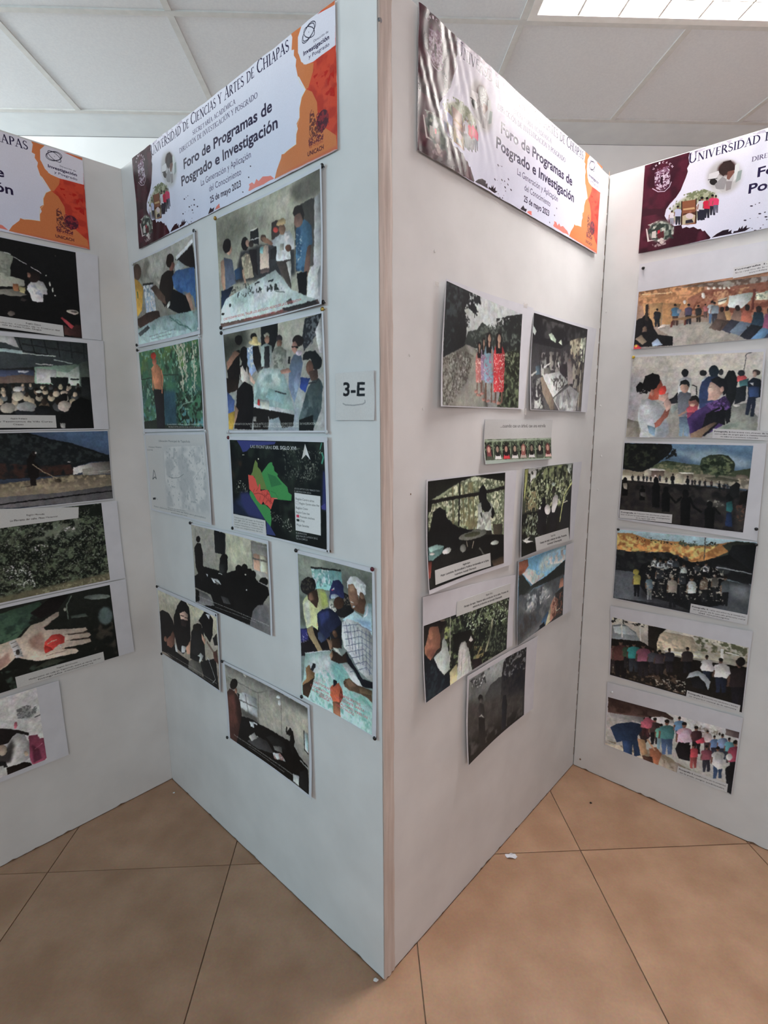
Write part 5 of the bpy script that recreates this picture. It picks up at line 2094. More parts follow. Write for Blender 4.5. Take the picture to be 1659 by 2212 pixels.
PRINTS['D2'] = '''
g 200,197,189 180,180,180
P 176,176,183 50 -32,244 87,192 101,761 -2,761
P 209,205,196 57 387,11 979,10 967,448 397,194
p 147,144,135 -7,761 94,804 133,1007 1,1005
P 165,165,158 19 330,623 440,680 456,995 315,997
p 152,156,149 746,629 908,579 996,751 988,921 757,870
P 134,147,135 9 724,870 869,803 871,843 775,897
l 63,65,67 5.4 918,-0 884,17 879,124 876,204
p 210,214,216 402,458 402,291 444,251 498,282 499,461
e 23,24,27 444 213 28 1 2 47
p 181,192,206 578,312 601,259 627,274 621,328
e 26,26,29 583 219 28 1 2 36
p 51,65,100 563,449 578,326 626,260 694,249 719,413 661,628 577,640
e 27,35,45 662 200 39 2 3 68
p 26,26,29 739,306 767,199 809,201 839,323 832,524 804,630 779,630
p 200,87,91 828,269 868,244 903,286 881,338 835,330
p 73,114,119 847,324 911,300 916,393 859,391
p 36,39,45 834,403 899,379 899,552 827,604
e 35,37,43 859 233 25 1 2 35
e 46,46,50 716 216 17 1 2 35
p 30,35,49 905,339 943,288 993,316 1002,515 970,527 968,738 943,738 944,579 931,724 906,718 917,512
p 53,73,112 916,393 988,396 986,514 921,513
e 62,54,51 959 233 26 1 2 35
e 176,151,138 950 251 13 1 1 32
e 217,214,210 844 611 25 0 1 16
p 223,226,229 918,353 950,348 948,387
l 29,29,30 8.4 506,358 542,380 547,476
p 40,41,46 352,526 401,444 408,569 311,595
l 29,31,33 13.4 292,574 369,513
p 156,170,167 348,623 416,555 419,624 370,707
p 117,124,136 404,500 414,444 462,425 507,461 501,680 478,749 415,707
e 184,150,135 451 387 32 1 3 66
p 23,24,27 411,364 420,306 455,287 487,322 488,385 467,352 427,348
p 137,162,187 430,748 499,735 521,899 508,988 477,981 470,845 464,988 438,975
l 184,150,135 20.7 425,728 479,673
e 143,100,93 530 571 39 1 4 77
p 30,29,30 492,543 509,495 543,482 571,524 572,586 546,537 503,550
p 196,93,104 477,639 506,598 563,613 562,695 493,701
p 164,79,113 484,694 562,681 548,763 497,776
e 205,173,156 523 598 19 0 1 19
p 81,60,112 492,762 552,667 635,600 756,495 797,576 798,683 769,763 756,844 611,993 526,994 505,844
P 54,41,80 13 525,817 629,655 632,898 552,994
p 27,25,32 631,709 744,602 772,670 772,843 729,817 636,979 594,979
n 114,86,148 17 0.56 6 617,586 765,509 797,657 681,682
p 193,164,151 626,423 643,329 689,317 727,413 738,468 691,547 632,546 637,478
p 25,24,29 646,302 694,263 755,306 777,415 748,495 720,413 700,372 656,336
e 201,169,155 729 416 15 0 2 35
P 228,206,192 6 630,410 648,356 669,438 641,478
l 96,67,59 3.7 637,390 658,384
p 147,125,106 524,953 695,803 713,817 626,952 611,993 526,994
p 25,24,29 765,683 804,630 808,803 780,830
p 198,205,211 82,676 107,535 179,508 255,566 324,679 309,734 341,817 360,928 341,994 114,1001 127,902 93,789
P 164,175,186 13 251,817 321,790 355,928 332,994 251,996
P 219,226,229 14 93,619 162,536 191,733 119,761
p 22,21,23 102,364 118,236 180,200 236,221 254,299 227,382 184,438 108,393
p 22,21,23 51,376 75,306 104,321 110,421 64,434
n 22,21,23 16 0.50 8 61,391 173,395 140,465 83,449
p 172,93,76 174,423 227,382 254,285 276,356 248,439 253,524 199,537 161,508
e 190,133,118 189 438 17 0 2 40
p 211,74,67 243,425 263,367 294,360 308,413 295,462 254,468
p 210,177,167 247,496 294,455 325,442 325,525 300,553 254,538
p 157,99,87 233,817 283,748 321,623 349,554 357,623 336,734 271,859 245,880
p 202,173,162 291,567 324,497 354,568 358,637 324,679
p 152,187,212 179,846 245,873 242,985 194,944
'''
PRINTS['D3'] = '''
g 105,136,166 23,24,27
P 147,170,185 19 407,89 631,215 996,256 990,178 740,60
p 81,91,70 295,252 359,205 535,236 633,243 888,291 996,256 1000,360 845,375 305,425 211,317
n 132,132,106 24 0.55 5 295,252 634,256 882,331 313,396
n 49,60,44 39 0.55 5 359,205 633,243 635,270 304,251
p 147,141,125 -1,348 210,302 452,355 675,349 1003,360 1006,504 850,455 503,435 -4,485
n 178,171,154 32 0.50 4 2,408 997,374 1005,491 -2,515
p 209,205,191 -7,424 96,423 456,426 592,420 998,505 934,486 596,482 414,494 -3,508
p 187,184,170 201,310 252,343 256,415 187,414
p 112,99,90 252,343 359,334 362,406 256,415
p 226,226,218 201,310 356,313 367,336 242,341
p 191,186,167 444,384 479,345 516,356 519,469 455,476
p 129,120,107 516,356 590,357 590,399 515,406
p 226,226,218 469,342 591,335 597,359 498,362
p 82,82,69 677,390 761,369 927,394 924,414 722,414
p 112,103,94 906,329 987,342 989,374 902,376
p 24,26,27 -5,3 397,2 406,60 390,104 356,162 303,237 249,299 174,364 93,363 -2,333
n 24,26,27 20 0.48 9 289,8 433,59 448,143 395,188 302,208
n 48,56,44 31 0.60 4 1,18 290,22 258,284 9,332
p 51,62,48 633,243 645,160 702,122 776,105 835,122 890,211 888,291 826,350 784,333 767,396 741,316 665,337
n 100,110,81 22 0.55 6 645,160 776,105 890,211 842,335 664,323
n 30,39,27 28 0.55 6 634,256 779,138 891,224 826,350 665,337
p 37,35,38 -4,485 414,494 596,489 999,518 1000,1000 1,1001
n 55,52,50 64 0.50 3 -3,500 999,518 999,987 3,993
P 81,80,76 11 686,653 849,672 844,727 769,725
n 147,146,139 22 0.60 6 685,639 796,638 844,714 778,737
p 33,33,36 88,499 84,456 102,454 104,497 97,498 94,471 93,498
p 46,48,50 83,459 79,434 82,427 91,423 101,425 105,432 104,457
l 127,96,81 2.8 81,440 80,458
e 127,96,81 91 417 4 -0 0 7
e 22,18,17 91 413 4 -0 0 5
p 33,33,36 139,489 135,450 152,448 153,488 147,488 145,464 144,488
p 46,48,50 134,453 131,431 133,424 142,420 151,422 154,428 154,451
l 127,96,81 2.6 133,435 132,452
e 127,96,81 142 415 3 -0 0 6
e 22,18,17 142 411 4 -0 0 4
p 33,33,36 183,489 180,446 198,445 199,487 193,488 190,462 189,488
p 46,48,50 178,450 175,426 178,418 187,414 196,417 200,423 199,448
l 127,96,81 2.8 177,431 176,449
e 127,96,81 187 409 3 -0 0 7
e 22,18,17 186 405 4 -0 0 5
p 33,33,36 214,486 211,451 226,449 227,484 222,485 220,463 219,485
p 64,73,82 210,454 207,433 210,427 217,423 225,426 228,431 228,452
l 127,96,81 2.3 209,438 209,452
e 127,96,81 217 419 3 -0 0 6
e 22,18,17 217 416 3 -0 0 4
p 33,33,36 247,482 244,447 258,446 260,481 255,482 252,460 252,482
p 46,48,50 243,451 240,430 242,424 250,420 257,423 260,428 260,449
l 127,96,81 2.3 241,434 241,449
e 127,96,81 249 416 3 -0 0 5
e 22,18,17 249 413 3 -0 0 4
p 33,33,36 378,484 375,446 391,444 392,482 387,483 384,459 383,483
p 78,64,64 374,449 371,427 373,421 381,417 389,419 393,425 392,447
l 127,96,81 2.4 372,432 372,448
e 127,96,81 381 412 3 -0 0 6
e 22,18,17 381 408 3 -0 0 4
p 33,33,36 322,475 318,433 335,432 337,473 331,474 328,448 327,474
p 64,73,82 317,437 314,413 316,406 325,401 334,404 338,411 337,435
l 127,96,81 2.7 315,418 315,435
e 127,96,81 325 396 3 -0 0 6
e 22,18,17 324 392 4 -0 0 5
p 33,33,36 586,497 583,460 597,459 599,496 594,496 591,473 591,497
p 40,41,46 582,464 579,442 581,436 588,432 596,434 599,440 599,462
l 127,96,81 2.3 580,447 580,462
e 127,96,81 588 428 3 -0 0 6
e 22,18,17 588 424 3 -0 0 4
p 33,33,36 608,495 605,458 619,457 621,493 616,494 613,471 613,494
p 46,48,50 604,461 601,440 603,434 610,430 618,432 621,438 621,460
l 127,96,81 2.3 602,445 602,460
e 127,96,81 610 425 3 -0 0 6
e 22,18,17 610 422 3 -0 0 4
p 33,33,36 643,498 639,458 655,457 657,496 651,497 648,472 648,497
p 40,41,46 638,462 635,439 637,432 645,428 654,430 657,436 656,460
l 127,96,81 2.5 637,443 636,460
e 127,96,81 645 423 3 -0 0 6
e 22,18,17 645 419 3 -0 0 4
p 33,33,36 682,501 679,461 694,459 696,499 690,500 687,475 687,500
p 46,48,50 678,464 674,442 677,435 684,431 693,433 696,439 696,463
l 127,96,81 2.5 676,446 676,463
e 127,96,81 684 426 3 -0 0 6
e 22,18,17 684 422 3 -0 0 4
p 33,33,36 730,509 726,467 742,465 744,507 738,508 735,482 735,508
p 78,64,64 725,470 721,446 723,438 732,434 741,436 744,443 744,468
l 127,96,81 2.7 723,451 722,469
e 127,96,81 731 429 3 -0 0 7
e 22,18,17 731 425 4 -0 0 5
p 33,33,36 824,539 820,494 837,492 839,537 833,538 829,510 829,538
p 40,41,46 818,498 814,472 817,464 826,459 835,462 839,469 838,496
l 127,96,81 2.8 816,477 816,496
e 127,96,81 825 453 3 -0 0 7
e 22,18,17 825 449 4 -0 0 5
p 33,33,36 849,543 845,498 862,496 864,541 858,542 854,514 854,542
p 64,73,82 843,502 840,476 842,468 851,463 860,466 864,473 863,500
l 127,96,81 2.8 842,481 841,500
e 127,96,81 850 458 3 -0 0 7
e 22,18,17 850 453 4 -0 0 5
p 23,24,27 430,521 424,446 445,444 449,519 441,520 436,473 437,521
p 23,24,27 422,453 417,409 420,396 431,389 443,394 447,406 448,450
l 45,39,37 4.8 419,418 419,450
e 45,39,37 430 379 6 -1 1 12
e 22,18,17 430 372 7 -1 1 8
p 23,24,27 550,536 544,462 565,460 568,534 561,535 556,489 557,536
p 23,24,27 542,469 537,426 540,413 551,406 562,411 567,423 567,466
l 45,39,37 4.7 540,435 540,466
e 45,39,37 550 397 6 -1 1 12
e 22,18,17 550 390 6 -1 1 8
p 23,24,27 791,543 786,485 802,483 805,541 800,542 796,506 796,542
p 23,24,27 785,490 781,456 783,446 791,440 800,444 803,453 804,488
l 45,39,37 3.6 783,463 783,487
e 45,39,37 791 433 4 -0 1 9
e 22,18,17 790 427 5 -0 0 6
e 222,218,210 289 402 10 -1 1 13
p 17,17,19 286,811 269,538 287,497 313,495 335,531 345,802
e 17,17,19 298 465 20 -2 3 50
p 17,17,19 369,857 355,633 374,599 401,595 423,625 430,848
e 17,17,19 386 572 21 -2 3 41
p 17,17,19 531,1005 511,690 532,642 564,638 590,679 603,992
e 17,17,19 546 605 24 -3 4 58
p 17,17,19 720,1006 704,772 724,735 754,731 779,761 787,993
e 17,17,19 737 707 23 -3 3 43
p 17,17,19 12,698 3,527 18,501 39,499 57,521 61,691
e 17,17,19 27 481 17 -2 2 31
p 17,17,19 172,737 163,596 177,575 196,572 211,591 215,731
e 17,17,19 185 558 15 -2 2 26
p 164,158,148 9,530 50,518 55,601 24,604
p 79,76,76 170,632 219,626 223,686 177,676
l 17,17,19 17.7 413,632 475,725 516,647
l 17,17,19 17.1 579,639 623,760 679,808
l 17,17,19 16.4 770,738 821,813
p 45,97,98 857,671 896,638 911,731 897,774 860,766
p 34,48,80 865,779 901,773 918,948 868,943
e 17,17,19 877 600 29 -4 3 48
p 29,29,30 868,480 912,415 939,445 938,552 902,610 875,573
p 22,18,17 945,538 998,505 997,651 948,685
n 94,67,58 14 0.58 6 924,688 993,652 993,866 945,875
'''
PRINTS['D4'] = '''
g 185,216,227 39,41,44
p 226,169,107 -5,46 119,35 245,90 396,91 497,82 598,116 655,105 763,59 849,18 857,159 702,279 590,332 487,274 296,259 4,310
n 169,117,74 31 0.50 5 -4,65 245,100 598,125 850,43 841,179 589,323 4,301
n 229,210,135 29 0.58 5 -4,65 245,100 598,125 781,72 587,288 3,281
n 38,38,35 10 0.66 9 154,58 395,73 762,42 756,94 398,137 156,115
n 79,92,78 19 0.56 7 457,89 644,81 762,51 747,96 501,144
l 78,80,81 6.0 665,-9 672,286
l 78,80,81 4.0 668,86 746,79
p 56,61,52 781,72 865,6 995,7 996,211 795,309 702,279 830,147
p 31,34,37 851,59 999,23 999,510 799,377 683,283 824,183
p 32,34,37 -0,291 186,292 402,237 487,274 590,332 702,279 832,181 988,345 982,515 711,453 198,571 2,583
n 51,56,57 49 0.56 4 -0,291 402,237 703,296 974,383 711,453 7,561
l 158,165,168 8.9 761,352 887,363 990,378
p 96,103,110 2,587 175,577 267,611 806,497 991,512 996,870 620,919 4,994
P 118,124,131 19 855,553 992,529 995,715 871,688
P 59,61,67 28 177,636 823,475 844,838 439,1004 213,944
p 27,29,32 215,450 323,367 468,297 609,336 762,369 823,475 851,800 603,963 455,901 279,882 179,675
p 32,35,39 173,917 163,737 210,723 214,904 198,909 189,798 189,912
p 179,173,99 160,753 150,650 157,618 181,596 206,604 216,632 214,737
l 113,94,80 10.2 155,671 154,747
e 113,94,80 180 574 13 -3 1 28
e 28,25,24 180 557 14 -4 1 19
p 136,144,147 279,932 269,764 312,751 316,919 302,924 293,821 293,927
p 121,144,155 266,780 257,683 263,653 285,633 308,641 317,666 316,764
l 113,94,80 9.4 262,703 261,774
e 113,94,80 284 612 11 -3 1 26
e 28,25,24 284 597 13 -4 1 18
p 32,35,39 456,978 443,761 495,745 503,961 484,968 473,834 473,972
p 174,166,155 439,781 426,657 434,618 461,592 490,602 501,635 501,761
l 113,94,80 11.9 432,682 432,774
e 113,94,80 460 566 14 -4 2 33
e 28,25,24 459 546 16 -4 1 23
p 32,34,37 599,927 586,725 634,710 641,911 625,917 614,793 615,921
p 216,229,229 583,743 571,627 578,592 602,568 628,577 638,608 639,725
l 113,94,80 11.0 576,651 576,737
e 113,94,80 601 543 13 -4 2 31
e 28,25,24 600 524 15 -4 1 21
p 39,41,44 685,822 673,651 713,638 721,810 706,815 697,709 698,818
p 116,101,90 671,666 661,568 666,537 687,517 708,525 717,551 718,651
l 113,94,80 9.3 665,588 666,660
e 113,94,80 685 496 11 -3 1 26
e 28,25,24 685 480 12 -3 1 18
p 39,41,44 759,761 748,601 784,590 791,750 778,754 769,655 771,757
p 95,93,87 745,615 735,523 741,495 759,476 779,484 787,508 788,602
l 113,94,80 8.6 740,542 740,610
e 113,94,80 758 456 10 -3 1 25
e 28,25,24 757 442 11 -3 1 17
p 32,34,37 829,826 816,643 858,630 866,813 851,818 841,705 843,821
p 79,87,90 813,659 802,554 808,521 829,500 852,509 861,537 862,644
l 113,94,80 9.8 807,576 808,653
e 113,94,80 828 477 11 -3 2 28
e 28,25,24 827 460 13 -4 1 20
p 39,41,44 354,780 343,598 388,585 394,767 378,772 369,660 369,775
p 49,54,59 339,614 329,510 336,478 359,456 384,465 393,493 393,599
l 113,94,80 10.1 334,531 334,608
e 113,94,80 358 434 12 -3 1 28
e 28,25,24 358 417 14 -3 1 19
p 39,41,44 525,802 513,625 556,613 562,789 547,794 538,685 538,797
p 49,54,59 510,641 500,540 506,508 528,488 551,496 560,523 560,626
l 113,94,80 9.7 505,560 505,635
e 113,94,80 527 466 12 -3 1 27
e 28,25,24 526 450 13 -3 1 19
p 224,229,229 290,459 289,394 301,368 325,363 339,386 340,446
n 56,59,62 16 0.55 6 288,459 284,376 340,363 344,445
e 113,94,80 313 343 11 -2 1 24
e 31,28,24 312 326 12 -3 1 19
p 214,227,229 334,476 334,412 345,386 369,381 383,404 383,464
n 56,59,62 16 0.55 6 332,477 328,394 384,381 388,463
e 113,94,80 357 361 11 -2 1 24
e 31,28,24 356 344 12 -3 1 19
p 159,170,172 377,475 377,411 388,385 411,380 425,403 426,462
n 56,59,62 16 0.55 6 375,475 372,393 426,380 430,461
e 113,94,80 400 360 10 -2 1 24
e 31,28,24 399 344 11 -3 1 18
p 177,191,197 412,428 412,365 423,340 446,335 459,357 460,416
n 56,59,62 15 0.55 6 410,429 407,347 460,335 464,415
e 113,94,80 434 315 10 -2 1 24
e 31,28,24 434 299 11 -3 1 18
p 57,66,74 454,427 453,364 464,340 487,334 500,357 501,415
n 56,59,62 15 0.55 6 452,428 448,347 501,335 505,414
e 113,94,80 476 315 10 -2 1 24
e 31,28,24 475 299 11 -2 1 18
p 196,207,204 514,495 513,433 524,408 546,402 559,425 560,483
n 56,59,62 15 0.55 6 512,496 508,415 560,403 564,482
e 113,94,80 535 383 10 -2 1 23
e 31,28,24 534 367 11 -3 1 18
p 229,229,229 673,435 672,374 682,351 703,346 715,367 716,423
n 56,59,62 14 0.55 6 672,435 667,358 716,346 720,422
e 113,94,80 692 327 9 -2 1 23
e 31,28,24 691 311 10 -2 1 17
p 56,61,65 612,451 610,390 621,366 642,361 654,382 656,439
n 56,59,62 15 0.55 6 610,451 606,373 655,361 659,438
e 113,94,80 631 342 10 -2 1 23
e 31,28,24 630 326 10 -2 1 18
e 173,163,87 174 568 25 -7 2 39
n 174,171,160 16 0.72 8 238,444 807,358 840,769 279,882
'''
PRINTS['D5'] = '''
g 221,218,207 35,34,30
n 36,38,37 14 0.60 9 10,-2 288,-4 278,46 11,79
p 141,152,157 3,130 102,72 194,156 242,317 7,366
p 196,209,213 12,150 125,96 217,214 26,261
l 229,229,229 11.8 80,94 90,300
l 229,229,229 10.3 231,92 241,294
p 229,213,189 364,50 628,31 674,226 373,387
n 174,166,147 34 0.55 5 365,95 992,55 999,304 375,432
n 98,102,80 25 0.50 6 627,9 989,-6 994,138 674,226
p 212,212,192 477,331 695,258 1000,219 997,262 499,387
l 229,229,229 8.9 436,353 696,301
l 229,229,229 20.3 832,120 835,247
l 229,229,229 9.1 852,152 943,155
p 38,36,33 294,5 435,-7 387,107 370,251 373,387 303,355
p 34,32,30 -1,370 130,327 241,294 373,387 500,409 689,372 1003,301 1003,996 601,992 0,999
n 94,80,69 30 0.60 6 10,678 507,634 611,986 3,977
n 201,197,184 14 0.70 9 342,824 613,754 600,969 368,975
n 153,143,126 25 0.64 7 11,727 140,799 119,909 3,953
p 55,49,50 -8,959 -17,716 61,673 61,919 33,935 24,786 17,944
p 132,103,104 -24,740 -36,603 -22,555 19,513 60,511 74,544 68,689
l 93,73,64 11.7 -28,629 -33,735
e 93,73,64 18 483 14 -7 1 38
e 28,25,24 18 460 16 -8 0 26
p 32,30,32 46,1026 34,703 137,646 137,971 101,993 88,795 80,1006
p 92,61,59 26,735 10,553 27,490 81,435 135,433 154,477 146,668
l 93,73,64 15.4 20,588 13,728
e 93,73,64 80 395 18 -9 1 49
e 28,25,24 80 366 21 -11 1 34
p 38,38,40 117,813 109,608 174,573 174,780 152,793 143,667 138,800
p 58,78,62 104,629 94,513 104,473 138,438 173,437 185,465 180,587
l 93,73,64 9.7 100,536 96,624
e 93,73,64 138 413 12 -6 1 32
e 28,25,24 137 394 13 -7 0 22
p 56,61,69 163,858 153,610 231,567 232,818 205,834 195,682 189,843
p 61,141,140 147,635 134,495 147,446 188,404 229,403 244,436 238,584
l 93,73,64 11.8 142,522 137,629
e 93,73,64 188 373 14 -7 1 38
e 28,25,24 187 350 16 -8 1 27
p 43,41,45 240,885 229,617 312,571 314,841 285,859 273,694 267,869
p 153,98,118 222,644 208,492 222,439 265,394 310,393 325,429 320,589
l 93,73,64 12.7 216,522 212,638
e 93,73,64 265 361 15 -8 1 41
e 28,25,24 264 336 17 -9 1 29
p 43,41,45 324,788 316,589 377,555 379,756 357,768 348,646 344,776
p 79,82,90 311,609 300,496 310,457 342,424 375,423 386,450 382,568
l 93,73,64 9.4 306,518 303,604
e 93,73,64 342 399 11 -6 1 31
e 28,25,24 341 381 13 -7 1 21
p 43,41,45 379,779 369,582 430,548 432,747 411,760 402,639 398,767
p 75,67,75 365,602 354,490 364,451 395,418 427,417 439,444 435,562
l 93,73,64 9.2 360,512 357,597
e 93,73,64 395 393 11 -6 1 31
e 28,25,24 394 375 12 -7 1 21
p 43,41,45 452,689 443,505 499,474 501,660 482,671 473,559 470,678
p 48,49,57 439,524 429,420 438,384 467,353 497,352 507,377 504,487
l 93,73,64 8.6 435,440 432,520
e 93,73,64 466 330 10 -5 1 28
e 28,25,24 466 313 11 -6 1 20
p 32,33,37 582,635 572,435 631,401 635,604 614,617 604,493 601,624
p 55,49,50 567,454 556,341 565,302 596,268 628,268 640,295 637,415
l 93,73,64 9.3 562,363 560,450
e 93,73,64 596 243 11 -6 1 31
e 28,25,24 595 225 12 -6 1 22
p 39,46,63 817,807 802,549 875,505 882,766 856,782 843,624 841,792
p 229,229,229 796,575 782,429 793,379 831,335 870,335 885,370 883,523
l 93,73,64 11.7 790,458 787,569
e 93,73,64 830 304 13 -7 2 40
e 28,25,24 829 280 15 -8 1 28
p 39,46,63 724,663 714,476 768,445 772,634 753,646 744,531 742,653
p 229,229,229 709,495 699,389 707,353 736,321 765,321 775,346 773,458
l 93,73,64 8.6 705,410 703,491
e 93,73,64 735 298 10 -5 1 29
e 28,25,24 734 280 11 -6 1 20
p 32,31,37 933,999 911,631 1013,567 1024,937 988,962 969,736 967,976
p 43,38,40 903,667 882,460 898,388 951,327 1005,326 1025,375 1023,592
l 93,73,64 16.6 893,500 890,659
e 93,73,64 949 282 18 -10 2 56
e 28,25,24 947 248 21 -12 2 39
p 229,229,229 693,480 709,383 766,351 793,445 781,496 704,518
p 229,229,229 797,420 831,335 888,357 901,447 877,548 821,538
p 196,207,213 602,715 628,597 675,535 735,567 773,656 763,796 730,682 688,617 631,675
p 32,33,37 631,697 689,628 731,704 744,808 656,819
e 23,23,24 959 242 28 -16 3 71
'''
PRINTS['D6'] = '''
g 229,229,229 197,197,190
p 93,73,68 0,-2 257,-115 401,-65 537,54 539,103 452,84 317,198 6,315
n 65,50,46 54 0.50 4 0,-2 257,-115 516,68 316,172 5,286
n 38,38,37 11 0.50 9 412,-84 511,-80 513,-18 425,-28
p 175,176,178 6,315 317,198 321,304 4,492
n 207,207,205 28 0.50 5 1,405 272,310 161,841 2,910
p 229,229,229 409,138 538,91 551,145 412,241
p 116,102,102 908,-11 999,-1 1000,96 912,98
n 156,150,140 16 0.58 6 679,58 773,63 861,68 857,163 721,171
e 55,51,48 872 111 7 -5 1 18
p 211,202,187 -0,972 163,897 476,744 610,834 616,1007 296,1011 1,1016
n 156,145,127 34 0.50 6 10,904 476,744 651,846 999,904 616,1007
p 49,67,97 36,616 82,497 211,365 310,338 326,462 269,587 307,946 259,1016 238,779 220,1022 167,1010 146,796 101,875
p 63,88,131 153,790 230,729 239,1005 174,1019
p 55,47,50 280,551 323,383 376,506 335,701 309,666
p 207,168,133 271,641 332,621 365,867 319,935 289,794
p 184,123,95 373,751 429,678 472,775 452,1006 393,979
l 208,168,141 16.9 355,603 419,739
p 93,68,59 319,935 401,890 418,1011 346,1022
p 73,48,52 307,558 299,394 347,359 351,525 333,538 325,438 323,546
p 195,107,126 295,411 286,318 293,284 319,253 345,249 354,271 352,370
l 131,95,82 7.2 291,336 289,408
e 131,95,82 318 233 9 -6 1 26
e 28,25,24 318 217 10 -7 1 18
p 73,48,52 346,555 336,368 391,329 395,518 376,533 367,419 364,541
p 224,124,143 332,387 321,282 330,243 359,208 388,204 399,229 397,341
l 131,95,82 8.2 327,302 325,384
e 131,95,82 358 185 10 -7 1 29
e 28,25,24 357 167 11 -7 1 20
p 38,38,42 385,660 372,425 440,375 445,611 421,631 410,488 407,642
p 74,60,61 367,449 354,316 365,268 400,224 437,219 450,249 447,390
l 131,95,82 10.2 361,342 358,445
e 131,95,82 399 194 12 -8 1 37
e 28,25,24 398 172 14 -9 1 25
p 140,174,185 437,698 425,478 488,430 492,652 470,670 460,536 457,681
p 128,193,178 420,501 408,377 418,331 450,289 484,284 496,312 494,444
l 131,95,82 9.5 414,400 412,497
e 131,95,82 449 262 11 -8 1 34
e 28,25,24 449 241 13 -9 1 24
p 93,118,157 477,770 461,468 545,403 552,705 522,731 508,548 505,746
p 88,142,145 454,499 437,328 450,266 495,209 540,203 556,242 553,422
l 131,95,82 13.0 446,361 443,494
e 131,95,82 493 172 15 -10 2 47
e 28,25,24 492 144 17 -12 1 32
p 81,97,114 573,457 562,247 619,206 624,417 604,433 594,305 592,442
p 116,159,197 557,269 545,150 554,108 584,70 615,67 626,94 625,220
l 131,95,82 8.8 552,173 550,265
e 131,95,82 583 44 10 -7 1 33
e 28,25,24 583 24 12 -8 1 23
p 43,38,42 609,732 592,430 673,366 681,668 652,693 638,511 636,708
p 229,187,206 586,461 569,290 582,229 624,173 667,167 683,206 681,385
l 131,95,82 12.7 578,323 575,456
e 131,95,82 623 135 15 -10 2 47
e 28,25,24 621 107 17 -12 1 32
p 38,36,39 702,575 689,351 748,304 754,530 733,548 722,412 721,559
p 76,51,56 684,374 672,247 681,201 712,159 743,155 755,184 753,319
l 131,95,82 9.3 678,271 677,370
e 131,95,82 710 131 11 -8 1 35
e 28,25,24 709 110 12 -9 1 24
p 74,63,70 783,481 773,306 818,270 823,447 807,460 799,354 798,468
p 229,214,216 770,324 760,225 767,189 790,157 814,154 823,177 823,282
l 131,95,82 7.1 765,244 764,321
e 131,95,82 789 135 8 -6 1 27
e 28,25,24 789 119 9 -7 1 19
p 59,62,78 835,530 825,358 869,322 874,496 858,510 850,405 850,518
p 114,144,187 822,376 813,278 819,243 842,211 865,207 874,230 873,333
l 131,95,82 7.0 817,297 817,373
e 131,95,82 841 189 8 -6 1 27
e 28,25,24 840 173 9 -7 1 19
p 59,67,83 889,529 877,328 926,287 932,490 915,505 905,383 905,514
p 142,165,203 873,349 862,235 869,195 895,157 922,154 932,180 931,300
l 131,95,82 8.1 868,257 867,346
e 131,95,82 894 132 9 -7 1 31
e 28,25,24 893 114 10 -8 1 22
p 59,62,69 937,531 925,344 971,306 977,494 961,509 951,395 951,518
p 110,173,184 922,363 912,258 918,219 942,184 966,181 976,205 975,318
l 131,95,82 7.5 917,278 916,360
e 131,95,82 941 161 8 -7 1 29
e 28,25,24 940 144 9 -7 1 20
p 168,90,89 697,828 686,635 736,590 741,786 724,803 714,685 713,813
p 203,88,97 682,655 671,546 679,506 705,468 732,461 742,486 741,602
l 131,95,82 8.0 676,567 675,653
e 131,95,82 704 443 9 -8 1 30
e 28,25,24 703 425 10 -9 1 21
p 58,59,69 789,813 777,604 830,556 836,767 817,786 807,658 806,796
p 152,89,104 773,626 761,507 769,464 797,422 826,416 836,443 835,569
l 131,95,82 8.6 767,530 766,623
e 131,95,82 796 396 10 -8 1 33
e 28,25,24 795 377 11 -9 1 23
p 62,82,112 867,856 853,608 914,551 921,801 900,822 888,672 887,835
p 229,229,229 848,634 835,494 844,443 876,394 908,387 921,418 920,567
l 131,95,82 10.0 841,521 840,630
e 131,95,82 874 363 11 -9 2 38
e 28,25,24 873 340 13 -11 1 27
p 32,33,37 977,767 960,477 1028,415 1037,705 1013,730 999,554 999,744
p 168,78,100 954,508 938,344 949,285 984,230 1021,224 1035,261 1035,433
l 131,95,82 11.5 946,375 946,503
e 131,95,82 983 194 12 -10 2 45
e 28,25,24 982 167 14 -11 1 31
p 229,207,226 585,347 616,224 655,196 691,364 635,433
p 35,33,37 574,584 594,441 685,442 686,713 606,735
p 213,86,106 714,345 762,236 783,314 730,381
e 229,229,229 953 426 22 -20 3 57
p 229,229,229 842,619 869,431 908,443 921,639 889,693
e 199,108,127 344 287 39 -27 4 105
p 32,33,37 937,623 996,477 1003,992 970,983
'''
PRINTS['k1'] = '''
g 207,207,207 207,207,207
t 47,43,44 110 640,330 780,330 Región Zoque
t 47,43,44 110 120,560 960,560 Fragmento comunitario. Cuidado de la Cuenca del
t 47,43,44 110 420,760 780,760 valle de Lomas Tuxtla, Chiapas
'''
PRINTS['k2'] = '''
g 207,207,206 207,207,206
t 50,46,47 110 540,330 700,330 Región Frailesca
t 50,46,47 110 180,560 960,560 Aprendizajes y Testimonios de Villa Corzo
t 50,46,47 110 560,780 660,780 Chiapas
'''
PRINTS['k4'] = '''
g 207,207,206 207,207,206
t 53,49,49 110 520,470 680,470 Región Montaña
t 53,49,49 110 380,720 800,720 La Floresta del valle. Plaza Manantial
'''
PRINTS['k5'] = '''
g 207,207,206 207,207,206
t 57,54,54 120 440,330 680,330 Región Soconusco
t 57,54,54 120 130,620 960,620 Maduración del café en Tapachula, entre el verde del sur
t 57,54,54 120 220,860 860,860 fotografía comunitaria
'''
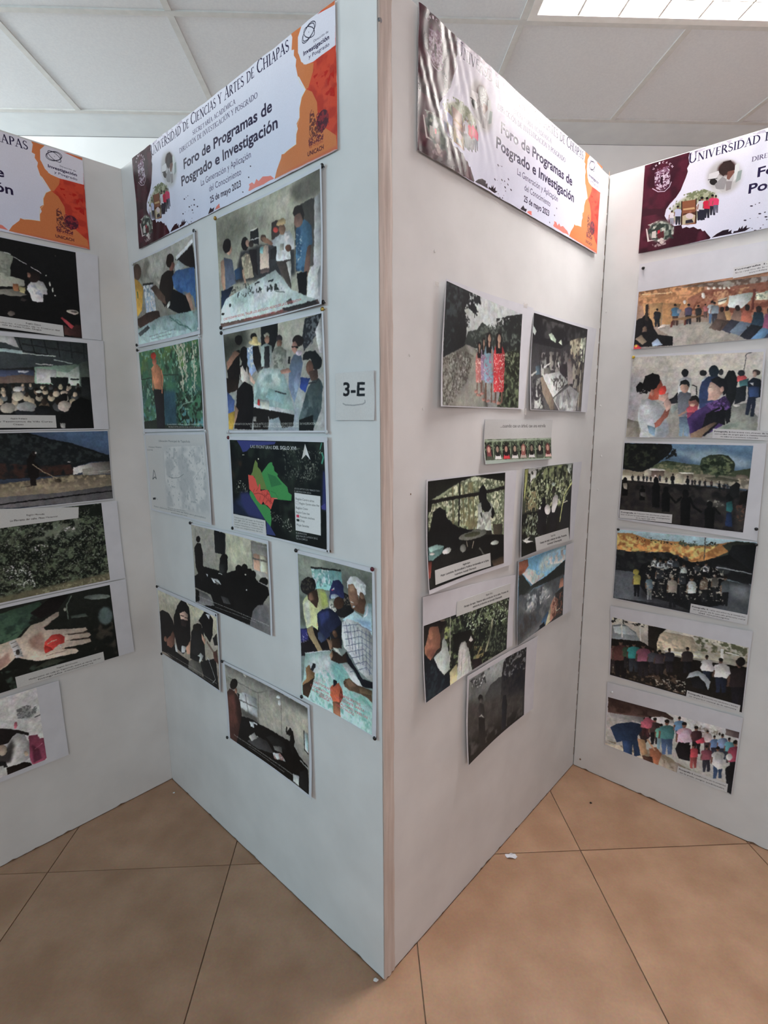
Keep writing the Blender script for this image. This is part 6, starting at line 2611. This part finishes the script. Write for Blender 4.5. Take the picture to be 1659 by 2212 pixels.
PRINTS['k10'] = '''
g 205,208,208 205,208,208
T 48,49,51 130 480,300 610,300 Región Selva
T 48,49,51 130 90,560 960,560 Mujer Lacandona. Biculturalidad y Políticas Ambientales en la Selva
T 48,49,51 130 330,820 720,820 Lacandona, Lacanjá Chansayab
'''
PRINTS['k11'] = '''
g 206,208,208 206,208,208
t 50,50,52 130 450,300 580,300 Región Selva
T 50,50,52 130 120,560 920,560 Campo de maíz y sistema de milpa. Presencia
T 50,50,52 130 330,800 760,800 Lacanjá Chansayab
'''
PRINTS['k12'] = '''
g 205,208,207 205,208,207
t 53,54,55 120 520,300 640,300 Región Selva
T 53,54,55 120 120,560 960,560 Tiempo de tejer. Pasante sabio productor de la selva. Proceso de
T 53,54,55 120 280,800 830,800 sabiduría productiva en Lacanjá Chansayab
'''
PRINTS['k20'] = '''
g 207,207,209 207,207,209
T 44,41,45 110 20,300 420,300 Fotografía 1.
t 44,41,45 110 30,560 960,560 Esta reunión de la comunidad organizada en la
t 44,41,45 110 200,800 800,800 asamblea de los pueblos
'''
PRINTS['k21'] = '''
g 206,206,209 206,206,209
T 42,40,44 120 30,320 330,320 Fotografía 2.
t 42,40,44 120 340,320 960,320 Entrevista con jóvenes de la
t 42,40,44 120 40,580 960,580 comunidad de origen para la sistematización
t 42,40,44 120 150,830 800,830 de saberes y prácticas culturales
'''
PRINTS['k22'] = '''
g 207,207,209 207,207,209
T 45,43,47 120 30,330 330,330 Fotografía 3.
t 45,43,47 120 340,330 960,330 Colectivo con estudiantes preescolar
t 45,43,47 120 30,600 960,600 una ronda por la comunidad de origen, investigadores
t 45,43,47 120 330,850 700,850 de la región del norte
'''
PRINTS['k23'] = '''
g 206,207,210 206,207,210
T 48,47,53 120 30,330 330,330 Fotografía 4.
t 48,47,53 120 340,330 960,330 Taller con niños de la comunidad
t 48,47,53 120 60,600 960,600 en el patio de la escuela primaria rural
t 48,47,53 120 160,850 700,850 del municipio
'''
PRINTS['k24'] = '''
g 206,207,209 206,207,209
T 52,51,57 150 30,380 330,380 Fotografía 5.
t 52,51,57 150 340,380 960,380 Recorrido con estudiantes y familias
t 52,51,57 150 60,760 940,760 en el parque central de la cabecera
'''
PRINTS['k25'] = '''
g 206,207,208 206,207,208
T 53,52,56 150 30,380 330,380 Fotografía 6.
t 53,52,56 150 340,380 960,380 Actividad lúdica con la comunidad
t 53,52,56 150 60,760 940,760 en la plaza, juegos tradicionales
'''


# key: name, category, label, group, paper quad, print quad in paper (a,b), curl, layer, rough, w, h
POSTERS = {
    'A0': ('event_banner', 'banner', 'event banner at the top of the leftmost panel, only its orange end in view', 'event banners along the top of the panels', [(-1.107, 2.3185), (-0.1225, 2.317), (-0.1275, 2.0375), (-1.107, 2.04)], [(0.0, 0.0), (1.0, 0.0), (1.0, 1.0), (0.0, 1.0)], '', 0, 0.27, 1672, 470),
    'A1': ('photo_print', 'photo print', 'dark photo of a person in a white shirt, highest on the leftmost panel', 'photo prints on the leftmost panel', [(-0.5744, 2.0235), (-0.1044, 2.0235), (-0.1169, 1.7478), (-0.5869, 1.7478)], [(0.003, 0.014), (0.8558, 0.014), (0.8687, 0.997), (0.003, 0.997)], 'R3', 1, 0.45, 420, 274),
    'A2': ('photo_print', 'photo print', 'photo of an audience seated in a hall, seen from behind', 'photo prints on the leftmost panel', [(-0.5625, 1.7467), (-0.1125, 1.7467), (-0.1217, 1.4467), (-0.5717, 1.4467)], [(0.003, 0.0422), (0.8833, 0.0422), (0.892, 0.9864), (0.003, 0.9864)], 'R3', 2, 0.45, 419, 283),
    'A3': ('photo_print', 'photo print', 'photo of a worker raking a drying yard below a dark hill', 'photo prints on the leftmost panel', [(-0.6851, 1.4435), (-0.1251, 1.4435), (-0.1287, 1.1974), (-0.6887, 1.1974)], [(0.003, 0.013), (0.9968, 0.013), (0.997, 0.986), (0.003, 0.986)], 'R2', 3, 0.45, 560, 239),
    'A4': ('photo_print', 'photo print', 'photo of dark green shrubs with white flecks, slip pasted at its top', 'photo prints on the leftmost panel', [(-0.6197, 1.1913), (-0.1197, 1.1913), (-0.1144, 0.9009), (-0.6144, 0.9009)], [(0.0554, 0.0074), (0.8954, 0.0074), (0.8929, 0.9817), (0.0529, 0.9817)], 'R4', 4, 0.45, 419, 282),
    'A5': ('photo_print', 'photo print', 'photo of an open hand with a wristwatch holding a red berry', 'photo prints on the leftmost panel', [(-0.6148, 0.8974), (-0.1148, 0.8974), (-0.1076, 0.6083), (-0.6076, 0.6083)], [(0.0462, 0.0336), (0.8862, 0.0336), (0.8875, 0.997), (0.0475, 0.997)], 'R4', 5, 0.45, 419, 278),
    'A6': ('photo_print', 'photo print', 'pale photo with a maroon cloth and grey sleeve, lowest on the leftmost panel', 'photo prints on the leftmost panel', [(-0.8172, 0.5907), (-0.3672, 0.5907), (-0.3636, 0.304), (-0.8136, 0.304)], [(0.0517, 0.003), (0.8517, 0.003), (0.8519, 0.9432), (0.0519, 0.9432)], 'R5', 4, 0.45, 360, 274),
    'B0': ('event_banner', 'banner', 'lavender event banner above the prints on the panel marked 3-E', 'event banners along the top of the panels', [(0.1055, 2.3215), (1.0895, 2.3215), (1.0895, 2.045), (0.1055, 2.045)], [(0.0, 0.0), (1.0, 0.0), (1.0, 1.0), (0.0, 1.0)], '', 0, 0.27, 1672, 470),
    'B1': ('photo_print', 'photo print', 'photo of people leaning over a table, blue shirt at right, below the banner', 'photo prints on the panel marked 3-E', [(0.0382, 2.0133), (0.48, 2.0208), (0.4746, 1.7316), (0.0342, 1.732)], [(0.0249, 0.013), (0.9798, 0.0314), (0.9783, 0.9639), (0.0128, 0.9679)], 'R4', 1, 0.45, 421, 268),
    'B2': ('photo_print', 'photo print', 'photo of a man in white pointing while a group stands by a map table', 'photo prints on the panel marked 3-E', [(0.5907, 2.0283), (1.0417, 2.0281), (1.0354, 1.7372), (0.5843, 1.7316)], [(0.0042, 0.0175), (0.9892, 0.0256), (0.9855, 0.9932), (0.003, 0.9788)], 'R6 r4', 1, 0.45, 444, 285),
    'B3': ('photo_print', 'photo print', 'photo of a man in a red cap before a green mural', 'photo prints on the panel marked 3-E', [(0.0355, 1.7192), (0.4677, 1.7202), (0.4661, 1.4444), (0.0219, 1.4328)], [(0.0068, 0.018), (0.9927, 0.0089), (0.9885, 0.9795), (0.0211, 0.9547)], 'R4', 2, 0.45, 426, 267),
    'B4': ('photo_print', 'photo print', 'photo of a group around a long pale map table, man in black cap at right', 'photo prints on the panel marked 3-E', [(0.591, 1.7245), (1.0348, 1.723), (1.0362, 1.4462), (0.5905, 1.4389)], [(0.0196, 0.0301), (0.9883, 0.0162), (0.985, 0.984), (0.0207, 0.9765)], 'R4', 2, 0.45, 429, 270),
    'B5': ('map_sheet', 'map', 'nearly blank pale grey map sheet with a small north arrow', 'photo prints on the panel marked 3-E', [(0.0251, 1.4295), (0.471, 1.4387), (0.4752, 1.1465), (0.0302, 1.1449)], [(0.0236, 0.0238), (0.986, 0.0194), (0.9892, 0.9814), (0.0208, 0.978)], 'R4', 3, 0.45, 429, 271),
    'B6': ('map_sheet', 'map', 'dark map sheet headed LAS FRONTERAS DEL SIGLO XVI with green and red regions', 'photo prints on the panel marked 3-E', [(0.5919, 1.4281), (1.0392, 1.4363), (1.0377, 1.1496), (0.5889, 1.1484)], [(0.0269, 0.034), (0.9735, 0.0467), (0.9779, 0.9767), (0.0214, 0.9852)], 'R4', 3, 0.45, 423, 266),
    'B7': ('photo_print', 'photo print', 'photo of a dim meeting room with a window at right, below the pale map', 'photo prints on the panel marked 3-E', [(0.3237, 1.133), (0.7765, 1.1406), (0.7763, 0.8546), (0.3198, 0.8468)], [(0.0126, 0.0175), (0.9837, 0.0368), (0.9802, 0.997), (0.0053, 0.9864)], 'R4', 1, 0.45, 439, 277),
    'B8': ('photo_print', 'photo print', 'tall photo of four men bending over a map, next to the front corner', 'photo prints on the panel marked 3-E', [(0.897, 1.1335), (1.1856, 1.1369), (1.1883, 0.7066), (0.8987, 0.7083)], [(0.0223, 0.0217), (0.9739, 0.0266), (0.952, 0.9911), (0.003, 0.997)], 'r3', 1, 0.45, 329, 501),
    'B9': ('photo_print', 'photo print', 'photo of masked people in black at a table, leftmost on the 3-E panel', 'photo prints on the panel marked 3-E', [(0.0257, 0.8444), (0.4723, 0.8478), (0.4609, 0.5615), (0.0187, 0.5654)], [(0.0084, 0.0439), (0.9889, 0.0496), (0.9881, 0.9736), (0.0055, 0.9901)], 'R4', 2, 0.45, 437, 264),
    'B10': ('photo_print', 'photo print', 'photo of a person in dark red in a classroom, lowest on the 3-E panel', 'photo prints on the panel marked 3-E', [(0.4772, 0.6831), (0.9365, 0.6988), (0.9356, 0.4085), (0.4836, 0.402)], [(0.03, 0.0292), (0.9801, 0.035), (0.9744, 0.969), (0.0311, 0.9857)], 'R4 r4', 1, 0.45, 436, 269),
    'B11': ('label_sheet', 'label', 'small white sheet printed 3-E', None, [(1.0668, 1.5827), (1.1895, 1.5813), (1.1896, 1.4744), (1.0633, 1.4746)], [(0.003, 0.003), (0.997, 0.003), (0.997, 0.997), (0.003, 0.997)], '', 1, 0.45, 122, 108),
    'C0': ('event_banner', 'banner', 'wrinkled glossy event banner on the panel right of the front corner', 'event banners along the top of the panels', [(0.118, 2.3235), (1.1215, 2.3235), (1.1185, 2.044), (0.117, 2.047)], [(0.0, 0.0), (1.0, 0.0), (1.0, 1.0), (0.0, 1.0)], '', 0, 0.27, 1672, 470),
    'C1': ('photo_print', 'photo print', 'photo of four girls in flowered dresses on a dirt road', 'photo prints on the panel right of the front corner', [(0.2178, 1.8026), (0.6722, 1.8008), (0.6364, 1.5026), (0.1964, 1.5065)], [(0.003, 0.0169), (0.8592, 0.0879), (0.9211, 0.9883), (0.0167, 0.9917)], 'L9 l5', 1, 0.45, 387, 288),
    'C2': ('photo_print', 'photo print', 'photo of a cluttered outdoor kitchen, right of the four girls', 'photo prints on the panel right of the front corner', [(0.6728, 1.7942), (1.1604, 1.7958), (1.1163, 1.4953), (0.6629, 1.5014)], [(0.003, 0.023), (0.8359, 0.0333), (0.8808, 0.9915), (0.0097, 0.9945)], 'l8', 2, 0.45, 403, 284),
    'C3': ('photo_strip', 'photo print', 'short strip of eight small portraits under a line of italic text', 'photo prints on the panel right of the front corner', [(0.4182, 1.4744), (0.8374, 1.4705), (0.839, 1.3406), (0.4171, 1.3502)], [(0.003, 0.003), (0.997, 0.003), (0.997, 0.997), (0.003, 0.997)], 'l4 B3', 1, 0.45, 419, 124),
    'C4': ('photo_print', 'photo print', 'photo of a woman cooking at a round griddle in a dark hut', 'photo prints on the panel right of the front corner', [(0.1492, 1.3321), (0.6044, 1.3206), (0.597, 1.0246), (0.156, 1.0406)], [(0.012, 0.0163), (0.8507, 0.0136), (0.8835, 0.9583), (0.0047, 0.9623)], 'L7 l7', 2, 0.45, 380, 275),
    'C5': ('photo_print', 'photo print', 'photo of two people in a maize field', 'photo prints on the panel right of the front corner', [(0.642, 1.3221), (1.0958, 1.315), (1.0598, 1.0252), (0.6341, 1.0398)], [(0.003, 0.003), (0.8231, 0.0036), (0.9127, 0.9873), (0.007, 0.9961)], 'L5 l4', 3, 0.45, 371, 281),
    'C6': ('photo_print', 'photo print', 'photo of a lake under blue sky seen from a boat', 'photo prints on the panel right of the front corner', [(0.6291, 1.0278), (1.0701, 1.0107), (1.085, 0.7369), (0.6398, 0.7391)], [(0.0065, 0.003), (0.8428, 0.003), (0.8177, 0.9899), (0.0032, 0.9961)], 'L6 l3', 1, 0.45, 371, 287),
    'C7': ('photo_print', 'photo print', 'photo of a man in profile watching a figure in a white robe', 'photo prints on the panel right of the front corner', [(0.141, 1.0358), (0.6263, 0.9847), (0.6226, 0.7449), (0.1486, 0.7451)], [(0.0074, 0.2678), (0.9305, 0.287), (0.9179, 0.997), (0.0069, 0.9965)], 'L6 l5', 1, 0.45, 451, 210),
    'C8': ('photo_print', 'photo print', 'gloomy misty photo of two figures under trees, lowest on its panel', 'photo prints on the panel right of the front corner', [(0.3495, 0.7431), (0.8001, 0.7204), (0.7899, 0.448), (0.3548, 0.4556)], [(0.0207, 0.0484), (0.8233, 0.0635), (0.8422, 0.9834), (0.0107, 0.997)], 'L6 l6', 2, 0.45, 364, 272),
    'D0': ('event_banner', 'banner', 'event banner on the rightmost panel, dark crest end in view', 'event banners along the top of the panels', [(0.1208, 2.3195), (1.1048, 2.3195), (1.1048, 2.0395), (0.1208, 2.0395)], [(0.0, 0.0), (1.0, 0.0), (1.0, 1.0), (0.0, 1.0)], '', 0, 0.27, 1672, 470),
    'D1': ('photo_print', 'photo print', 'photo of a meeting in an orange wooden hall', 'captioned photo prints on the rightmost panel', [(0.1273, 2.0035), (0.7473, 2.0035), (0.7417, 1.7157), (0.1217, 1.7157)], [(0.008, 0.3186), (0.9758, 0.3186), (0.9768, 0.9961), (0.0091, 0.9961)], '', 1, 0.45, 599, 195),
    'D2': ('photo_print', 'photo print', 'photo of a woman in a red mask facing a woman in purple', 'captioned photo prints on the rightmost panel', [(0.1263, 1.696), (0.522, 1.6843), (0.5266, 1.4066), (0.1212, 1.4031)], [(0.003, 0.0226), (0.986, 0.0317), (0.997, 0.9948), (0.0035, 0.9943)], '', 2, 0.45, 390, 284),
    'D3': ('photo_print', 'photo print', 'photo of children in a shaded yard holding hands under a blue sky', 'captioned photo prints on the rightmost panel', [(0.1188, 1.3911), (0.5523, 1.3926), (0.5572, 1.0772), (0.1158, 1.0948)], [(0.0056, 0.0262), (0.9205, 0.0239), (0.9086, 0.9322), (0.0072, 0.9805)], '', 3, 0.45, 394, 282),
    'D4': ('photo_print', 'photo print', 'photo of a crowd before an orange sunlit hill', 'captioned photo prints on the rightmost panel', [(0.1164, 1.0606), (0.5585, 1.0758), (0.5554, 0.7877), (0.1181, 0.7795)], [(0.003, 0.0192), (0.997, 0.0112), (0.997, 0.9944), (0.0037, 0.9893)], '', 2, 0.45, 441, 272),
    'D5': ('photo_print', 'photo print', 'photo of a shaded crowd by a tree trunk, second lowest on its panel', 'captioned photo prints on the rightmost panel', [(0.1105, 0.7472), (0.5752, 0.7701), (0.5731, 0.4726), (0.1252, 0.4586)], [(0.0155, 0.1541), (0.9885, 0.1984), (0.9967, 0.994), (0.0065, 0.9863)], '', 1, 0.45, 449, 239),
    'D6': ('photo_print', 'photo print', 'photo of a bending person in blue beside a row of children, lowest on its panel', 'captioned photo prints on the rightmost panel', [(0.1199, 0.4288), (0.5773, 0.4569), (0.5709, 0.1567), (0.1268, 0.1547)], [(0.0125, 0.2296), (0.9904, 0.1893), (0.997, 0.9951), (0.0043, 0.9894)], 'r3', 2, 0.45, 445, 207),
}
CAPS = {
    'k1': ('A1', [(0.1386, 0.8259), (0.7491, 0.8683), (0.7523, 0.9966), (0.1336, 0.9445)], 257, 29),
    'k2': ('A2', [(0.035, 0.8305), (0.6362, 0.8398), (0.6383, 0.9748), (0.0276, 0.9603)], 243, 35),
    'k4': ('A4', [(0.1156, -0.0825), (0.7486, 0.0252), (0.7385, 0.1537), (0.0968, 0.1603)], 286, 63),
    'k5': ('A5', [(0.2407, 0.863), (0.7851, 0.8769), (0.7861, 1.0059), (0.242, 1.0009)], 245, 35),
    'k10': ('C4', [(0.069, 0.8048), (0.6965, 0.8054), (0.7122, 0.9442), (0.066, 0.9348)], 249, 33),
    'k11': ('C5', [(0.2378, 0.8234), (0.8584, 0.8225), (0.9068, 1.0018), (0.2756, 0.992)], 241, 43),
    'k12': ('C7', [(0.3197, 0.1403), (0.9301, 0.1041), (0.9311, 0.2897), (0.3151, 0.2953)], 252, 38),
    'k20': ('D1', [(0.4624, 0.2187), (0.7952, 0.1703), (0.8029, 0.3025), (0.4648, 0.3317)], 186, 29),
    'k21': ('D2', [(0.6891, 0.8851), (1.0809, 0.9119), (1.081, 1.0192), (0.69, 0.9978)], 136, 29),
    'k22': ('D3', [(0.0111, 0.8721), (0.4208, 0.8436), (0.4214, 0.9461), (0.0121, 0.9775)], 156, 28),
    'k23': ('D4', [(0.614, 0.8647), (1.0021, 0.8745), (1.0032, 0.9942), (0.6109, 0.9868)], 155, 31),
    'k24': ('D5', [(0.6175, 0.9065), (0.9827, 0.9117), (0.9813, 1.0029), (0.6135, 1.0005)], 150, 24),
    'k25': ('D6', [(0.6085, 0.8928), (0.967, 0.8769), (0.9689, 0.984), (0.6037, 1.0035)], 151, 28),
}

MATS = {}
SHEET = {}
for key, (name, cat, label, grp, quad, sub, cs, layer, rough, w, h) in POSTERS.items():
    k = key[0]
    lift = curl(cs)
    org = (sum(q[0] for q in quad) / 4, sum(q[1] for q in quad) / 4)
    base = .0008 + layer * .0011
    ban = key in ('A0', 'B0', 'C0', 'D0')
    if ban:
        pk = 'banner'
        lf0 = lift
        amp = {'A0': .0012, 'B0': .0016, 'C0': .0040, 'D0': .0014}[key]
        def lift(a, b, lf0=lf0, amp=amp, key=key):
            fade = (max(0, 1 - a * 1.55)) ** 1.2 if key == 'C0' else 1.0
            wv = math.sin(a * 62 + b * 3 + 2.2 * math.sin(b * 4.2)) * .55 + math.sin(a * 37 - b * 5) * .5 + .35 * math.sin(a * 118 + b * 9)
            if key == 'C0':                          # crumpled film: folds that wander and cross
                wv = (.8 * math.sin(a * 29 + 1.8 * math.sin(b * 3.1 + a * 11)) + .42 * math.sin(a * 71 + b * 8 + 2.6 * math.sin(b * 5 + a * 23))
                      + .22 * math.sin(a * 147 - b * 13 + 2.4 * math.sin(b * 9 - a * 31)) + .10 * math.sin(a * 260 + b * 21 + 2 * math.sin(b * 12 + a * 50)))
            return lf0(a, b) + amp * .55 * (1.4 + wv * fade + .12 * math.sin(a * 21 + b * 4))
        nx, nz = (300, 30) if key == 'C0' else (150, 20)
    else:
        pk = key
        nx, nz = 14, 12
    paper = link(name, sheet_mesh(name, quad, [(0, 0), (1, 0), (1, 1), (0, 1)], lift, base, org, nx, nz, .0006), M_PAPER)
    on_panel(paper, k, org[0], org[1])
    tag(paper, label, cat, grp)
    SHEET[key] = (paper, quad, lift, base, org)
    if pk not in MATS:
        MATS[pk] = print_mat('print_' + pk, w, h, PRINTS[pk], rough, len(MATS) + 3, name == 'photo_print', .17 if ban else .18)
    pr = link('printed_area', sheet_mesh('printed_area', quad, sub, lift, base + .0004, org, nx, nz), MATS[pk], paper)

for ck, (host, sub, w, h) in CAPS.items():
    paper, quad, lift, base, org = SHEET[host]
    o = link('caption_slip', sheet_mesh('caption_slip', quad, sub, lift, base + .0016, org, 6, 3, .0006),
             print_mat('print_' + ck, w, h, PRINTS[ck], .55, seed=90), paper)
    o['label'] = 'white caption slip glued to the sheet'

# ---------------------------------------------------------------- push pins
def pin_mesh():
    bm = bmesh.new()
    R = [(.0, -.0078), (.0026, -.0076), (.0046, -.0064), (.0055, -.0045), (.0050, -.0028), (.0032, -.0018), (.0012, -.0012), (.0008, .004)]
    n = 14
    rings = [[bm.verts.new((r * math.cos(2 * math.pi * i / n), y, r * math.sin(2 * math.pi * i / n))) for i in range(n)] for r, y in R[1:]]
    top = bm.verts.new((0, R[0][1], 0))
    for i in range(n):
        bm.faces.new((top, rings[0][i], rings[0][(i + 1) % n]))
        for a, b in zip(rings, rings[1:]):
            bm.faces.new((a[i], b[i], b[(i + 1) % n], a[(i + 1) % n]))
    bmesh.ops.recalc_face_normals(bm, faces=bm.faces[:])
    me = bpy.data.meshes.new('push_pin'); bm.to_mesh(me); bm.free()
    me.polygons.foreach_set('use_smooth', [True] * len(me.polygons))
    return me


PINM = {'k': M_BLACK, 'm': M_MAROON, 'g': M_GOLD, 'w': M_WHITEPIN, 'y': M_YELLOW}
PIN_ME = {}
for k, s, z, c, off, label in [
    ('B', 0.0485, 2.0083, 'w', 0.0035, 'pale push pin at the top left of the print with the blue shirt'),
    ('B', 0.4744, 2.0195, 'k', 0.0035, 'black push pin at the top right of the print with the blue shirt'),
    ('B', 0.5928, 2.0255, 'g', 0.0035, 'brass push pin at the top left of the print with the man pointing'),
    ('B', 1.0401, 2.0263, 'k', 0.0035, 'black push pin at the top right of the print with the man pointing'),
    ('B', 1.0324, 1.7427, 'k', 0.0035, 'black push pin at the lower right of the print with the man pointing'),
    ('B', 1.0302, 1.7277, 'g', 0.0035, 'brass push pin just under the black one, between the two table photos'),
    ('B', 0.5898, 1.736, 'k', 0.0035, 'black push pin at the lower left of the print with the man pointing'),
    ('B', 0.5907, 1.7219, 'k', 0.0035, 'black push pin at the top left of the long map table photo'),
    ('B', 0.0282, 1.7405, 'k', 0.0035, 'black push pin at the lower left of the print with the blue shirt'),
    ('B', 0.0285, 1.723, 'k', 0.0035, 'black push pin at the top left of the red cap photo'),
    ('B', 0.4657, 1.7473, 'w', 0.0035, 'pale push pin at the lower right of the print with the blue shirt'),
    ('B', 0.4656, 1.7258, 'w', 0.0035, 'pale push pin at the top right of the red cap photo'),
    ('B', 0.029, 1.4295, 'w', 0.0035, 'pale push pin at the top left of the blank map sheet'),
    ('B', 0.4659, 1.4429, 'w', 0.0035, 'pale push pin at the lower right of the red cap photo'),
    ('B', 0.5959, 1.4417, 'w', 0.0035, 'pale push pin at the lower left of the long map table photo'),
    ('B', 1.0346, 1.4472, 'w', 0.0035, 'pale push pin at the lower right of the long map table photo'),
    ('B', 0.5967, 1.4254, 'm', 0.0035, 'maroon push pin at the top left of the dark map sheet'),
    ('B', 1.0322, 1.4295, 'w', 0.0035, 'pale push pin at the top right of the dark map sheet'),
    ('B', 0.5918, 1.1517, 'k', 0.0035, 'black push pin at the lower left of the dark map sheet'),
    ('B', 1.0292, 1.1529, 'k', 0.0035, 'black push pin at the lower right of the dark map sheet'),
    ('B', 0.3269, 1.1334, 'k', 0.0035, 'black push pin at the top left of the dim meeting room photo'),
    ('B', 0.8989, 1.1326, 'k', 0.0035, 'black push pin at the top left of the tall photo'),
    ('B', 1.1811, 1.1349, 'm', 0.0035, 'maroon push pin at the top right of the tall photo'),
    ('B', 1.1836, 0.7058, 'k', 0.0035, 'black push pin at the lower right of the tall photo'),
    ('B', 0.9008, 0.7105, 'k', 0.0035, 'black push pin at the lower left of the tall photo'),
    ('B', 0.0273, 0.8448, 'k', 0.0035, 'black push pin at the top left of the masked people photo'),
    ('B', 0.0187, 0.5654, 'k', 0.0035, 'black push pin at the lower left of the masked people photo'),
    ('B', 0.4628, 0.8405, 'k', 0.0035, 'black push pin at the top right of the masked people photo'),
    ('B', 0.4799, 0.6816, 'k', 0.0035, 'black push pin at the top left of the lowest photo on the 3-E panel'),
    ('B', 0.4822, 0.4032, 'k', 0.0035, 'black push pin at the lower left of the lowest photo on the 3-E panel'),
    ('D', 0.1406, 1.9883, 'k', 0.0035, 'black push pin at the top left of the orange hall photo'),
    ('D', 0.13, 1.6893, 'y', 0.0035, 'yellow push pin at the top left of the red mask photo'),
    ('D', 0.5516, 1.1166, 'k', 0.0035, 'black push pin at the lower right of the shaded yard photo'),
    ('D', 0.1202, 1.0557, 'k', 0.0035, 'black push pin at the top left of the orange hill photo'),
    ('D', 0.5559, 1.0645, 'k', 0.0035, 'black push pin at the top right of the orange hill photo'),
    ('D', 0.1243, 0.6875, 'k', 0.0035, 'black push pin at the top left of the tree trunk crowd photo'),
    ('D', 0.1406, 0.392, 'w', 0.0035, 'pale push pin at the top left of the lowest photo on the rightmost panel'),
]:
    if c not in PIN_ME:
        PIN_ME[c] = pin_mesh()
        PIN_ME[c].materials.append(PINM[c])
    o = bpy.data.objects.new('push_pin', PIN_ME[c])
    COL.objects.link(o)
    on_panel(o, k, s, z)
    o.location += o.rotation_euler.to_matrix() @ Vector((0, -off, 0))
    tag(o, label, 'push pin', 'push pins holding the prints')

# ---------------------------------------------------------------- tape
for i, (k, s, z, w, h, off, label) in enumerate([
    ('C', 0.6207, 1.8001, 0.02, 0.012, 0.006, 'piece of clear tape at the top edge of the four girls photo'),
    ('C', 0.6456, 1.4964, 0.012, 0.02, 0.006, 'piece of clear tape between the four girls photo and the kitchen photo'),
    ('C', 0.1969, 1.7887, 0.014, 0.01, 0.0022, 'piece of clear tape left of the top corner of the four girls photo'),
]):
    V = [(-w / 2, -off, -h / 2), (w / 2, -off, -h / 2), (w / 2, -off - .0006, h / 2), (-w / 2, -off - .0006, h / 2)]
    V += [(x, y + .0003, zz) for x, y, zz in V]
    o = link('tape_piece', pydata('tape_piece', V, [(0, 1, 2, 3), (7, 6, 5, 4), (0, 4, 5, 1), (1, 5, 6, 2), (2, 6, 7, 3), (3, 7, 4, 0)]), M_TAPE)
    on_panel(o, k, s, z)
    tag(o, label, 'tape')

# ---------------------------------------------------------------- crumbs on the floor
rg = random.Random(3)
n = 12
V = [(0, 0, .004)]
for i in range(n):
    a = 2 * math.pi * i / n
    r = rg.uniform(.010, .019)
    V.append((r * math.cos(a) * 1.25, r * math.sin(a) * .8, rg.uniform(.0006, .008)))
F = [(0, 1 + i, 1 + (i + 1) % n) for i in range(n)]
V += [(x, y, max(.0001, zz - .0007)) for x, y, zz in V]
F += [tuple(n + 1 + i for i in reversed(f)) for f in F]
F += [(1 + (i + 1) % n, 1 + i, n + 2 + i, n + 2 + (i + 1) % n) for i in range(n)]
o = link('paper_scrap', pydata('paper_scrap', V, F), M_PAPER)
o.location = (.453, .385, 0)
tag(o, 'small crumpled white scrap lying on the floor tiles right of the corner', 'scrap')


def crumb(x, y, r, m, label, nm, cat):
    bm = bmesh.new()
    bmesh.ops.create_icosphere(bm, subdivisions=2, radius=r, matrix=Matrix.Diagonal((1.2, .9, .55, 1)))
    q = random.Random(int(x * 1000))
    for v in bm.verts:
        v.co *= q.uniform(.75, 1.15)
    lo = min(v.co.z for v in bm.verts)
    for v in bm.verts:
        v.co.z -= lo
    me = bpy.data.meshes.new(nm); bm.to_mesh(me); bm.free()
    o = link(nm, me, m)
    o.location = (x, y, 0)
    tag(o, label, cat)


M_SPECK = mat('dark_speck', '1c1612', '2a221c', 60, .8, .2)
crumb(.831, .621, .004, M_SPECK, 'tiny dark speck on the tile before the right fold', 'floor_speck', 'speck')
crumb(-.022, .0, .0055, M_PANEL, 'white plaster crumb at the foot of the front corner', 'plaster_crumb', 'crumb')
crumb(-.812, .762, .004, M_PANEL, 'white plaster crumb on the floor in the left fold', 'plaster_crumb', 'crumb')
crumb(-.02, -.16, .002, M_PANEL, 'white plaster crumb on the open floor, right of the front corner', 'plaster_crumb', 'crumb')
